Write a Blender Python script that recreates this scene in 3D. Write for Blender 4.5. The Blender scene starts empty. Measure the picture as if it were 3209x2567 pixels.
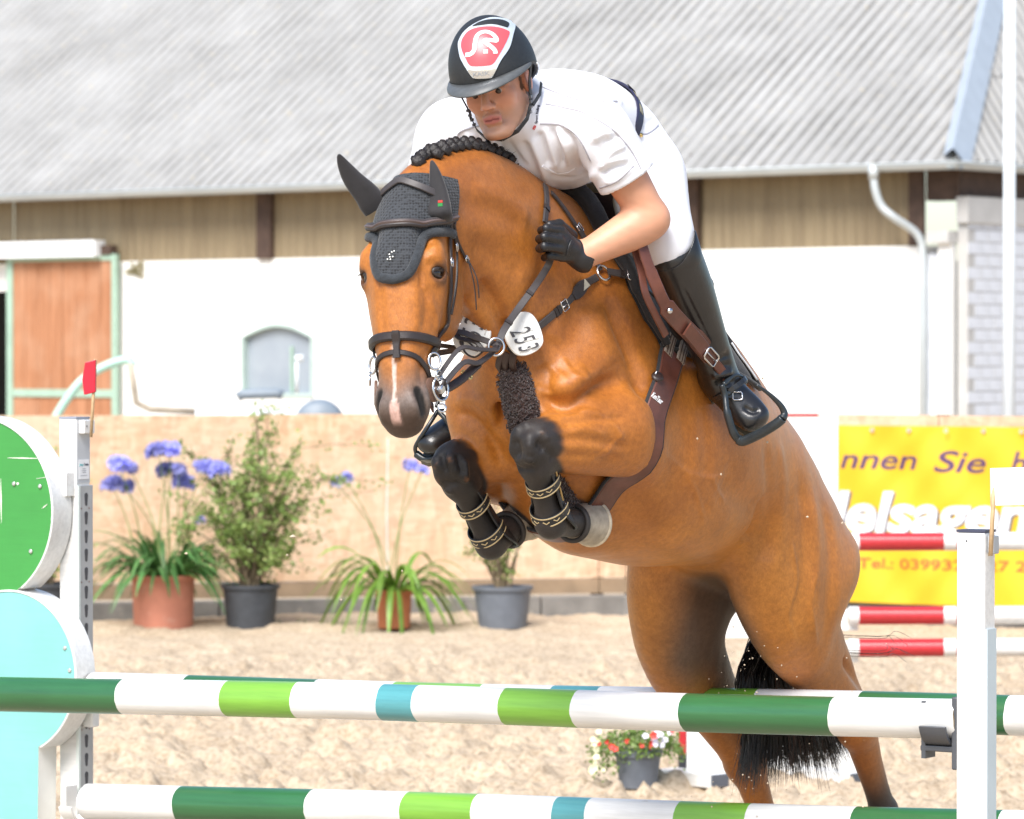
import bpy, bmesh, math, random
import numpy as np
from mathutils import Vector, Matrix

random.seed(7)
RNG = np.random.default_rng(7)
SC = bpy.context.scene
COL = SC.collection
R = math.radians

# ------------------------------------------------------------ camera
FPX, CX, CY, PITCH, CAMZ = 12650.0, 1604.5, 1283.5, R(0.8), 2.0
cam_data = bpy.data.cameras.new('camera')
cam = bpy.data.objects.new('camera', cam_data)
COL.objects.link(cam)
cam.location = (0, 0, CAMZ)
cam.rotation_euler = (R(90) - PITCH, 0, 0)
cam_data.sensor_width = 36.0
cam_data.sensor_fit = 'HORIZONTAL'
cam_data.lens = 36.0 * FPX / 3209.0
cam_data.clip_start = 0.1
cam_data.clip_end = 3000
cam_data.dof.use_dof = True
cam_data.dof.focus_distance = 10.9
cam_data.dof.aperture_fstop = 7.0
SC.camera = cam

# ------------------------------------------------------------ sky, sun, exposure
SUN_AZ, SUN_EL = R(-21), R(50)      # azimuth of the sun seen from the scene, measured from "towards the camera", + = image right
sx, sy, sz = math.sin(SUN_AZ) * math.cos(SUN_EL), -math.cos(SUN_AZ) * math.cos(SUN_EL), math.sin(SUN_EL)
world = bpy.data.worlds.new('World')
SC.world = world
world.use_nodes = True
wn = world.node_tree
for n_ in list(wn.nodes):
    wn.nodes.remove(n_)
sky = wn.nodes.new('ShaderNodeTexSky')
sky.sky_type = 'NISHITA'
sky.sun_disc = False
sky.sun_elevation = SUN_EL
sky.sun_rotation = math.atan2(sx, sy)
sky.air_density = 1.0
sky.dust_density = 1.3
sky.ozone_density = 1.0
bg = wn.nodes.new('ShaderNodeBackground')
bg.inputs['Strength'].default_value = 0.12
wo = wn.nodes.new('ShaderNodeOutputWorld')
wn.links.new(sky.outputs[0], bg.inputs['Color'])
wn.links.new(bg.outputs[0], wo.inputs['Surface'])
sun_data = bpy.data.lights.new('sun', 'SUN')
sun_data.energy = 3.4
sun_data.angle = R(32)      # bright hazy sun: no hard shadows anywhere in the photograph
sun_data.color = (1.0, 0.965, 0.92)
sun = bpy.data.objects.new('sun', sun_data)
COL.objects.link(sun)
sun.rotation_euler = Vector((sx, sy, sz)).to_track_quat('Z', 'Y').to_euler()
SC.view_settings.view_transform = 'Standard'
SC.view_settings.look = 'None'
SC.view_settings.gamma = 1.0
SC.view_settings.use_curve_mapping = False
SC.view_settings.exposure = 0.86
SC.render.engine = 'CYCLES'
SC.cycles.max_bounces = 8
SC.cycles.use_denoising = True

# ------------------------------------------------------------ picture -> place helpers (measuring only)
CP, SP = math.cos(PITCH), math.sin(PITCH)

def ray(px, py):
    u, v = (px - CX) / FPX, (CY - py) / FPX
    d = np.array([u, CP + v * SP, -SP + v * CP])
    return d / d[1]

def at(px, py, Y):
    return np.array([0, 0, CAMZ]) + ray(px, py) * Y

# travel direction of the horse and the jump's axes
FW = np.array([-0.523, -0.852, 0.0]); FW /= np.linalg.norm(FW)
LF = np.array([-FW[1], FW[0], 0.0])          # horse's left (image right)
O0 = np.array([0.02, 10.75, 0.0])
UP = np.array([0, 0, 1.0])

def HP(px, py, l=0.0):
    d = ray(px, py); c = np.array([0, 0, CAMZ])
    t = (l - np.dot(c - O0, LF)) / np.dot(d, LF)
    return c + d * t

def W2L(p):
    p = np.asarray(p, float)
    q = p - O0
    return np.array([np.dot(q, FW), np.dot(q, LF), p[2]])

def L2W(q):
    q = np.asarray(q, float)
    if q.ndim == 1:
        return O0 + FW * q[0] + LF * q[1] + np.array([0, 0, q[2]])
    return O0 + q[:, :1] * FW + q[:, 1:2] * LF + q[:, 2:3] * np.array([[0, 0, 1.0]])

def HL(px, py, l=0.0):
    return W2L(HP(px, py, l))

# ------------------------------------------------------------ objects
def tag(o, label=None, cat=None, group=None, kind=None):
    if label: o['label'] = label
    if cat: o['category'] = cat
    if group: o['group'] = group
    if kind: o['kind'] = kind
    return o

def empty(name, loc=(0, 0, 0), label=None, cat=None, group=None):
    o = bpy.data.objects.new(name, None)
    COL.objects.link(o)
    o.location = Vector([float(v) for v in loc])
    o.empty_display_size = 0.1
    return tag(o, label, cat, group)

def link_mesh(name, me, mats=None, parent=None, smooth=False):
    o = bpy.data.objects.new(name, me)
    COL.objects.link(o)
    if mats is not None:
        for m in (mats if isinstance(mats, (list, tuple)) else [mats]):
            me.materials.append(m)
    if smooth:
        me.shade_smooth()
    if parent is not None:
        o.parent = parent
        o.matrix_parent_inverse = Matrix.Translation(parent.location).inverted() if parent.type == 'EMPTY' else Matrix()
    return o

class MB:
    """collects geometry (world coordinates) and links it as one mesh object"""
    def __init__(s):
        s.v = []; s.f = []; s.m = []
    def add(s, vs, fs, mi=0):
        b = len(s.v)
        s.v.extend([tuple(float(c) for c in p) for p in vs])
        s.f.extend([tuple(i + b for i in f) for f in fs])
        s.m.extend([mi] * len(fs))
        return s
    def obox(s, c, ax, ay, az, mi=0):
        """box of centre c and three half-axis vectors"""
        c, ax, ay, az = (np.asarray(q, float) for q in (c, ax, ay, az))
        vs = [c + sx_ * ax + sy_ * ay + sz_ * az for sx_ in (-1, 1) for sy_ in (-1, 1) for sz_ in (-1, 1)]
        fs = [(0, 1, 3, 2), (4, 6, 7, 5), (0, 4, 5, 1), (2, 3, 7, 6), (0, 2, 6, 4), (1, 5, 7, 3)]
        return s.add(vs, fs, mi)
    def tube(s, pts, r, n=8, mi=0, caps=True, flat=1.0, up=None, closed=False):
        """swept tube; r a number or one per point; flat = thickness of the section across 'up'"""
        P = [np.asarray(p, float) for p in pts]
        m = len(P)
        rr = [r] * m if np.isscalar(r) else list(r)
        vs = []
        prev = None
        for i, p in enumerate(P):
            if closed:
                t = P[(i + 1) % m] - P[(i - 1) % m]
            else:
                t = P[min(i + 1, m - 1)] - P[max(i - 1, 0)]
            t = t / (np.linalg.norm(t) + 1e-12)
            if up is not None:
                uu = np.asarray(up[i] if np.ndim(up) == 2 else up, float)
                a = uu - t * np.dot(uu, t)
            elif prev is not None:
                a = prev - t * np.dot(prev, t)
            else:
                a = np.cross(t, [0, 0, 1.0])
                if np.linalg.norm(a) < 1e-3: a = np.cross(t, [1.0, 0, 0])
            a = a / (np.linalg.norm(a) + 1e-12)
            prev = a
            b = np.cross(t, a)
            for k in range(n):
                an = 2 * math.pi * (k + .5) / n
                vs.append(p + rr[i] * (math.cos(an) * a * flat + math.sin(an) * b))
        fs = []
        for i in range(m if closed else m - 1):
            j = (i + 1) % m
            for k in range(n):
                k2 = (k + 1) % n
                fs.append((i * n + k, i * n + k2, j * n + k2, j * n + k))
        if caps and not closed:
            fs.append(tuple(range(n))[::-1]); fs.append(tuple((m - 1) * n + k for k in range(n)))
        return s.add(vs, fs, mi)
    def strap(s, pts, nrm, w, th, mi=0, closed=False):
        """flat strap: points, outward normals (one or one per point), width, thickness"""
        P = [np.asarray(p, float) for p in pts]; m = len(P)
        ww = [w] * m if np.isscalar(w) else list(w)
        vs = []
        for i, p in enumerate(P):
            t = P[(i + 1) % m] - P[(i - 1) % m] if closed else P[min(i + 1, m - 1)] - P[max(i - 1, 0)]
            t = t / (np.linalg.norm(t) + 1e-12)
            nn = np.asarray(nrm[i] if np.ndim(nrm) == 2 else nrm, float)
            nn = nn - t * np.dot(nn, t); nn = nn / (np.linalg.norm(nn) + 1e-12)
            b = np.cross(t, nn)
            h, e = ww[i] / 2, th * .35
            vs += [p - b * h, p - b * h + nn * (th - e), p - b * (h - e) + nn * th, p + b * (h - e) + nn * th, p + b * h + nn * (th - e), p + b * h]
        fs = []
        for i in range(m if closed else m - 1):
            j = (i + 1) % m
            for k in range(6):
                k2 = (k + 1) % 6
                fs.append((i * 6 + k, j * 6 + k, j * 6 + k2, i * 6 + k2))
        if not closed:
            fs.append((0, 1, 2, 3, 4, 5)); fs.append(tuple((m - 1) * 6 + k for k in range(6))[::-1])
        return s.add(vs, fs, mi)
    def lathe(s, c, prof, axis=(0, 0, 1), n=24, mi=0, caps=True, ref=None):
        """profile [(radius, height)] turned round axis through c"""
        c = np.asarray(c, float); ax = np.asarray(axis, float); ax /= np.linalg.norm(ax)
        a = np.cross(ax, ref if ref is not None else ([0, 0, 1.0] if abs(ax[2]) < .9 else [1.0, 0, 0])); a /= np.linalg.norm(a)
        b = np.cross(ax, a)
        vs = []
        for r_, h in prof:
            for k in range(n):
                an = 2 * math.pi * k / n
                vs.append(c + ax * h + r_ * (math.cos(an) * a + math.sin(an) * b))
        fs = []
        for i in range(len(prof) - 1):
            for k in range(n):
                k2 = (k + 1) % n
                fs.append((i * n + k, i * n + k2, (i + 1) * n + k2, (i + 1) * n + k))
        if caps:
            fs.append(tuple(range(n))[::-1]); fs.append(tuple((len(prof) - 1) * n + k for k in range(n)))
        return s.add(vs, fs, mi)
    def prism(s, poly, c, ax, ay, nrm, th, mi=0, side=None):
        """polygon (2-D list) in the plane c + x*ax + y*ay, extruded by th along -nrm"""
        c, ax, ay, nrm = (np.asarray(q, float) for q in (c, ax, ay, nrm))
        n = len(poly)
        f = [c + x * ax + y * ay for x, y in poly]
        vs = f + [p - nrm * th for p in f]
        s.add(vs, [tuple(range(n)), tuple(range(2 * n - 1, n - 1, -1))], mi)
        b = len(s.v) - 2 * n
        for i in range(n):
            j = (i + 1) % n
            s.f.append((b + i, b + n + i, b + n + j, b + j)); s.m.append(mi if side is None else side)
        return s
    def mesh(s, name):
        me = bpy.data.meshes.new(name)
        me.from_pydata(s.v, [], s.f)
        if any(s.m):
            me.polygons.foreach_set('material_index', s.m)
        return me
    def build(s, name, mats, parent=None, smooth=False, bevel=0, fix=True, auto=None):
        me = s.mesh(name)
        if fix:
            bm = bmesh.new(); bm.from_mesh(me)
            bmesh.ops.recalc_face_normals(bm, faces=bm.faces)
            bm.to_mesh(me); bm.free()
        o = link_mesh(name, me, mats, parent, smooth)
        if auto is not None:
            me.shade_smooth()
            me.set_sharp_from_angle(angle=R(auto))
        if bevel:
            md = o.modifiers.new('bevel', 'BEVEL'); md.width = bevel; md.segments = 2; md.limit_method = 'ANGLE'; md.angle_limit = R(40)
        return o

def catmull(pts, n=6, closed=False):
    P = [np.asarray(p, float) for p in pts]; m = len(P); out = []
    rng = range(m) if closed else range(m - 1)
    for i in rng:
        if closed:
            p0, p1, p2, p3 = P[i - 1], P[i], P[(i + 1) % m], P[(i + 2) % m]
        else:
            p0, p1, p2, p3 = P[max(i - 1, 0)], P[i], P[i + 1], P[min(i + 2, m - 1)]
        for k in range(n):
            t = k / n
            out.append(.5 * ((2 * p1) + (-p0 + p2) * t + (2 * p0 - 5 * p1 + 4 * p2 - p3) * t * t + (-p0 + 3 * p1 - 3 * p2 + p3) * t ** 3))
    if not closed: out.append(P[-1])
    return out

# ------------------------------------------------------------ materials
def new_mat(name):
    m = bpy.data.materials.new(name); m.use_nodes = True
    return m, m.node_tree, m.node_tree.nodes['Principled BSDF']

def tex_noise(nt, scale, detail=4, rough=.55, coord='Object', vec=None, stretch=None):
    tc = nt.nodes.new('ShaderNodeTexCoord')
    src = tc.outputs[coord] if vec is None else vec
    if stretch:
        mp = nt.nodes.new('ShaderNodeMapping'); mp.inputs['Scale'].default_value = stretch
        nt.links.new(src, mp.inputs['Vector']); src = mp.outputs[0]
    t = nt.nodes.new('ShaderNodeTexNoise')
    t.inputs['Scale'].default_value = scale; t.inputs['Detail'].default_value = detail; t.inputs['Roughness'].default_value = rough
    nt.links.new(src, t.inputs['Vector'])
    return t

def ramp(nt, fac, stops):
    r_ = nt.nodes.new('ShaderNodeValToRGB')
    e = r_.color_ramp.elements
    while len(e) < len(stops): e.new(.5)
    for el, (p, c) in zip(e, stops):
        el.position = p; el.color = (*c, 1) if len(c) == 3 else c
    nt.links.new(fac, r_.inputs['Fac'])
    return r_

def mixc(nt, fac, a, b, mode='MIX'):
    m = nt.nodes.new('ShaderNodeMix'); m.data_type = 'RGBA'; m.blend_type = mode
    for sock, v in ((m.inputs['Factor'], fac), (m.inputs['A'], a), (m.inputs['B'], b)):
        pass
    fi, ai, bi = m.inputs[0], m.inputs[6], m.inputs[7]
    for sock, v in ((fi, fac), (ai, a), (bi, b)):
        if hasattr(v, 'is_linked') or hasattr(v, 'links'):
            nt.links.new(v, sock)
        elif np.isscalar(v):
            sock.default_value = v
        else:
            sock.default_value = (*v, 1) if len(v) == 3 else v
    return m.outputs[2]

def bump(nt, bsdf, height, strength=.3, dist=.01):
    b = nt.nodes.new('ShaderNodeBump')
    b.inputs['Strength'].default_value = strength; b.inputs['Distance'].default_value = dist
    nt.links.new(height, b.inputs['Height']); nt.links.new(b.outputs[0], bsdf.inputs['Normal'])
    return b

def simple(name, col, rough=.5, metal=0., spec=.5, var=.12, vscale=6., bs=0., bscale=60., sheen=0., coat=0., bdist=.004, dirt=None):
    m, nt, b = new_mat(name)
    b.inputs['Roughness'].default_value = rough
    b.inputs['Metallic'].default_value = metal
    b.inputs['Specular IOR Level'].default_value = spec
    b.inputs['Sheen Weight'].default_value = sheen
    b.inputs['Coat Weight'].default_value = coat
    if var:
        t = tex_noise(nt, vscale, 5)
        lo = tuple(c * (1 - var) for c in col); hi = tuple(min(1, c * (1 + var)) for c in col)
        out = ramp(nt, t.outputs['Fac'], [(.3, lo), (.7, hi)]).outputs[0]
        if dirt:
            t2 = tex_noise(nt, dirt[1], 6, .7)
            msk = ramp(nt, t2.outputs['Fac'], [(dirt[2], (0, 0, 0)), (dirt[2] + .12, (1, 1, 1))])
            out = mixc(nt, msk.outputs[0], out, dirt[0])
        nt.links.new(out, b.inputs['Base Color'])
    else:
        b.inputs['Base Color'].default_value = (*col, 1)
    if bs:
        t = tex_noise(nt, bscale, 4)
        bump(nt, b, t.outputs['Fac'], bs, bdist)
    return m

# ------------------------------------------------------------ organic surfaces: smooth union of tapered elliptical limbs, meshed by surface nets
class SDF:
    def __init__(s, lo, hi, res):
        s.lo = np.array(lo, np.float32); s.res = res
        s.n = np.ceil((np.array(hi) - np.array(lo)) / res).astype(int) + 1
        s.f = np.full(s.n, 1.0, np.float32)
        s.ax = [s.lo[i] + np.arange(s.n[i], dtype=np.float32) * res for i in range(3)]
    def _win(s, lo, hi):
        a = np.maximum(0, np.floor((np.array(lo) - s.lo) / s.res).astype(int))
        b = np.minimum(s.n, np.ceil((np.array(hi) - s.lo) / s.res).astype(int) + 1)
        if np.any(b <= a): return None
        sl = tuple(slice(a[i], b[i]) for i in range(3))
        X = s.ax[0][sl[0]][:, None, None]; Y = s.ax[1][sl[1]][None, :, None]; Z = s.ax[2][sl[2]][None, None, :]
        return sl, X, Y, Z
    @staticmethod
    def _smin(a, b, k):
        h = np.maximum(k - np.abs(a - b), 0) / k
        return np.minimum(a, b) - h * h * k * .25
    def limb(s, p1, p2, r1, r2, k=.04, u=(0, 1, 0), cut=False):
        """tapered limb p1-p2; r = radius or (a along u, b across); u = the section's first axis"""
        p1 = np.asarray(p1, np.float64); p2 = np.asarray(p2, np.float64)
        a1, b1 = (r1, r1) if np.isscalar(r1) else r1
        a2, b2 = (r2, r2) if np.isscalar(r2) else r2
        m = max(a1, b1, a2, b2) + k + 3 * s.res
        w = s._win(np.minimum(p1, p2) - m, np.maximum(p1, p2) + m)
        if w is None: return
        sl, X, Y, Z = w
        d = p2 - p1; L = float(np.linalg.norm(d))
        u = np.asarray(u, float)
        if L < 1e-6:
            t_ = np.cross(u, [0, 0, 1.0]);
            if np.linalg.norm(t_) < .1: t_ = np.cross(u, [1.0, 0, 0])
            t_ /= np.linalg.norm(t_); L = 1e-6
        else:
            t_ = d / L
        u = u - t_ * np.dot(u, t_); u /= np.linalg.norm(u)
        v = np.cross(t_, u)
        x, y, z = X - p1[0], Y - p1[1], Z - p1[2]
        T = (x * t_[0] + y * t_[1] + z * t_[2])
        U = (x * u[0] + y * u[1] + z * u[2])
        V = (x * v[0] + y * v[1] + z * v[2])
        tt = np.clip(T / L, 0, 1)
        E = T - tt * L
        A = a1 + (a2 - a1) * tt; B = b1 + (b2 - b1) * tt; C = np.minimum(A, B)
        q2 = (U / A) ** 2 + (V / B) ** 2 + (E / C) ** 2
        g = np.sqrt((U / A ** 2) ** 2 + (V / B ** 2) ** 2 + (E / C ** 2) ** 2) + 1e-6
        q = np.sqrt(q2)
        dist = np.where(q > 1e-3, q * (q - 1) / g, -C).astype(np.float32)
        if cut:
            s.f[sl] = -SDF._smin(-s.f[sl], dist, k)
        else:
            s.f[sl] = SDF._smin(s.f[sl], dist, k)
    def ell(s, c, ra, k=.04, axes=None, cut=False):
        """ellipsoid, radii ra along axes (rows)"""
        c = np.asarray(c, float); ra = np.asarray(ra, float)
        M = np.eye(3) if axes is None else np.asarray(axes, float)
        m = max(ra) + k + 3 * s.res
        w = s._win(c - m, c + m)
        if w is None: return
        sl, X, Y, Z = w
        x, y, z = X - c[0], Y - c[1], Z - c[2]
        q2 = 0; g2 = 0
        for i in range(3):
            e = x * M[i][0] + y * M[i][1] + z * M[i][2]
            q2 = q2 + (e / ra[i]) ** 2; g2 = g2 + (e / ra[i] ** 2) ** 2
        q = np.sqrt(q2); g = np.sqrt(g2) + 1e-6
        dist = np.where(q > 1e-3, q * (q - 1) / g, -min(ra)).astype(np.float32)
        if cut:
            s.f[sl] = -SDF._smin(-s.f[sl], dist, k)
        else:
            s.f[sl] = SDF._smin(s.f[sl], dist, k)
    def begin(s):
        s._keep = s.f; s.f = np.full(s.n, 1.0, np.float32)
    def end(s, k, cut=False):
        g = s.f; s.f = s._keep
        s.f = -SDF._smin(-s.f, g, k) if cut else SDF._smin(s.f, g, k)
    def chain(s, pts, rs, k=.04, u=(0, 1, 0), n=9):
        """smooth limb through several sections (position, (a, b)), merged with the rest by k"""
        rows = [np.concatenate([np.asarray(p, float), (r_, r_) if np.isscalar(r_) else r_]) for p, r_ in zip(pts, rs)]
        C = catmull(rows, n)
        s.begin()
        for a, b in zip(C[:-1], C[1:]):
            s.limb(a[:3], b[:3], tuple(a[3:]), tuple(b[3:]), .010, u)
        s.end(k)
    def blur(s, n=1):
        for _ in range(n):
            for ax in range(3):
                f = s.f
                g = f.copy()
                a = [slice(None)] * 3; b = [slice(None)] * 3; c = [slice(None)] * 3
                a[ax] = slice(0, -2); b[ax] = slice(1, -1); c[ax] = slice(2, None)
                g[tuple(b)] = .25 * f[tuple(a)] + .5 * f[tuple(b)] + .25 * f[tuple(c)]
                s.f = g
    def nets(s):
        f = s.f; n = s.n
        ins = f < 0
        corners = [(i, j, k) for i in (0, 1) for j in (0, 1) for k in (0, 1)]
        def sub(A, c): return A[c[0]:n[0] - 1 + c[0], c[1]:n[1] - 1 + c[1], c[2]:n[2] - 1 + c[2]]
        cnt = np.zeros(n - 1, np.int8)
        for c in corners: cnt += sub(ins, c)
        act = (cnt > 0) & (cnt < 8)
        idx = np.argwhere(act)
        vid = np.full(n - 1, -1, np.int64); vid[act] = np.arange(len(idx))
        acc = np.zeros((len(idx), 3)); num = np.zeros(len(idx))
        vals = [f[idx[:, 0] + c[0], idx[:, 1] + c[1], idx[:, 2] + c[2]] for c in corners]
        for a in range(8):
            for b in range(a + 1, 8):
                d = np.array(corners[b]) - np.array(corners[a])
                if np.abs(d).sum() != 1: continue
                fa, fb = vals[a], vals[b]
                cr = (fa < 0) != (fb < 0)
                t = np.where(cr, fa / np.where(cr, fa - fb, 1), 0)
                P = np.array(corners[a])[None] + t[:, None] * d[None]
                acc[cr] += P[cr]; num[cr] += 1
        V = s.lo + (idx + acc / num[:, None]) * s.res
        F = []
        for ax in range(3):
            o1, o2 = (ax + 1) % 3, (ax + 2) % 3
            A = [slice(None)] * 3; B = [slice(None)] * 3
            A[ax] = slice(0, -1); B[ax] = slice(1, None)
            ia, ib = ins[tuple(A)], ins[tuple(B)]
            e = np.argwhere(ia != ib)
            ok = (e[:, o1] > 0) & (e[:, o2] > 0) & (e[:, o1] < n[o1] - 1) & (e[:, o2] < n[o2] - 1)
            e = e[ok]
            fl = ia[tuple(e.T)]
            q = []
            for da, db in ((0, 0), (1, 0), (1, 1), (0, 1)):
                c = e.copy(); c[:, o1] -= da; c[:, o2] -= db
                q.append(vid[c[:, 0], c[:, 1], c[:, 2]])
            q = np.stack(q, 1)
            q[~fl] = q[~fl][:, ::-1]
            F.append(q)
        return V, np.concatenate(F)

def lap(V, F, it=2, lam=.5):
    e = np.concatenate([F[:, [0, 1]], F[:, [1, 2]], F[:, [2, 3]], F[:, [3, 0]]])
    e = np.concatenate([e, e[:, ::-1]])
    for _ in range(it):
        S = np.zeros_like(V); c = np.bincount(e[:, 0], minlength=len(V)).astype(float)
        for i in range(3): S[:, i] = np.bincount(e[:, 0], weights=V[e[:, 1], i], minlength=len(V))
        V = V + lam * (S / np.maximum(c, 1)[:, None] - V)
    return V

def np_mesh(name, V, F):
    me = bpy.data.meshes.new(name)
    me.vertices.add(len(V)); me.vertices.foreach_set('co', np.asarray(V, np.float32).ravel())
    k = F.shape[1]
    me.loops.add(F.size); me.loops.foreach_set('vertex_index', F.astype(np.int32).ravel())
    me.polygons.add(len(F)); me.polygons.foreach_set('loop_start', np.arange(0, F.size, k, dtype=np.int32))
    me.update(calc_edges=True); me.validate()
    return me

def vcol(me, name, C):
    a = me.color_attributes.new(name, 'FLOAT_COLOR', 'POINT')
    C4 = np.ones((len(C), 4), np.float32); C4[:, :3] = C
    a.data.foreach_set('color', C4.ravel())

def vnoise(P, scale, seed=0):
    """smooth pseudo-random field by sums of sines"""
    r_ = np.random.default_rng(seed); out = np.zeros(len(P))
    for _ in range(7):
        k = r_.normal(size=3); k /= np.linalg.norm(k)
        out += np.sin(P @ k * scale * r_.uniform(.6, 1.6) + r_.uniform(0, 6.28))
    return out / 3.5

def sstep(a, b, x):
    t = np.clip((x - a) / (b - a), 0, 1)
    return t * t * (3 - 2 * t)

def text_mesh(name, body, size, font_shear=0., bold=0., extr=.001, spacing=1.0, fnt=None):
    cu = bpy.data.curves.new(name, 'FONT'); cu.body = body; cu.size = size; cu.shear = font_shear; cu.offset = bold
    cu.extrude = extr; cu.space_character = spacing; cu.resolution_u = 4
    ob = bpy.data.objects.new(name + '_tmp', cu); COL.objects.link(ob)
    dg = bpy.context.evaluated_depsgraph_get()
    me = bpy.data.meshes.new_from_object(ob.evaluated_get(dg))
    bpy.data.objects.remove(ob); bpy.data.curves.remove(cu)
    return me
def place_text(name, body, origin, ax, ay, size, mat, parent, shear=0., bold=0., width=None, height=None, spacing=1., extr=.0006, sub=None):
    """text with its lower left at origin, along ax, upright along ay"""
    me = text_mesh(name, body, 1.0, shear, bold, 0.001, spacing)
    co = np.zeros(len(me.vertices) * 3, np.float32); me.vertices.foreach_get('co', co); co = co.reshape(-1, 3)
    w = co[:, 0].max() - co[:, 0].min(); h = co[:, 1].max()
    kx = (width / w) if width else size; ky = (height / h) if height else size
    nz = np.cross(ax, ay)
    P = np.asarray(origin) + (co[:, :1] - co[:, 0].min()) * kx * ax + co[:, 1:2] * ky * ay + (co[:, 2:3] / .001) * extr * nz
    me.vertices.foreach_set('co', P.astype(np.float32).ravel()); me.update()
    me.materials.clear()
    return link_mesh(name, me, mat, parent)


def split_loose(o, name):
    """each separate piece of a mesh becomes an object of its own"""
    me = o.data; n = len(me.vertices); par = list(range(n))
    def find(a):
        while par[a] != a: par[a] = par[par[a]]; a = par[a]
        return a
    for e in me.edges:
        a, b = find(e.vertices[0]), find(e.vertices[1])
        if a != b: par[a] = b
    groups = {}
    for p in me.polygons: groups.setdefault(find(p.vertices[0]), []).append(list(p.vertices))
    for fs in groups.values():
        ids = sorted({v for f in fs for v in f}); mp = {v: i for i, v in enumerate(ids)}
        m2 = bpy.data.meshes.new(name); m2.from_pydata([tuple(me.vertices[v].co) for v in ids], [], [[mp[v] for v in f] for f in fs])
        for m in me.materials: m2.materials.append(m)
        q = bpy.data.objects.new(name, m2); COL.objects.link(q); q.parent = o.parent; q.matrix_parent_inverse = o.matrix_parent_inverse.copy()
    bpy.data.objects.remove(o)

# ============================================================ GROUND
def fbm2(X, Y, sc, octv, seed, gain=.5):
    r_ = np.random.default_rng(seed); out = np.zeros_like(X); amp = 1.; tot = 0
    for o in range(octv):
        g = r_.random((256, 256)).astype(np.float32)
        x = X * sc + o * 17.3; y = Y * sc + o * 9.1
        xi = np.floor(x).astype(int); yi = np.floor(y).astype(int)
        fx = x - xi; fy = y - yi; fx = fx * fx * (3 - 2 * fx); fy = fy * fy * (3 - 2 * fy)
        a = g[xi % 256, yi % 256]; b = g[(xi + 1) % 256, yi % 256]; c = g[xi % 256, (yi + 1) % 256]; d = g[(xi + 1) % 256, (yi + 1) % 256]
        out += amp * ((a * (1 - fx) + b * fx) * (1 - fy) + (c * (1 - fx) + d * fx) * fy)
        tot += amp; amp *= gain; sc *= 2.03
    return out / tot

def make_ground():
    xs = np.concatenate([[-900, -300, -100, -40, -18, -9], np.arange(-5.2, 5.21, .026), [9, 18, 40, 100, 300, 900]])
    ys = np.concatenate([[-300, -60, -10, 4, 9, 13], np.geomspace(15.2, 30.4, 560), [33, 38, 46, 60, 90, 160, 400, 1200]])
    X, Y = np.meshgrid(xs, ys, indexing='ij')
    m = sstep(-8.5, -5, X) * (1 - sstep(5, 8.5, X)) * sstep(12, 15.5, Y) * (1 - sstep(29.4, 30.4, Y))
    far = sstep(24.5, 28.0, Y)
    big = fbm2(X, Y * .8, 1.1, 3, 1) - .5
    clod = fbm2(X, Y, 6.5, 4, 2, .55)
    c2 = fbm2(X, Y, 15., 3, 3)
    hoof = sstep(.56, .72, fbm2(X, Y * .75, 3.2, 2, 5))
    Z = big * .07 + (np.clip(clod - .48, 0, 1) * .20 + np.clip(c2 - .55, 0, 1) * .13 + (c2 - .5) * .022) * (1 - .72 * far) - hoof * .045 * (1 - .7 * far)
    Z += far * (.018 * np.sin(Y * 9 + 1.4 * fbm2(X, Y, .8, 2, 8) * 6)) * (1 - sstep(28.5, 29, Y))
    trk = fbm2(X * .35, Y, 1.9, 2, 12); Z += .030 * np.sin(Y * 5.5 + 9 * fbm2(X * .3, Y * .5, .5, 2, 13)) * sstep(.45, .65, trk) * (1 - far)
    Z = Z * m
    Z += m * .07 * sstep(27.2, 28.4, Y)
    Z += m * .025 * np.exp(-((Y - (29.25 - .0 * X)) / .22) ** 2) * (.6 + fbm2(X, Y, 2.5, 3, 9))
    V = np.stack([X, Y, Z], -1).reshape(-1, 3)
    nx, ny = len(xs), len(ys)
    I = np.arange(nx * ny).reshape(nx, ny)
    F = np.stack([I[:-1, :-1], I[1:, :-1], I[1:, 1:], I[:-1, 1:]], -1).reshape(-1, 4)
    me = np_mesh('ground', V, F)
    m_, nt, b = new_mat('sand')
    t1 = tex_noise(nt, 2.2, 6, .6); t2 = tex_noise(nt, 38, 4, .6); t3 = tex_noise(nt, 300, 3, .6)
    c = ramp(nt, t1.outputs['Fac'], [(.25, (.42, .33, .235)), (.75, (.55, .45, .335))])
    c2_ = ramp(nt, t2.outputs['Fac'], [(.30, (.66, .61, .55)), (.55, (1.05, 1.05, 1.04))])
    col = mixc(nt, 1.0, c.outputs[0], c2_.outputs[0], 'MULTIPLY')
    nt.links.new(col, b.inputs['Base Color'])
    b.inputs['Roughness'].default_value = .95; b.inputs['Specular IOR Level'].default_value = .1
    bump(nt, b, mixc(nt, .5, t2.outputs['Fac'], t3.outputs['Fac']), .6, .012)
    o = link_mesh('ground', me, m_, None, True)
    tag(o, 'pale trodden riding sand of the arena, cut up by hooves', kind='structure')
make_ground()

# ============================================================ BARN
BW = np.array([.776, -.63, 0]); BW /= np.linalg.norm(BW)        # along the front, to the image right
BB = np.array([.63, .776, 0]); BB /= np.linalg.norm(BB)         # away, into the building
BC = np.array([4.365, 40.0, 0.0])                                # eaves corner
UP = np.array([0, 0, 1.0])
EZ = 3.84
BWALL = BC + BB * .30 - BW * .16                                  # wall corner

def PL(px, py, P0, nrm):
    c = np.array([0, 0, CAMZ]); d = ray(px, py)
    return c + d * (np.dot(P0 - c, nrm) / np.dot(d, nrm))
def WP(px, py, off=0.0):           # point on the barn front, 'off' metres proud of it
    return PL(px, py, BWALL - BB * off, BB)

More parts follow.
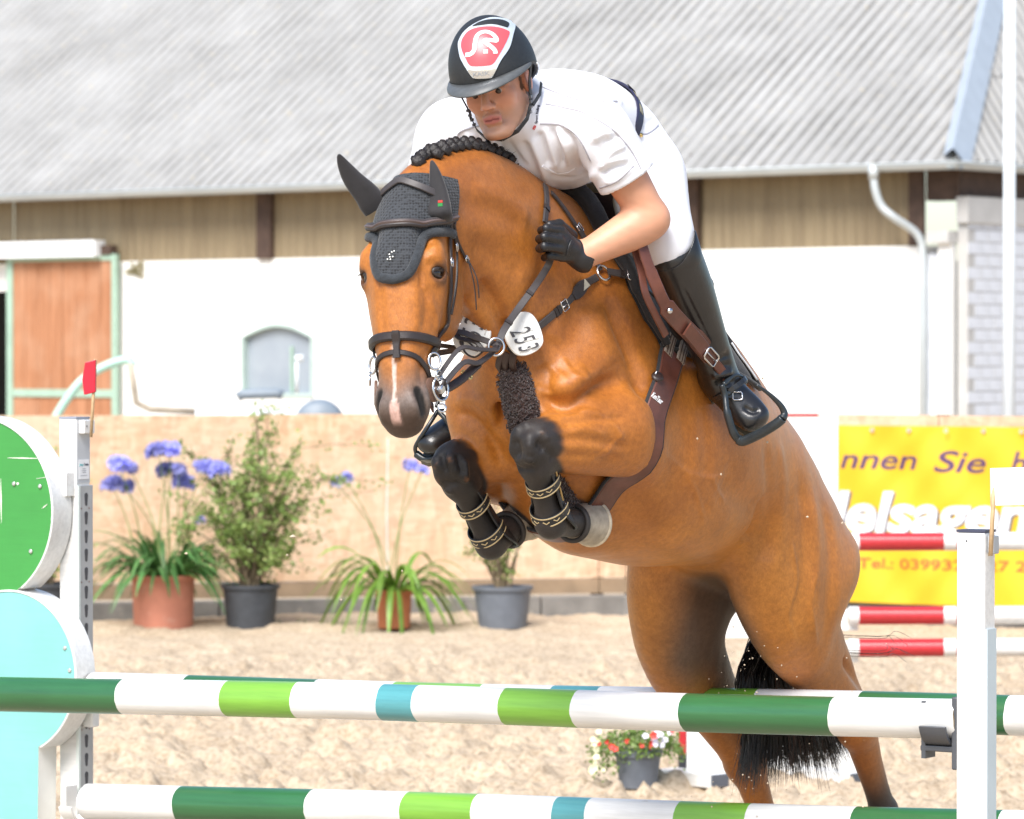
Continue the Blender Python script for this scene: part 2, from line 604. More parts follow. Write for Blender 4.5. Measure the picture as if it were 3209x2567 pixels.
def box_on(mb, p0, p1, proud, back=0.0, mi=0):
    """box on the barn front between two opposite corners"""
    p0 = np.asarray(p0); p1 = np.asarray(p1)
    t0, t1 = np.dot(p0 - BWALL, BW), np.dot(p1 - BWALL, BW)
    z0, z1 = p0[2], p1[2]
    c = BWALL + BW * (t0 + t1) / 2 + UP * ((z0 + z1) / 2 - BWALL[2]) - BB * (proud - back) / 2
    mb.obox(c, BW * abs(t1 - t0) / 2, BB * (proud + back) / 2, UP * abs(z1 - z0) / 2, mi)

m_white = simple('limewash_wall', (.80, .79, .76), .85, var=.05, vscale=1.2, bs=.2, bscale=18, dirt=((.55, .5, .42), 1.6, .72))
m_clad = None
def mk_clad():
    m, nt, b = new_mat('brown_sheet_cladding')
    t = tex_noise(nt, 2.2, 5, .6, stretch=(3, 3, .25))
    c = ramp(nt, t.outputs['Fac'], [(.3, (.20, .15, .088)), (.7, (.30, .235, .14))])
    nt.links.new(c.outputs[0], b.inputs['Base Color']); b.inputs['Roughness'].default_value = .7
    return m
m_clad = mk_clad()
m_post = simple('dark_timber', (.075, .045, .032), .8, var=.25, vscale=8)
m_zinc = simple('zinc_gutter', (.52, .56, .57), .45, metal=.35, var=.08, vscale=2)
m_flash = simple('blue_grey_flashing', (.40, .45, .50), .5, metal=.2, var=.06)
def mk_roof():
    m, nt, b = new_mat('fibre_cement_roof')
    t = tex_noise(nt, .9, 6, .65); t2 = tex_noise(nt, 14, 5, .7); t3 = tex_noise(nt, 1.5, 4, .6, stretch=(1, 1, .2))
    c = ramp(nt, t.outputs['Fac'], [(.3, (.22, .218, .21)), (.7, (.31, .308, .30))])
    l = ramp(nt, t2.outputs['Fac'], [(.60, (0, 0, 0)), (.75, (1, 1, 1))])
    col = mixc(nt, l.outputs[0], c.outputs[0], (.42, .36, .24))
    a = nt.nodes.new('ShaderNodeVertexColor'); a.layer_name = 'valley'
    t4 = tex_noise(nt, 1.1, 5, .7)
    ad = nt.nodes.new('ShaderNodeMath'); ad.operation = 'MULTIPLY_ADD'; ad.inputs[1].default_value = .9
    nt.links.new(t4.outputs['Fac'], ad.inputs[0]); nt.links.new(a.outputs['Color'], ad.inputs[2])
    dv = ramp(nt, ad.outputs[0], [(.42, (.46, .45, .43)), (.85, (1.15, 1.15, 1.15))])     # valleys darkened in the colour, standing in for shading between the ribs
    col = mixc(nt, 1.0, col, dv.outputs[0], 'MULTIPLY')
    nt.links.new(col, b.inputs['Base Color']); b.inputs['Roughness'].default_value = .8
    bump(nt, b, t2.outputs['Fac'], .3, .01)
    return m
m_roof = mk_roof()
barn = empty('barn', BWALL, 'long white barn with brown upper cladding and grey corrugated roof behind the arena', 'barn')
L_F = 19.0
# front wall with an opening for the door and the window, built as pieces butted together
dL, dR = np.dot(WP(-140, 1000) - BWALL, BW), np.dot(WP(366, 1000) - BWALL, BW)
WZ = 3.08
tw0, tw1 = np.dot(WP(757, 1100) - BWALL, BW), np.dot(WP(985, 1100) - BWALL, BW)
zs_, zb_ = WP(870, 1058)[2], WP(870, 1245)[2]
za_ = WP(870, 1012)[2]
w_ = MB()
def wall_piece(t0, t1, z0, z1):
    w_.obox(BWALL + BW * (t0 + t1) / 2 + UP * (z0 + z1) / 2 + BB * .15, BW * (t1 - t0) / 2, BB * .15, UP * (z1 - z0) / 2)
wall_piece(-L_F, dL - .9, 0, WZ); wall_piece(dL - .9, dR - 1.1, 2.75, WZ)
wall_piece(dR - 1.1, tw0, 0, WZ); wall_piece(tw0, tw1, 0, zb_); wall_piece(tw1, -.35, 0, WZ)
n_ = 10; arch = [(tw0 + (tw1 - tw0) * i / n_, zs_ + (za_ - zs_) * math.sin(math.pi * i / n_)) for i in range(n_ + 1)]
poly = arch + [(tw1, WZ), (tw0, WZ)]
w_.prism(poly, BWALL, BW, UP, -BB, .3)
w_.build('front_wall', m_white, barn)
# dark inside behind door and window
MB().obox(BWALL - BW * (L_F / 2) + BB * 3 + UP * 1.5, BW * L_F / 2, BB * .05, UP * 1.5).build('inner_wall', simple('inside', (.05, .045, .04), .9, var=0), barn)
# cladding strip: ribbed sheets
ncl = 12
t = -L_F
bounds = [-19.0] + [np.dot(WP(x, 700) - BWALL, BW) for x in (40, 800)] + [np.dot(WP(x, 640) - BWALL, BW) for x in (1480, 2170, 2892)] 
bounds[-1] = -.55
for a_, b_ in zip(bounds[:-1], bounds[1:]):
    mb = MB(); n = int((b_ - a_) / .032)
    vs = []
    for i in range(n + 1):
        tt = a_ + .004 + (b_ - a_ - .008) * i / n; dep = (.0 if (i % 4) < 2 else .014)
        for z in (WZ + .002, EZ + .25):
            vs.append(BWALL + BW * tt + UP * z + BB * (.02 + dep))
    mb.add(vs, [(2 * i, 2 * i + 2, 2 * i + 3, 2 * i + 1) for i in range(n)])
    mb.build('cladding_sheet', m_clad, barn, fix=False)
for px_ in (835, 2168):
    t_ = np.dot(WP(px_, 700) - BWALL, BW)
    MB().obox(BWALL + BW * t_ + UP * (WZ + .5) - BB * .02, BW * .11, BB * .035, UP * .5).build('post', m_post, barn)
MB().obox(BWALL - BW * .46 + UP * (WZ + .42) - BB * .0, BW * .09, BB * .02, UP * .42).build('post', m_post, barn)
MB().obox(BWALL - BW * .18 + UP * (WZ + .62) + BB * .1, BW * .17, BB * .1, UP * .17).build('post', m_post, barn)
# roof courses: real corrugation, each course lapping over the one below
PT = math.tan(R(36)); HK = .467
ZE = EZ + .06
def roof_pt(t, s, lift=0.0):       # t along the eaves (0 at corner, negative left), s horizontal run up the slope
    nrm = UP * math.cos(R(36)) - BB * math.sin(R(36))
    return BC + BW * t + BB * s + UP * (ZE + s * PT) + nrm * lift
courses = [(-.06, .62), (.50, 2.66), (2.54, 4.70), (4.58, 6.74)]
for ci, (s0, s1) in enumerate(courses):
    mb = MB(); pit = .177; per = 8; val = []
    n = int(L_F / pit * per); vs = []; fs = []
    lift0 = .007 if ci else .010
    idx = []
    for i in range(n + 1):
        tt = -L_F - 2 + (L_F + 2.0) * i / n * 1.0
        wv = .026 * math.sin(2 * math.pi * tt / pit)
        smax = min(s1, max(s0 + .001, -tt / HK)) if tt > -HK * s1 else s1
        if tt > -HK * s0 - .02: smax = None
        if smax is None: continue
        idx.append(len(vs))
        vs.append(roof_pt(tt, s0, lift0 + .007 + wv)); vs.append(roof_pt(tt, smax, .010 + wv))
        vs.append(roof_pt(tt, s0, lift0 + wv)); val += [wv / .052 + .5] * 3
    for a_, b_ in zip(idx[:-1], idx[1:]):
        fs.append((a_, b_, b_ + 1, a_ + 1)); fs.append((a_ + 2, b_ + 2, b_, a_))
    mb.add(vs, fs)
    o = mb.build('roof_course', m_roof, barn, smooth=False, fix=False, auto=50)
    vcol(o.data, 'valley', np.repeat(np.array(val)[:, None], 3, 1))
# end slope right of the hip
for ci, (s0, s1) in enumerate([(0, 1.4), (1.3, 3.2), (3.1, 6.5)]):
    mb = MB(); vs = []; idx = []; pit = .177; val = []
    nn = int(8.0 / pit * 8)
    for i in range(nn + 1):
        e = 8.0 * i / nn; wv = .026 * math.sin(2 * math.pi * e / pit)
        smax = min(s1, e) ; 
        if e < s0 + .01: continue
        nrm = UP * HK * 1.0 + BW * PT * 1.0; nrm /= np.linalg.norm(nrm)
        def ep(e_, s_, lf): return BC + BB * e_ + (-BW * HK + UP * PT) * s_ + UP * ZE + nrm * lf
        idx.append(len(vs)); vs.append(ep(e, s0, .025 + wv)); vs.append(ep(e, smax, .01 + wv)); val += [wv / .052 + .5] * 2
    mb.add(vs, [(a_, b_, b_ + 1, a_ + 1) for a_, b_ in zip(idx[:-1], idx[1:])])
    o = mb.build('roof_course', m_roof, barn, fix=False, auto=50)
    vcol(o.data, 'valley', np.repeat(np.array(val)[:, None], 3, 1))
hipd = BB - BW * HK + UP * PT
hn1 = UP * math.cos(R(36)) - BB * math.sin(R(36))
mb = MB()
hb = BC + UP * (ZE + .05)
side1 = np.cross(hipd, hn1); side1 /= np.linalg.norm(side1)
nrm2 = UP * HK + BW * PT; nrm2 /= np.linalg.norm(nrm2)
side2 = np.cross(hipd, nrm2); side2 /= np.linalg.norm(side2)
if np.dot(side1, BW) > 0: side1 = -side1
if np.dot(side2, BB) < 0: side2 = -side2
p0, p1 = hb + UP * .03, hb + hipd * 6.5 + UP * .03
e_ = UP * .012
mb.add([p0 + side1 * .10, p1 + side1 * .10, p1 + UP * .05, p0 + UP * .05, p0 + side2 * .24, p1 + side2 * .24], [(0, 1, 2, 3), (3, 2, 5, 4)])
mb.build('hip_flashing', m_flash, barn, fix=False)
# soffit and gutter
MB().obox(BC - BW * L_F / 2 + BB * .16 + UP * (EZ + .02), BW * L_F / 2, BB * .16, UP * .015).build('soffit', m_post, barn)
def gutter(p0, p1, out):
    mb = MB(); vs = []; k = 9
    for p in (p0, p1):
        for i in range(k):
            a = math.pi * i / (k - 1)
            vs.append(p + out * (.072 - .072 * math.cos(math.pi - a)) + UP * (-.075 * math.sin(a)))
        for i in range(k):
            a = math.pi * (k - 1 - i) / (k - 1)
            vs.append(p + out * (.072 - .066 * math.cos(math.pi - a)) + UP * (-.068 * math.sin(a)))
    n = 2 * k
    mb.add(vs, [(i, (i + 1) % n, n + (i + 1) % n, n + i) for i in range(n)])
    mb.tube([p0 + out * .144, p1 + out * .144], .009, 6)
    return mb.build('gutter', m_zinc, barn, smooth=True)
gz = UP * (EZ + .05)
gutter(BC - BW * L_F + gz, BC + BW * .14 + gz, -BB)
gutter(BC - BB * .14 + gz, BC + BB * 8 + gz, BW)
# downpipe
dp = [PL(*q, BWALL - BB * o_, BB) for q, o_ in (((2738, 535), .40), ((2742, 590), .40), ((2762, 645), .36), ((2800, 680), .30), ((2862, 722), .14), ((2886, 756), .09), ((2892, 800), .08), ((2893, 1000), .08))]
dp = catmull(dp, 5) + [np.array([*(dp[-1][:2]), .0])]
mb = MB().tube(dp, .042, 12)
mb.tube([dp[0] + UP * .05, dp[0] - UP * .09], [.062, .05], 12)
mb.build('downpipe', m_zinc, barn, smooth=True)
# end wall of sand-lime bricks, brick by brick
m_brick = simple('sand_lime_brick', (.66, .68, .72), .85, var=.09, vscale=9, bs=.2, bscale=40)
m_mortar = simple('mortar', (.47, .46, .44), .9, var=.06)
m_conc = simple('concrete', (.50, .49, .47), .85, var=.08, vscale=4, bs=.2, bscale=30)
EP = BWALL + BW * .16                          # end wall plane corner
EHT = 3.30
MB().obox(EP + BB * 4.0 + UP * EHT / 2 - BW * .075, BB * 4.0, BW * .06, UP * EHT / 2).build('end_wall', m_mortar, barn)
MB().obox(EP + BB * 3.95 + UP * (EHT + .13) - BW * .05, BB * 4.0, BW * .07, UP * .13).build('ring_beam', m_conc, barn)
MB().obox(EP + BB * 4.0 + UP * (EHT + .5) - BW * .15, BB * 4.0, BW * .03, UP * .24).build('upper_boarding', m_post, barn)
brick_me = None
rows = range(9, 27)
for r_ in rows:
    for c_ in range(-1, 9):
        off = .125 if r_ % 2 else 0
        x0 = c_ * .25 + off
        if x0 < .0 or x0 > 2.0: continue
        if brick_me is None:
            q = MB().obox((0, 0, 0), BB * .1185, BW * .06, UP * .0555)
            brick_me = q.mesh('brick'); brick_me.materials.append(m_brick)
        o = bpy.data.objects.new('brick', brick_me); COL.objects.link(o); o.parent = barn
        p = EP + BB * (x0 + .12) + UP * (r_ * .1245 + .06) - BW * (.070 + random.uniform(-.002, .004)) - BWALL
        o.location = Vector(p)
MB().obox(BWALL - BW * .08 + UP * 1.55 - BB * .03, BW * .075, BB * .05, UP * 1.55).build('corner_pillar', m_white, barn)
MB().obox(BWALL - BW * .255 + UP * 1.5 - BB * .005, BW * .09, BB * .02, UP * 1.5).build('brick_strip', m_brick, barn)
MB().obox(BWALL - BW * .12 + UP * 3.16 - BB * .06, BW * .13, BB * .09, UP * .06).build('bracket', m_conc, barn)
# sliding door
m_dgreen = simple('pale_green_paint', (.33, .47, .37), .6, var=.08, vscale=7)
m_plank = None
def mk_plank():
    m, nt, b = new_mat('brown_door_boards')
    t = tex_noise(nt, 3, 6, .6, stretch=(4, 4, .35)); t2 = tex_noise(nt, 2.1, 3)
    c = ramp(nt, t.outputs['Fac'], [(.3, (.30, .125, .055)), (.7, (.46, .21, .105))])
    nt.links.new(mixc(nt, ramp(nt, t2.outputs['Fac'], [(.45, (0, 0, 0)), (.75, (.5, .5, .5))]).outputs[0], c.outputs[0], (.5, .30, .19)), b.inputs['Base Color'])
    b.inputs['Roughness'].default_value = .75
    return m
m_plank = mk_plank()
d0 = np.dot(WP(24, 1000, .12) - BWALL, BW); d1 = np.dot(WP(366, 1000, .12) - BWALL, BW); dz1 = WP(200, 800, .1)[2]; dzr = WP(200, 1232, .1)[2]
def dbx(name, t0, t1, z0, z1, pr, th, mat, bev=0):
    return MB().obox(BWALL + BW * (t0 + t1) / 2 + UP * (z0 + z1) / 2 - BB * pr, BW * (t1 - t0) / 2, BB * th / 2, UP * (z1 - z0) / 2).build(name, mat, barn)
nb = 8
for i in range(nb):
    a_ = d0 + .10 + (d1 - d0 - .17) * i / nb; b_ = d0 + .10 + (d1 - d0 - .17) * (i + 1) / nb - .006
    dbx('door_board', a_, b_, .08, dz1 - .07, .10 + random.uniform(0, .004), .03, m_plank)
dbx('door_stile', d0, d0 + .10, .05, dz1, .11, .06, m_dgreen); dbx('door_stile', d1 - .07, d1, .05, dz1, .11, .06, m_dgreen)
dbx('door_rail', d0 + .102, d1 - .072, dz1 - .07, dz1, .112, .055, m_dgreen)
dbx('door_rail', d0 + .102, d1 - .072, dzr - .045, dzr + .045, .122, .03, m_dgreen)
lb0 = np.dot(WP(-160, 780) - BWALL, BW); lb1 = np.dot(WP(343, 780) - BWALL, BW); lz0, lz1 = WP(200, 806, .2)[2], WP(200, 755, .2)[2]
dbx('track_cover', lb0, lb1, lz0, lz1, .16, .18, simple('white_sheet', (.82, .84, .85), .4, var=.03))
dbx('track_end', lb1 + .01, lb1 + .17, lz0 + .02, lz1 - .06, .10, .12, m_post)
# arched window
wf = MB()
def arcp(ins, n=14):
    a = [(tw0 + ins, zb_ + ins), (tw0 + ins, zs_)]
    a = [(tw0 + ins + (tw1 - tw0 - 2 * ins) * i / n, zs_ + (za_ - ins - zs_) * math.sin(math.pi * i / n)) for i in range(n + 1)]
    return [(tw0 + ins, zb_ + ins)] + a + [(tw1 - ins, zb_ + ins)]
A, B_ = arcp(0.002), arcp(.045)
base = BWALL - BB * .02
vs = []
for dpt in (0, .10):
    for P_ in (A, B_):
        vs += [base + BW * x + UP * z + BB * dpt for x, z in P_]
n = len(A); fs = []
for i in range(n):
    j = (i + 1) % n
    fs += [(i, j, n + j, n + i), (2 * n + i, 3 * n + i, 3 * n + j, 2 * n + j), (i, 2 * n + i, 2 * n + j, j), (n + i, n + j, 3 * n + j, 3 * n + i)]
wf.add(vs, fs)
win = wf.build('window', simple('pale_window_frame', (.42, .52, .48), .6, var=.08), barn)
m_pane, nt, b = new_mat('dusty_pane')
t = tex_noise(nt, 1.4, 4)
nt.links.new(ramp(nt, t.outputs['Fac'], [(.3, (.24, .28, .33)), (.7, (.34, .38, .42))]).outputs[0], b.inputs['Base Color']); b.inputs['Roughness'].default_value = .25
pm = MB(); pm.prism(B_, BWALL + BB * .06, BW, UP, -BB, .01)
pane = pm.build('pane', m_pane, None); pane.parent = win
mb = MB(); p = (tw0 + tw1) / 2
bar = MB().obox(BWALL + BB * .045 + BW * (p + .18) + UP * (zb_ + .32), BW * .016, BB * .012, UP * .26).build('window_bar', m_dgreen, None); bar.parent = win
# vine stain on the wall
mb = MB()
for i in range(26):
    c = WP(420 + random.gauss(8, 13), 843 + random.gauss(0, 9) + i * .3, .03)
    r_ = random.uniform(.02, .05); a = random.uniform(0, 6.28)
    mb.add([c + r_ * (math.cos(a + k * 2.1) * BW + math.sin(a + k * 2.1) * UP) for k in range(3)], [(0, 1, 2)])
mb.build('creeper_tuft', simple('dry_creeper', (.22, .19, .10), .9, var=.2), barn, fix=False)

# lamp post
mb = MB().tube([at(3162, 1330, 33) * [1, 1, 0], at(3162, 1330, 33) * [1, 1, 0] + UP * 5.6], [.055, .046], 14)
lp = mb.build('lamp_post', simple('pale_blue_white_pole', (.72, .77, .80), .4, var=.04), None, smooth=True)
tag(lp, 'tall slim pale pole rising behind the yellow banner in front of the brick end wall', 'pole')

# vehicle behind the fence
def vehicle():
    root = empty('trailer', at(830, 1700, 34) * [1, 1, 0], 'white tank trailer standing behind the chipboard fence below the arched window', 'trailer')
    mw = simple('trailer_white', (.78, .82, .82), .4, var=.05, dirt=((.5, .45, .36), 3, .66))
    dk = simple('trailer_grey', (.20, .24, .28), .5, var=.1)
    P = lambda x, y, Y=34: at(x, y, Y)
    a, b = P(585, 1262), P(1010, 1236)
    d = (b - a) * [1, 1, 0]; L = np.linalg.norm(d); d /= L; n = np.array([-d[1], d[0], 0])
    prof = [(-.55, .6), (-.55, 1.1), (-.40, 1.40), (-.15, 1.52), (.15, 1.52), (.40, 1.40), (.55, 1.1), (.55, .6)]
    mb = MB(); vs = []
    for e in (0, L):
        vs += [a * [1, 1, 0] + d * e + n * (x + .5) + UP * (z + .0) for x, z in prof]
    k = len(prof)
    mb.add(vs, [(i, (i + 1) % k, k + (i + 1) % k, k + i) for i in range(k)] + [tuple(range(k)), tuple(range(2 * k - 1, k - 1, -1))])
    mb.build('tank', mw, root, auto=50)
    MB().tube([P(745, 1246, 33.8), P(760, 1236, 33.8), P(870, 1232, 33.8), P(885, 1240, 33.8)], .045, 8).build('side_rail', dk, root, smooth=True)
    c = P(1000, 1330, 33.2)
    mb = MB(); mb.lathe(c, [(.0, .12), (.16, .12), (.20, .06), (.21, -.1)], axis=-n, n=24, caps=False)
    mb.build('wheel_arch', dk, root, smooth=True)
    mb = MB().tube([P(930, 1233, 33.9), P(930, 1130, 33.9)], .016, 8).tube([P(925, 1125, 33.9), P(950, 1122, 33.9)], .03, 8)
    mb.build('pump_handle', mw, root, smooth=True)
    for i, (x, y) in enumerate(((380, 1245), (640, 1240), (905, 1228), (975, 1222))):
        pass
    MB().tube([a * [1, 1, 0] + d * .3 + n * .5 + UP * .6, a * [1, 1, 0] + d * .3 + n * .5], .06, 8).tube([a * [1, 1, 0] + d * (L - .3) + n * .5 + UP * .6, a * [1, 1, 0] + d * (L - .3) + n * .5], .06, 8).build('leg', dk, root)
    MB().tube([P(612, 1290, 33.8), P(470, 1282, 33.8), P(428, 1262, 33.8), P(418, 1200, 33.8), P(408, 1140, 33.8)], .03, 8).build('drawbar', simple('rusty_iron', (.42, .36, .28), .8, var=.25), root, smooth=True)
vehicle()
hose = MB().tube(catmull([at(150, 1345, 34.2), at(172, 1312, 34.2), at(205, 1258, 34.2), at(258, 1192, 34.2), at(330, 1148, 34.2), at(398, 1128, 34.2), at(416, 1150, 34.2)], 6), .038, 10).tube([at(150, 1345, 34.2), at(140, 1400, 34.2) * [1, 1, 0]], .038, 10)
tag(hose.build('hose', simple('mint_hose', (.42, .66, .55), .5, var=.05), None, smooth=True), 'mint green hose bent in an arch in front of the brown sliding door', 'hose')

# ============================================================ CHIPBOARD FENCE, BANNER, KERB
FA = at(-900, 1965, 28.6) * [1, 1, 0]; FB = at(1960, 1945, 30.15) * [1, 1, 0]; FA[1] = 28.65
FC = at(3900, 1900, 27.9) * [1, 1, 0]
def mk_osb():
    m, nt, b = new_mat('chipboard')
    tc = nt.nodes.new('ShaderNodeTexCoord')
    def vor(sc, st):
        mp = nt.nodes.new('ShaderNodeMapping'); mp.inputs['Scale'].default_value = st; mp.inputs['Rotation'].default_value = (.3, .7, sc * .01)
        nt.links.new(tc.outputs['Object'], mp.inputs['Vector'])
        v = nt.nodes.new('ShaderNodeTexVoronoi'); v.inputs['Scale'].default_value = sc
        nt.links.new(mp.outputs[0], v.inputs['Vector']); return v
    v1 = vor(11, (1, 1, 2.6)); v2 = vor(9, (2.6, 2.6, 1)); t = tex_noise(nt, 1.3, 4); 
    s1 = nt.nodes.new('ShaderNodeSeparateColor'); nt.links.new(v1.outputs['Color'], s1.inputs[0])
    s2 = nt.nodes.new('ShaderNodeSeparateColor'); nt.links.new(v2.outputs['Color'], s2.inputs[0])
    c1 = ramp(nt, s1.outputs[0], [(0, (.44, .235, .115)), (.5, (.60, .375, .205)), (1, (.72, .51, .33))])
    c2 = ramp(nt, s2.outputs[1], [(0, (.48, .27, .14)), (.5, (.64, .42, .24)), (1, (.74, .55, .37))])
    c = mixc(nt, .5, c1.outputs[0], c2.outputs[0])
    c = mixc(nt, ramp(nt, t.outputs['Fac'], [(.35, (.12, .12, .12)), (.7, (.45, .45, .45))]).outputs[0], c, (.70, .58, .46))
    nt.links.new(c, b.inputs['Base Color']); b.inputs['Roughness'].default_value = .7
    bump(nt, b, s1.outputs[0], .3, .003)
    return m
m_osb = mk_osb()
m_sleeper = simple('grey_kerb', (.19, .18, .165), .9, var=.2, vscale=7, bs=.4, bscale=25, dirt=((.42, .38, .30), 5, .58))
m_base = simple('brown_plank', (.30, .21, .13), .85, var=.2, vscale=5)
def fence_run(A, B, wpan, name='fence', lab='', start=0.0):
    d = (B - A); L = np.linalg.norm(d); d = d / L; n = np.array([d[1], -d[0], 0])   # towards the camera
    if n[1] > 0: n = -n
    root = empty(name, A, lab, 'fence')
    x = -start
    k = 0
    while x < L:
        a, b = max(x, 0), min(x + wpan - .008, L)
        if b - a > .1:
            mb = MB().obox(A + d * (a + b) / 2 + UP * (.33 + .61) + n * random.uniform(0, .006), d * (b - a) / 2, n * .009, UP * (.61 + random.uniform(-.004, .006)))
            mb.build('chipboard_panel', m_osb, root)
            MB().obox(A + d * (a + b) / 2 + UP * .265 + n * .005, d * (b - a) / 2, n * .02, UP * .055).build('base_plank', m_base, root)
        MB().obox(A + d * a + UP * .78 - n * .06, d * .04, n * .04, UP * .78).build('post', m_post, root)
        x += wpan; k += 1
    return d, n, L
fd, fn, fl = fence_run(FA, FB, 2.5, lab='long chipboard fence with a plank base behind the potted plants', start=1.02)
gd, gn, gl = fence_run(FB + (FC - FB) / np.linalg.norm(FC - FB) * .02, FC, 2.5, lab='chipboard fence section carrying the yellow banner')
kerb_n = 0
def kerb_label(px):
    for lim, txt in ((40, 'beyond the round wing at the far left'), (330, 'showing between the round wing and the wide terracotta pot'), (640, 'behind the wide terracotta pot'), (900, 'behind the black pot of the tall shrub'), (1130, 'between the black pot and the small orange pot'),
                     (1400, 'behind the small orange pot'), (1720, 'behind the grey pot'), (2010, 'right of the grey pot, beside the horse belly'), (2380, 'hidden behind the hind legs of the horse'), (2700, 'below the left end of the yellow banner'), (3010, 'below the middle of the yellow banner'), (3300, 'below the yellow banner, right of the white post')):
        if px < lim: return 'weathered grey kerbstone ' + txt
    return 'weathered grey kerbstone far right beyond the yellow banner, %s' % ('first of the run' if px < 3650 else 'last of the run')
for A_, d_, n_2, L_ in ((FA, fd, fn, fl), (FB, gd, gn, gl)):
    x = 0
    while x < L_ - .1:
        l_ = min(1.2, L_ - x) - .012
        pe_ = [CX + FPX * (A_[0] + d_[0] * (x + q_)) / (A_[1] + d_[1] * (x + q_)) for q_ in (0, l_)]
        if max(pe_) < -60 or min(pe_) > 3280:
            x += 1.2; continue
        o = MB().obox(A_ + d_ * (x + l_ / 2) + n_2 * .12 + UP * .085, d_ * l_ / 2, n_2 * .07, UP * (.115 + random.uniform(-.008, .008))).build('kerbstone', m_sleeper, None, bevel=.008)
        px_ = 1604 + FPX * (A_[0] + d_[0] * x) / (A_[1] + d_[1] * x)
        px_ = CX + FPX * (A_[0] + d_[0] * (x + l_ / 2)) / (A_[1] + d_[1] * (x + l_ / 2))
        tag(o, kerb_label(px_), 'kerbstone', 'kerbstones along the foot of the fence')
        x += 1.2
cord = MB().tube([at(1216, 1372, 29.4), at(1212, 1600, 29.4), at(1215, 1850, 29.4)], .004, 6)
tag(cord.build('cord', simple('white_cord', (.8, .8, .78), .6, var=0), None), 'thin white cord hanging straight down the chipboard fence beside the small agapanthus', 'cord')

# banner
BA, BB2 = at(2600, 1332, 29.15), at(3420, 1351, 28.1)
def banner():
    root = empty('banner', BA, 'yellow advertising banner with purple, white and red lettering tied to the fence', 'banner')
    d = (BB2 - BA) * [1, 1, 0]; L = np.linalg.norm(d); d /= L; n = np.array([d[1], -d[0], 0])
    if n[1] > 0: n = -n
    H = 1.27; zt = BA[2]
    nx, nz = 90, 50; vs = []
    def wav(x, z):
        return .014 * math.sin(x * 5.2 + z * 3.5) + .010 * math.sin(x * 11 - z * 8 + 1) + .008 * math.sin((x * 1.2 + z) * 16) * max(0, math.sin(x * 2.1))
    for i in range(nx + 1):
        for j in range(nz + 1):
            x = L * i / nx; z = H * j / nz
            vs.append(BA + d * x - UP * z + n * (.055 + wav(x, z)))
    fs = [(i * (nz + 1) + j, (i + 1) * (nz + 1) + j, (i + 1) * (nz + 1) + j + 1, i * (nz + 1) + j + 1) for i in range(nx) for j in range(nz)]
    my = simple('banner_yellow', (.73, .44, .02), .42, var=.04, vscale=2)
    MB().add(vs, fs).build('sheet', my, root, smooth=True, fix=False)
    mp = simple('banner_purple', (.10, .045, .12), .5, var=0); mw = simple('banner_letter_white', (.85, .85, .85), .5, var=0)
    mr = simple('banner_red', (.42, .12, .03), .5, var=0); mk = simple('banner_shadow', (.10, .10, .13), .5, var=0)
    def tx(body, x0, y0, x1, ytop, mat, shear, bold, lift, nm='lettering'):
        a = PL(x0, y0, BA + n * lift, n); b = PL(x1, y0 + (x1 - x0) * .024, BA + n * lift, n)
        h = PL(x0, ytop, BA + n * lift, n)[2] - a[2]
        o = place_text(nm, body, a, (b - a) / np.linalg.norm(b - a), UP, 1, mat, root, shear, bold, np.linalg.norm(b - a), h)
        bm = bmesh.new(); bm.from_mesh(o.data); bmesh.ops.triangulate(bm, faces=bm.faces)
        for _ in range(3):
            le = [e for e in bm.edges if e.calc_length() > .035]
            if le: bmesh.ops.subdivide_edges(bm, edges=le, cuts=1); bmesh.ops.triangulate(bm, faces=bm.faces)
        bm.to_mesh(o.data); bm.free()
        for v in o.data.vertices:       # print follows the sheet
            q = np.array(v.co) - BA; x = np.dot(q, d); z = -q[2]; off = np.dot(q, n)
            v.co = Vector(BA + d * x - UP * z + n * (.0575 + wav(x, z) + (lift - .080) * .25 + (off - lift)))
    tx('nnen', 2632, 1466, 2865, 1425, mp, .25, .010, .083); tx('Sie', 2922, 1478, 3088, 1412, mp, .25, .010, .083)
    tx('hier', 3165, 1484, 3330, 1415, mp, .25, .010, .083)
    tx('delsagen', 2556, 1664, 3228, 1540, mk, .2, .030, .080); tx('delsagen', 2547, 1660, 3219, 1536, mw, .2, .030, .086)
    tx('Tel.: 039932/ 827 21', 2682, 1780, 3230, 1748, mr, .0, .012, .084)
    for o in [q for q in root.children if q.name.startswith('lettering')]: split_loose(o, 'letter')
    for i in range(7):
        MB().lathe(BA + d * (L * (i + .3) / 7) - UP * .03 + n * .075, [(.008, 0), (.016, 0), (.016, .006), (.008, .006), (.008, 0)], axis=n, n=12, caps=False).build('eyelet', m_zinc, root)
banner()

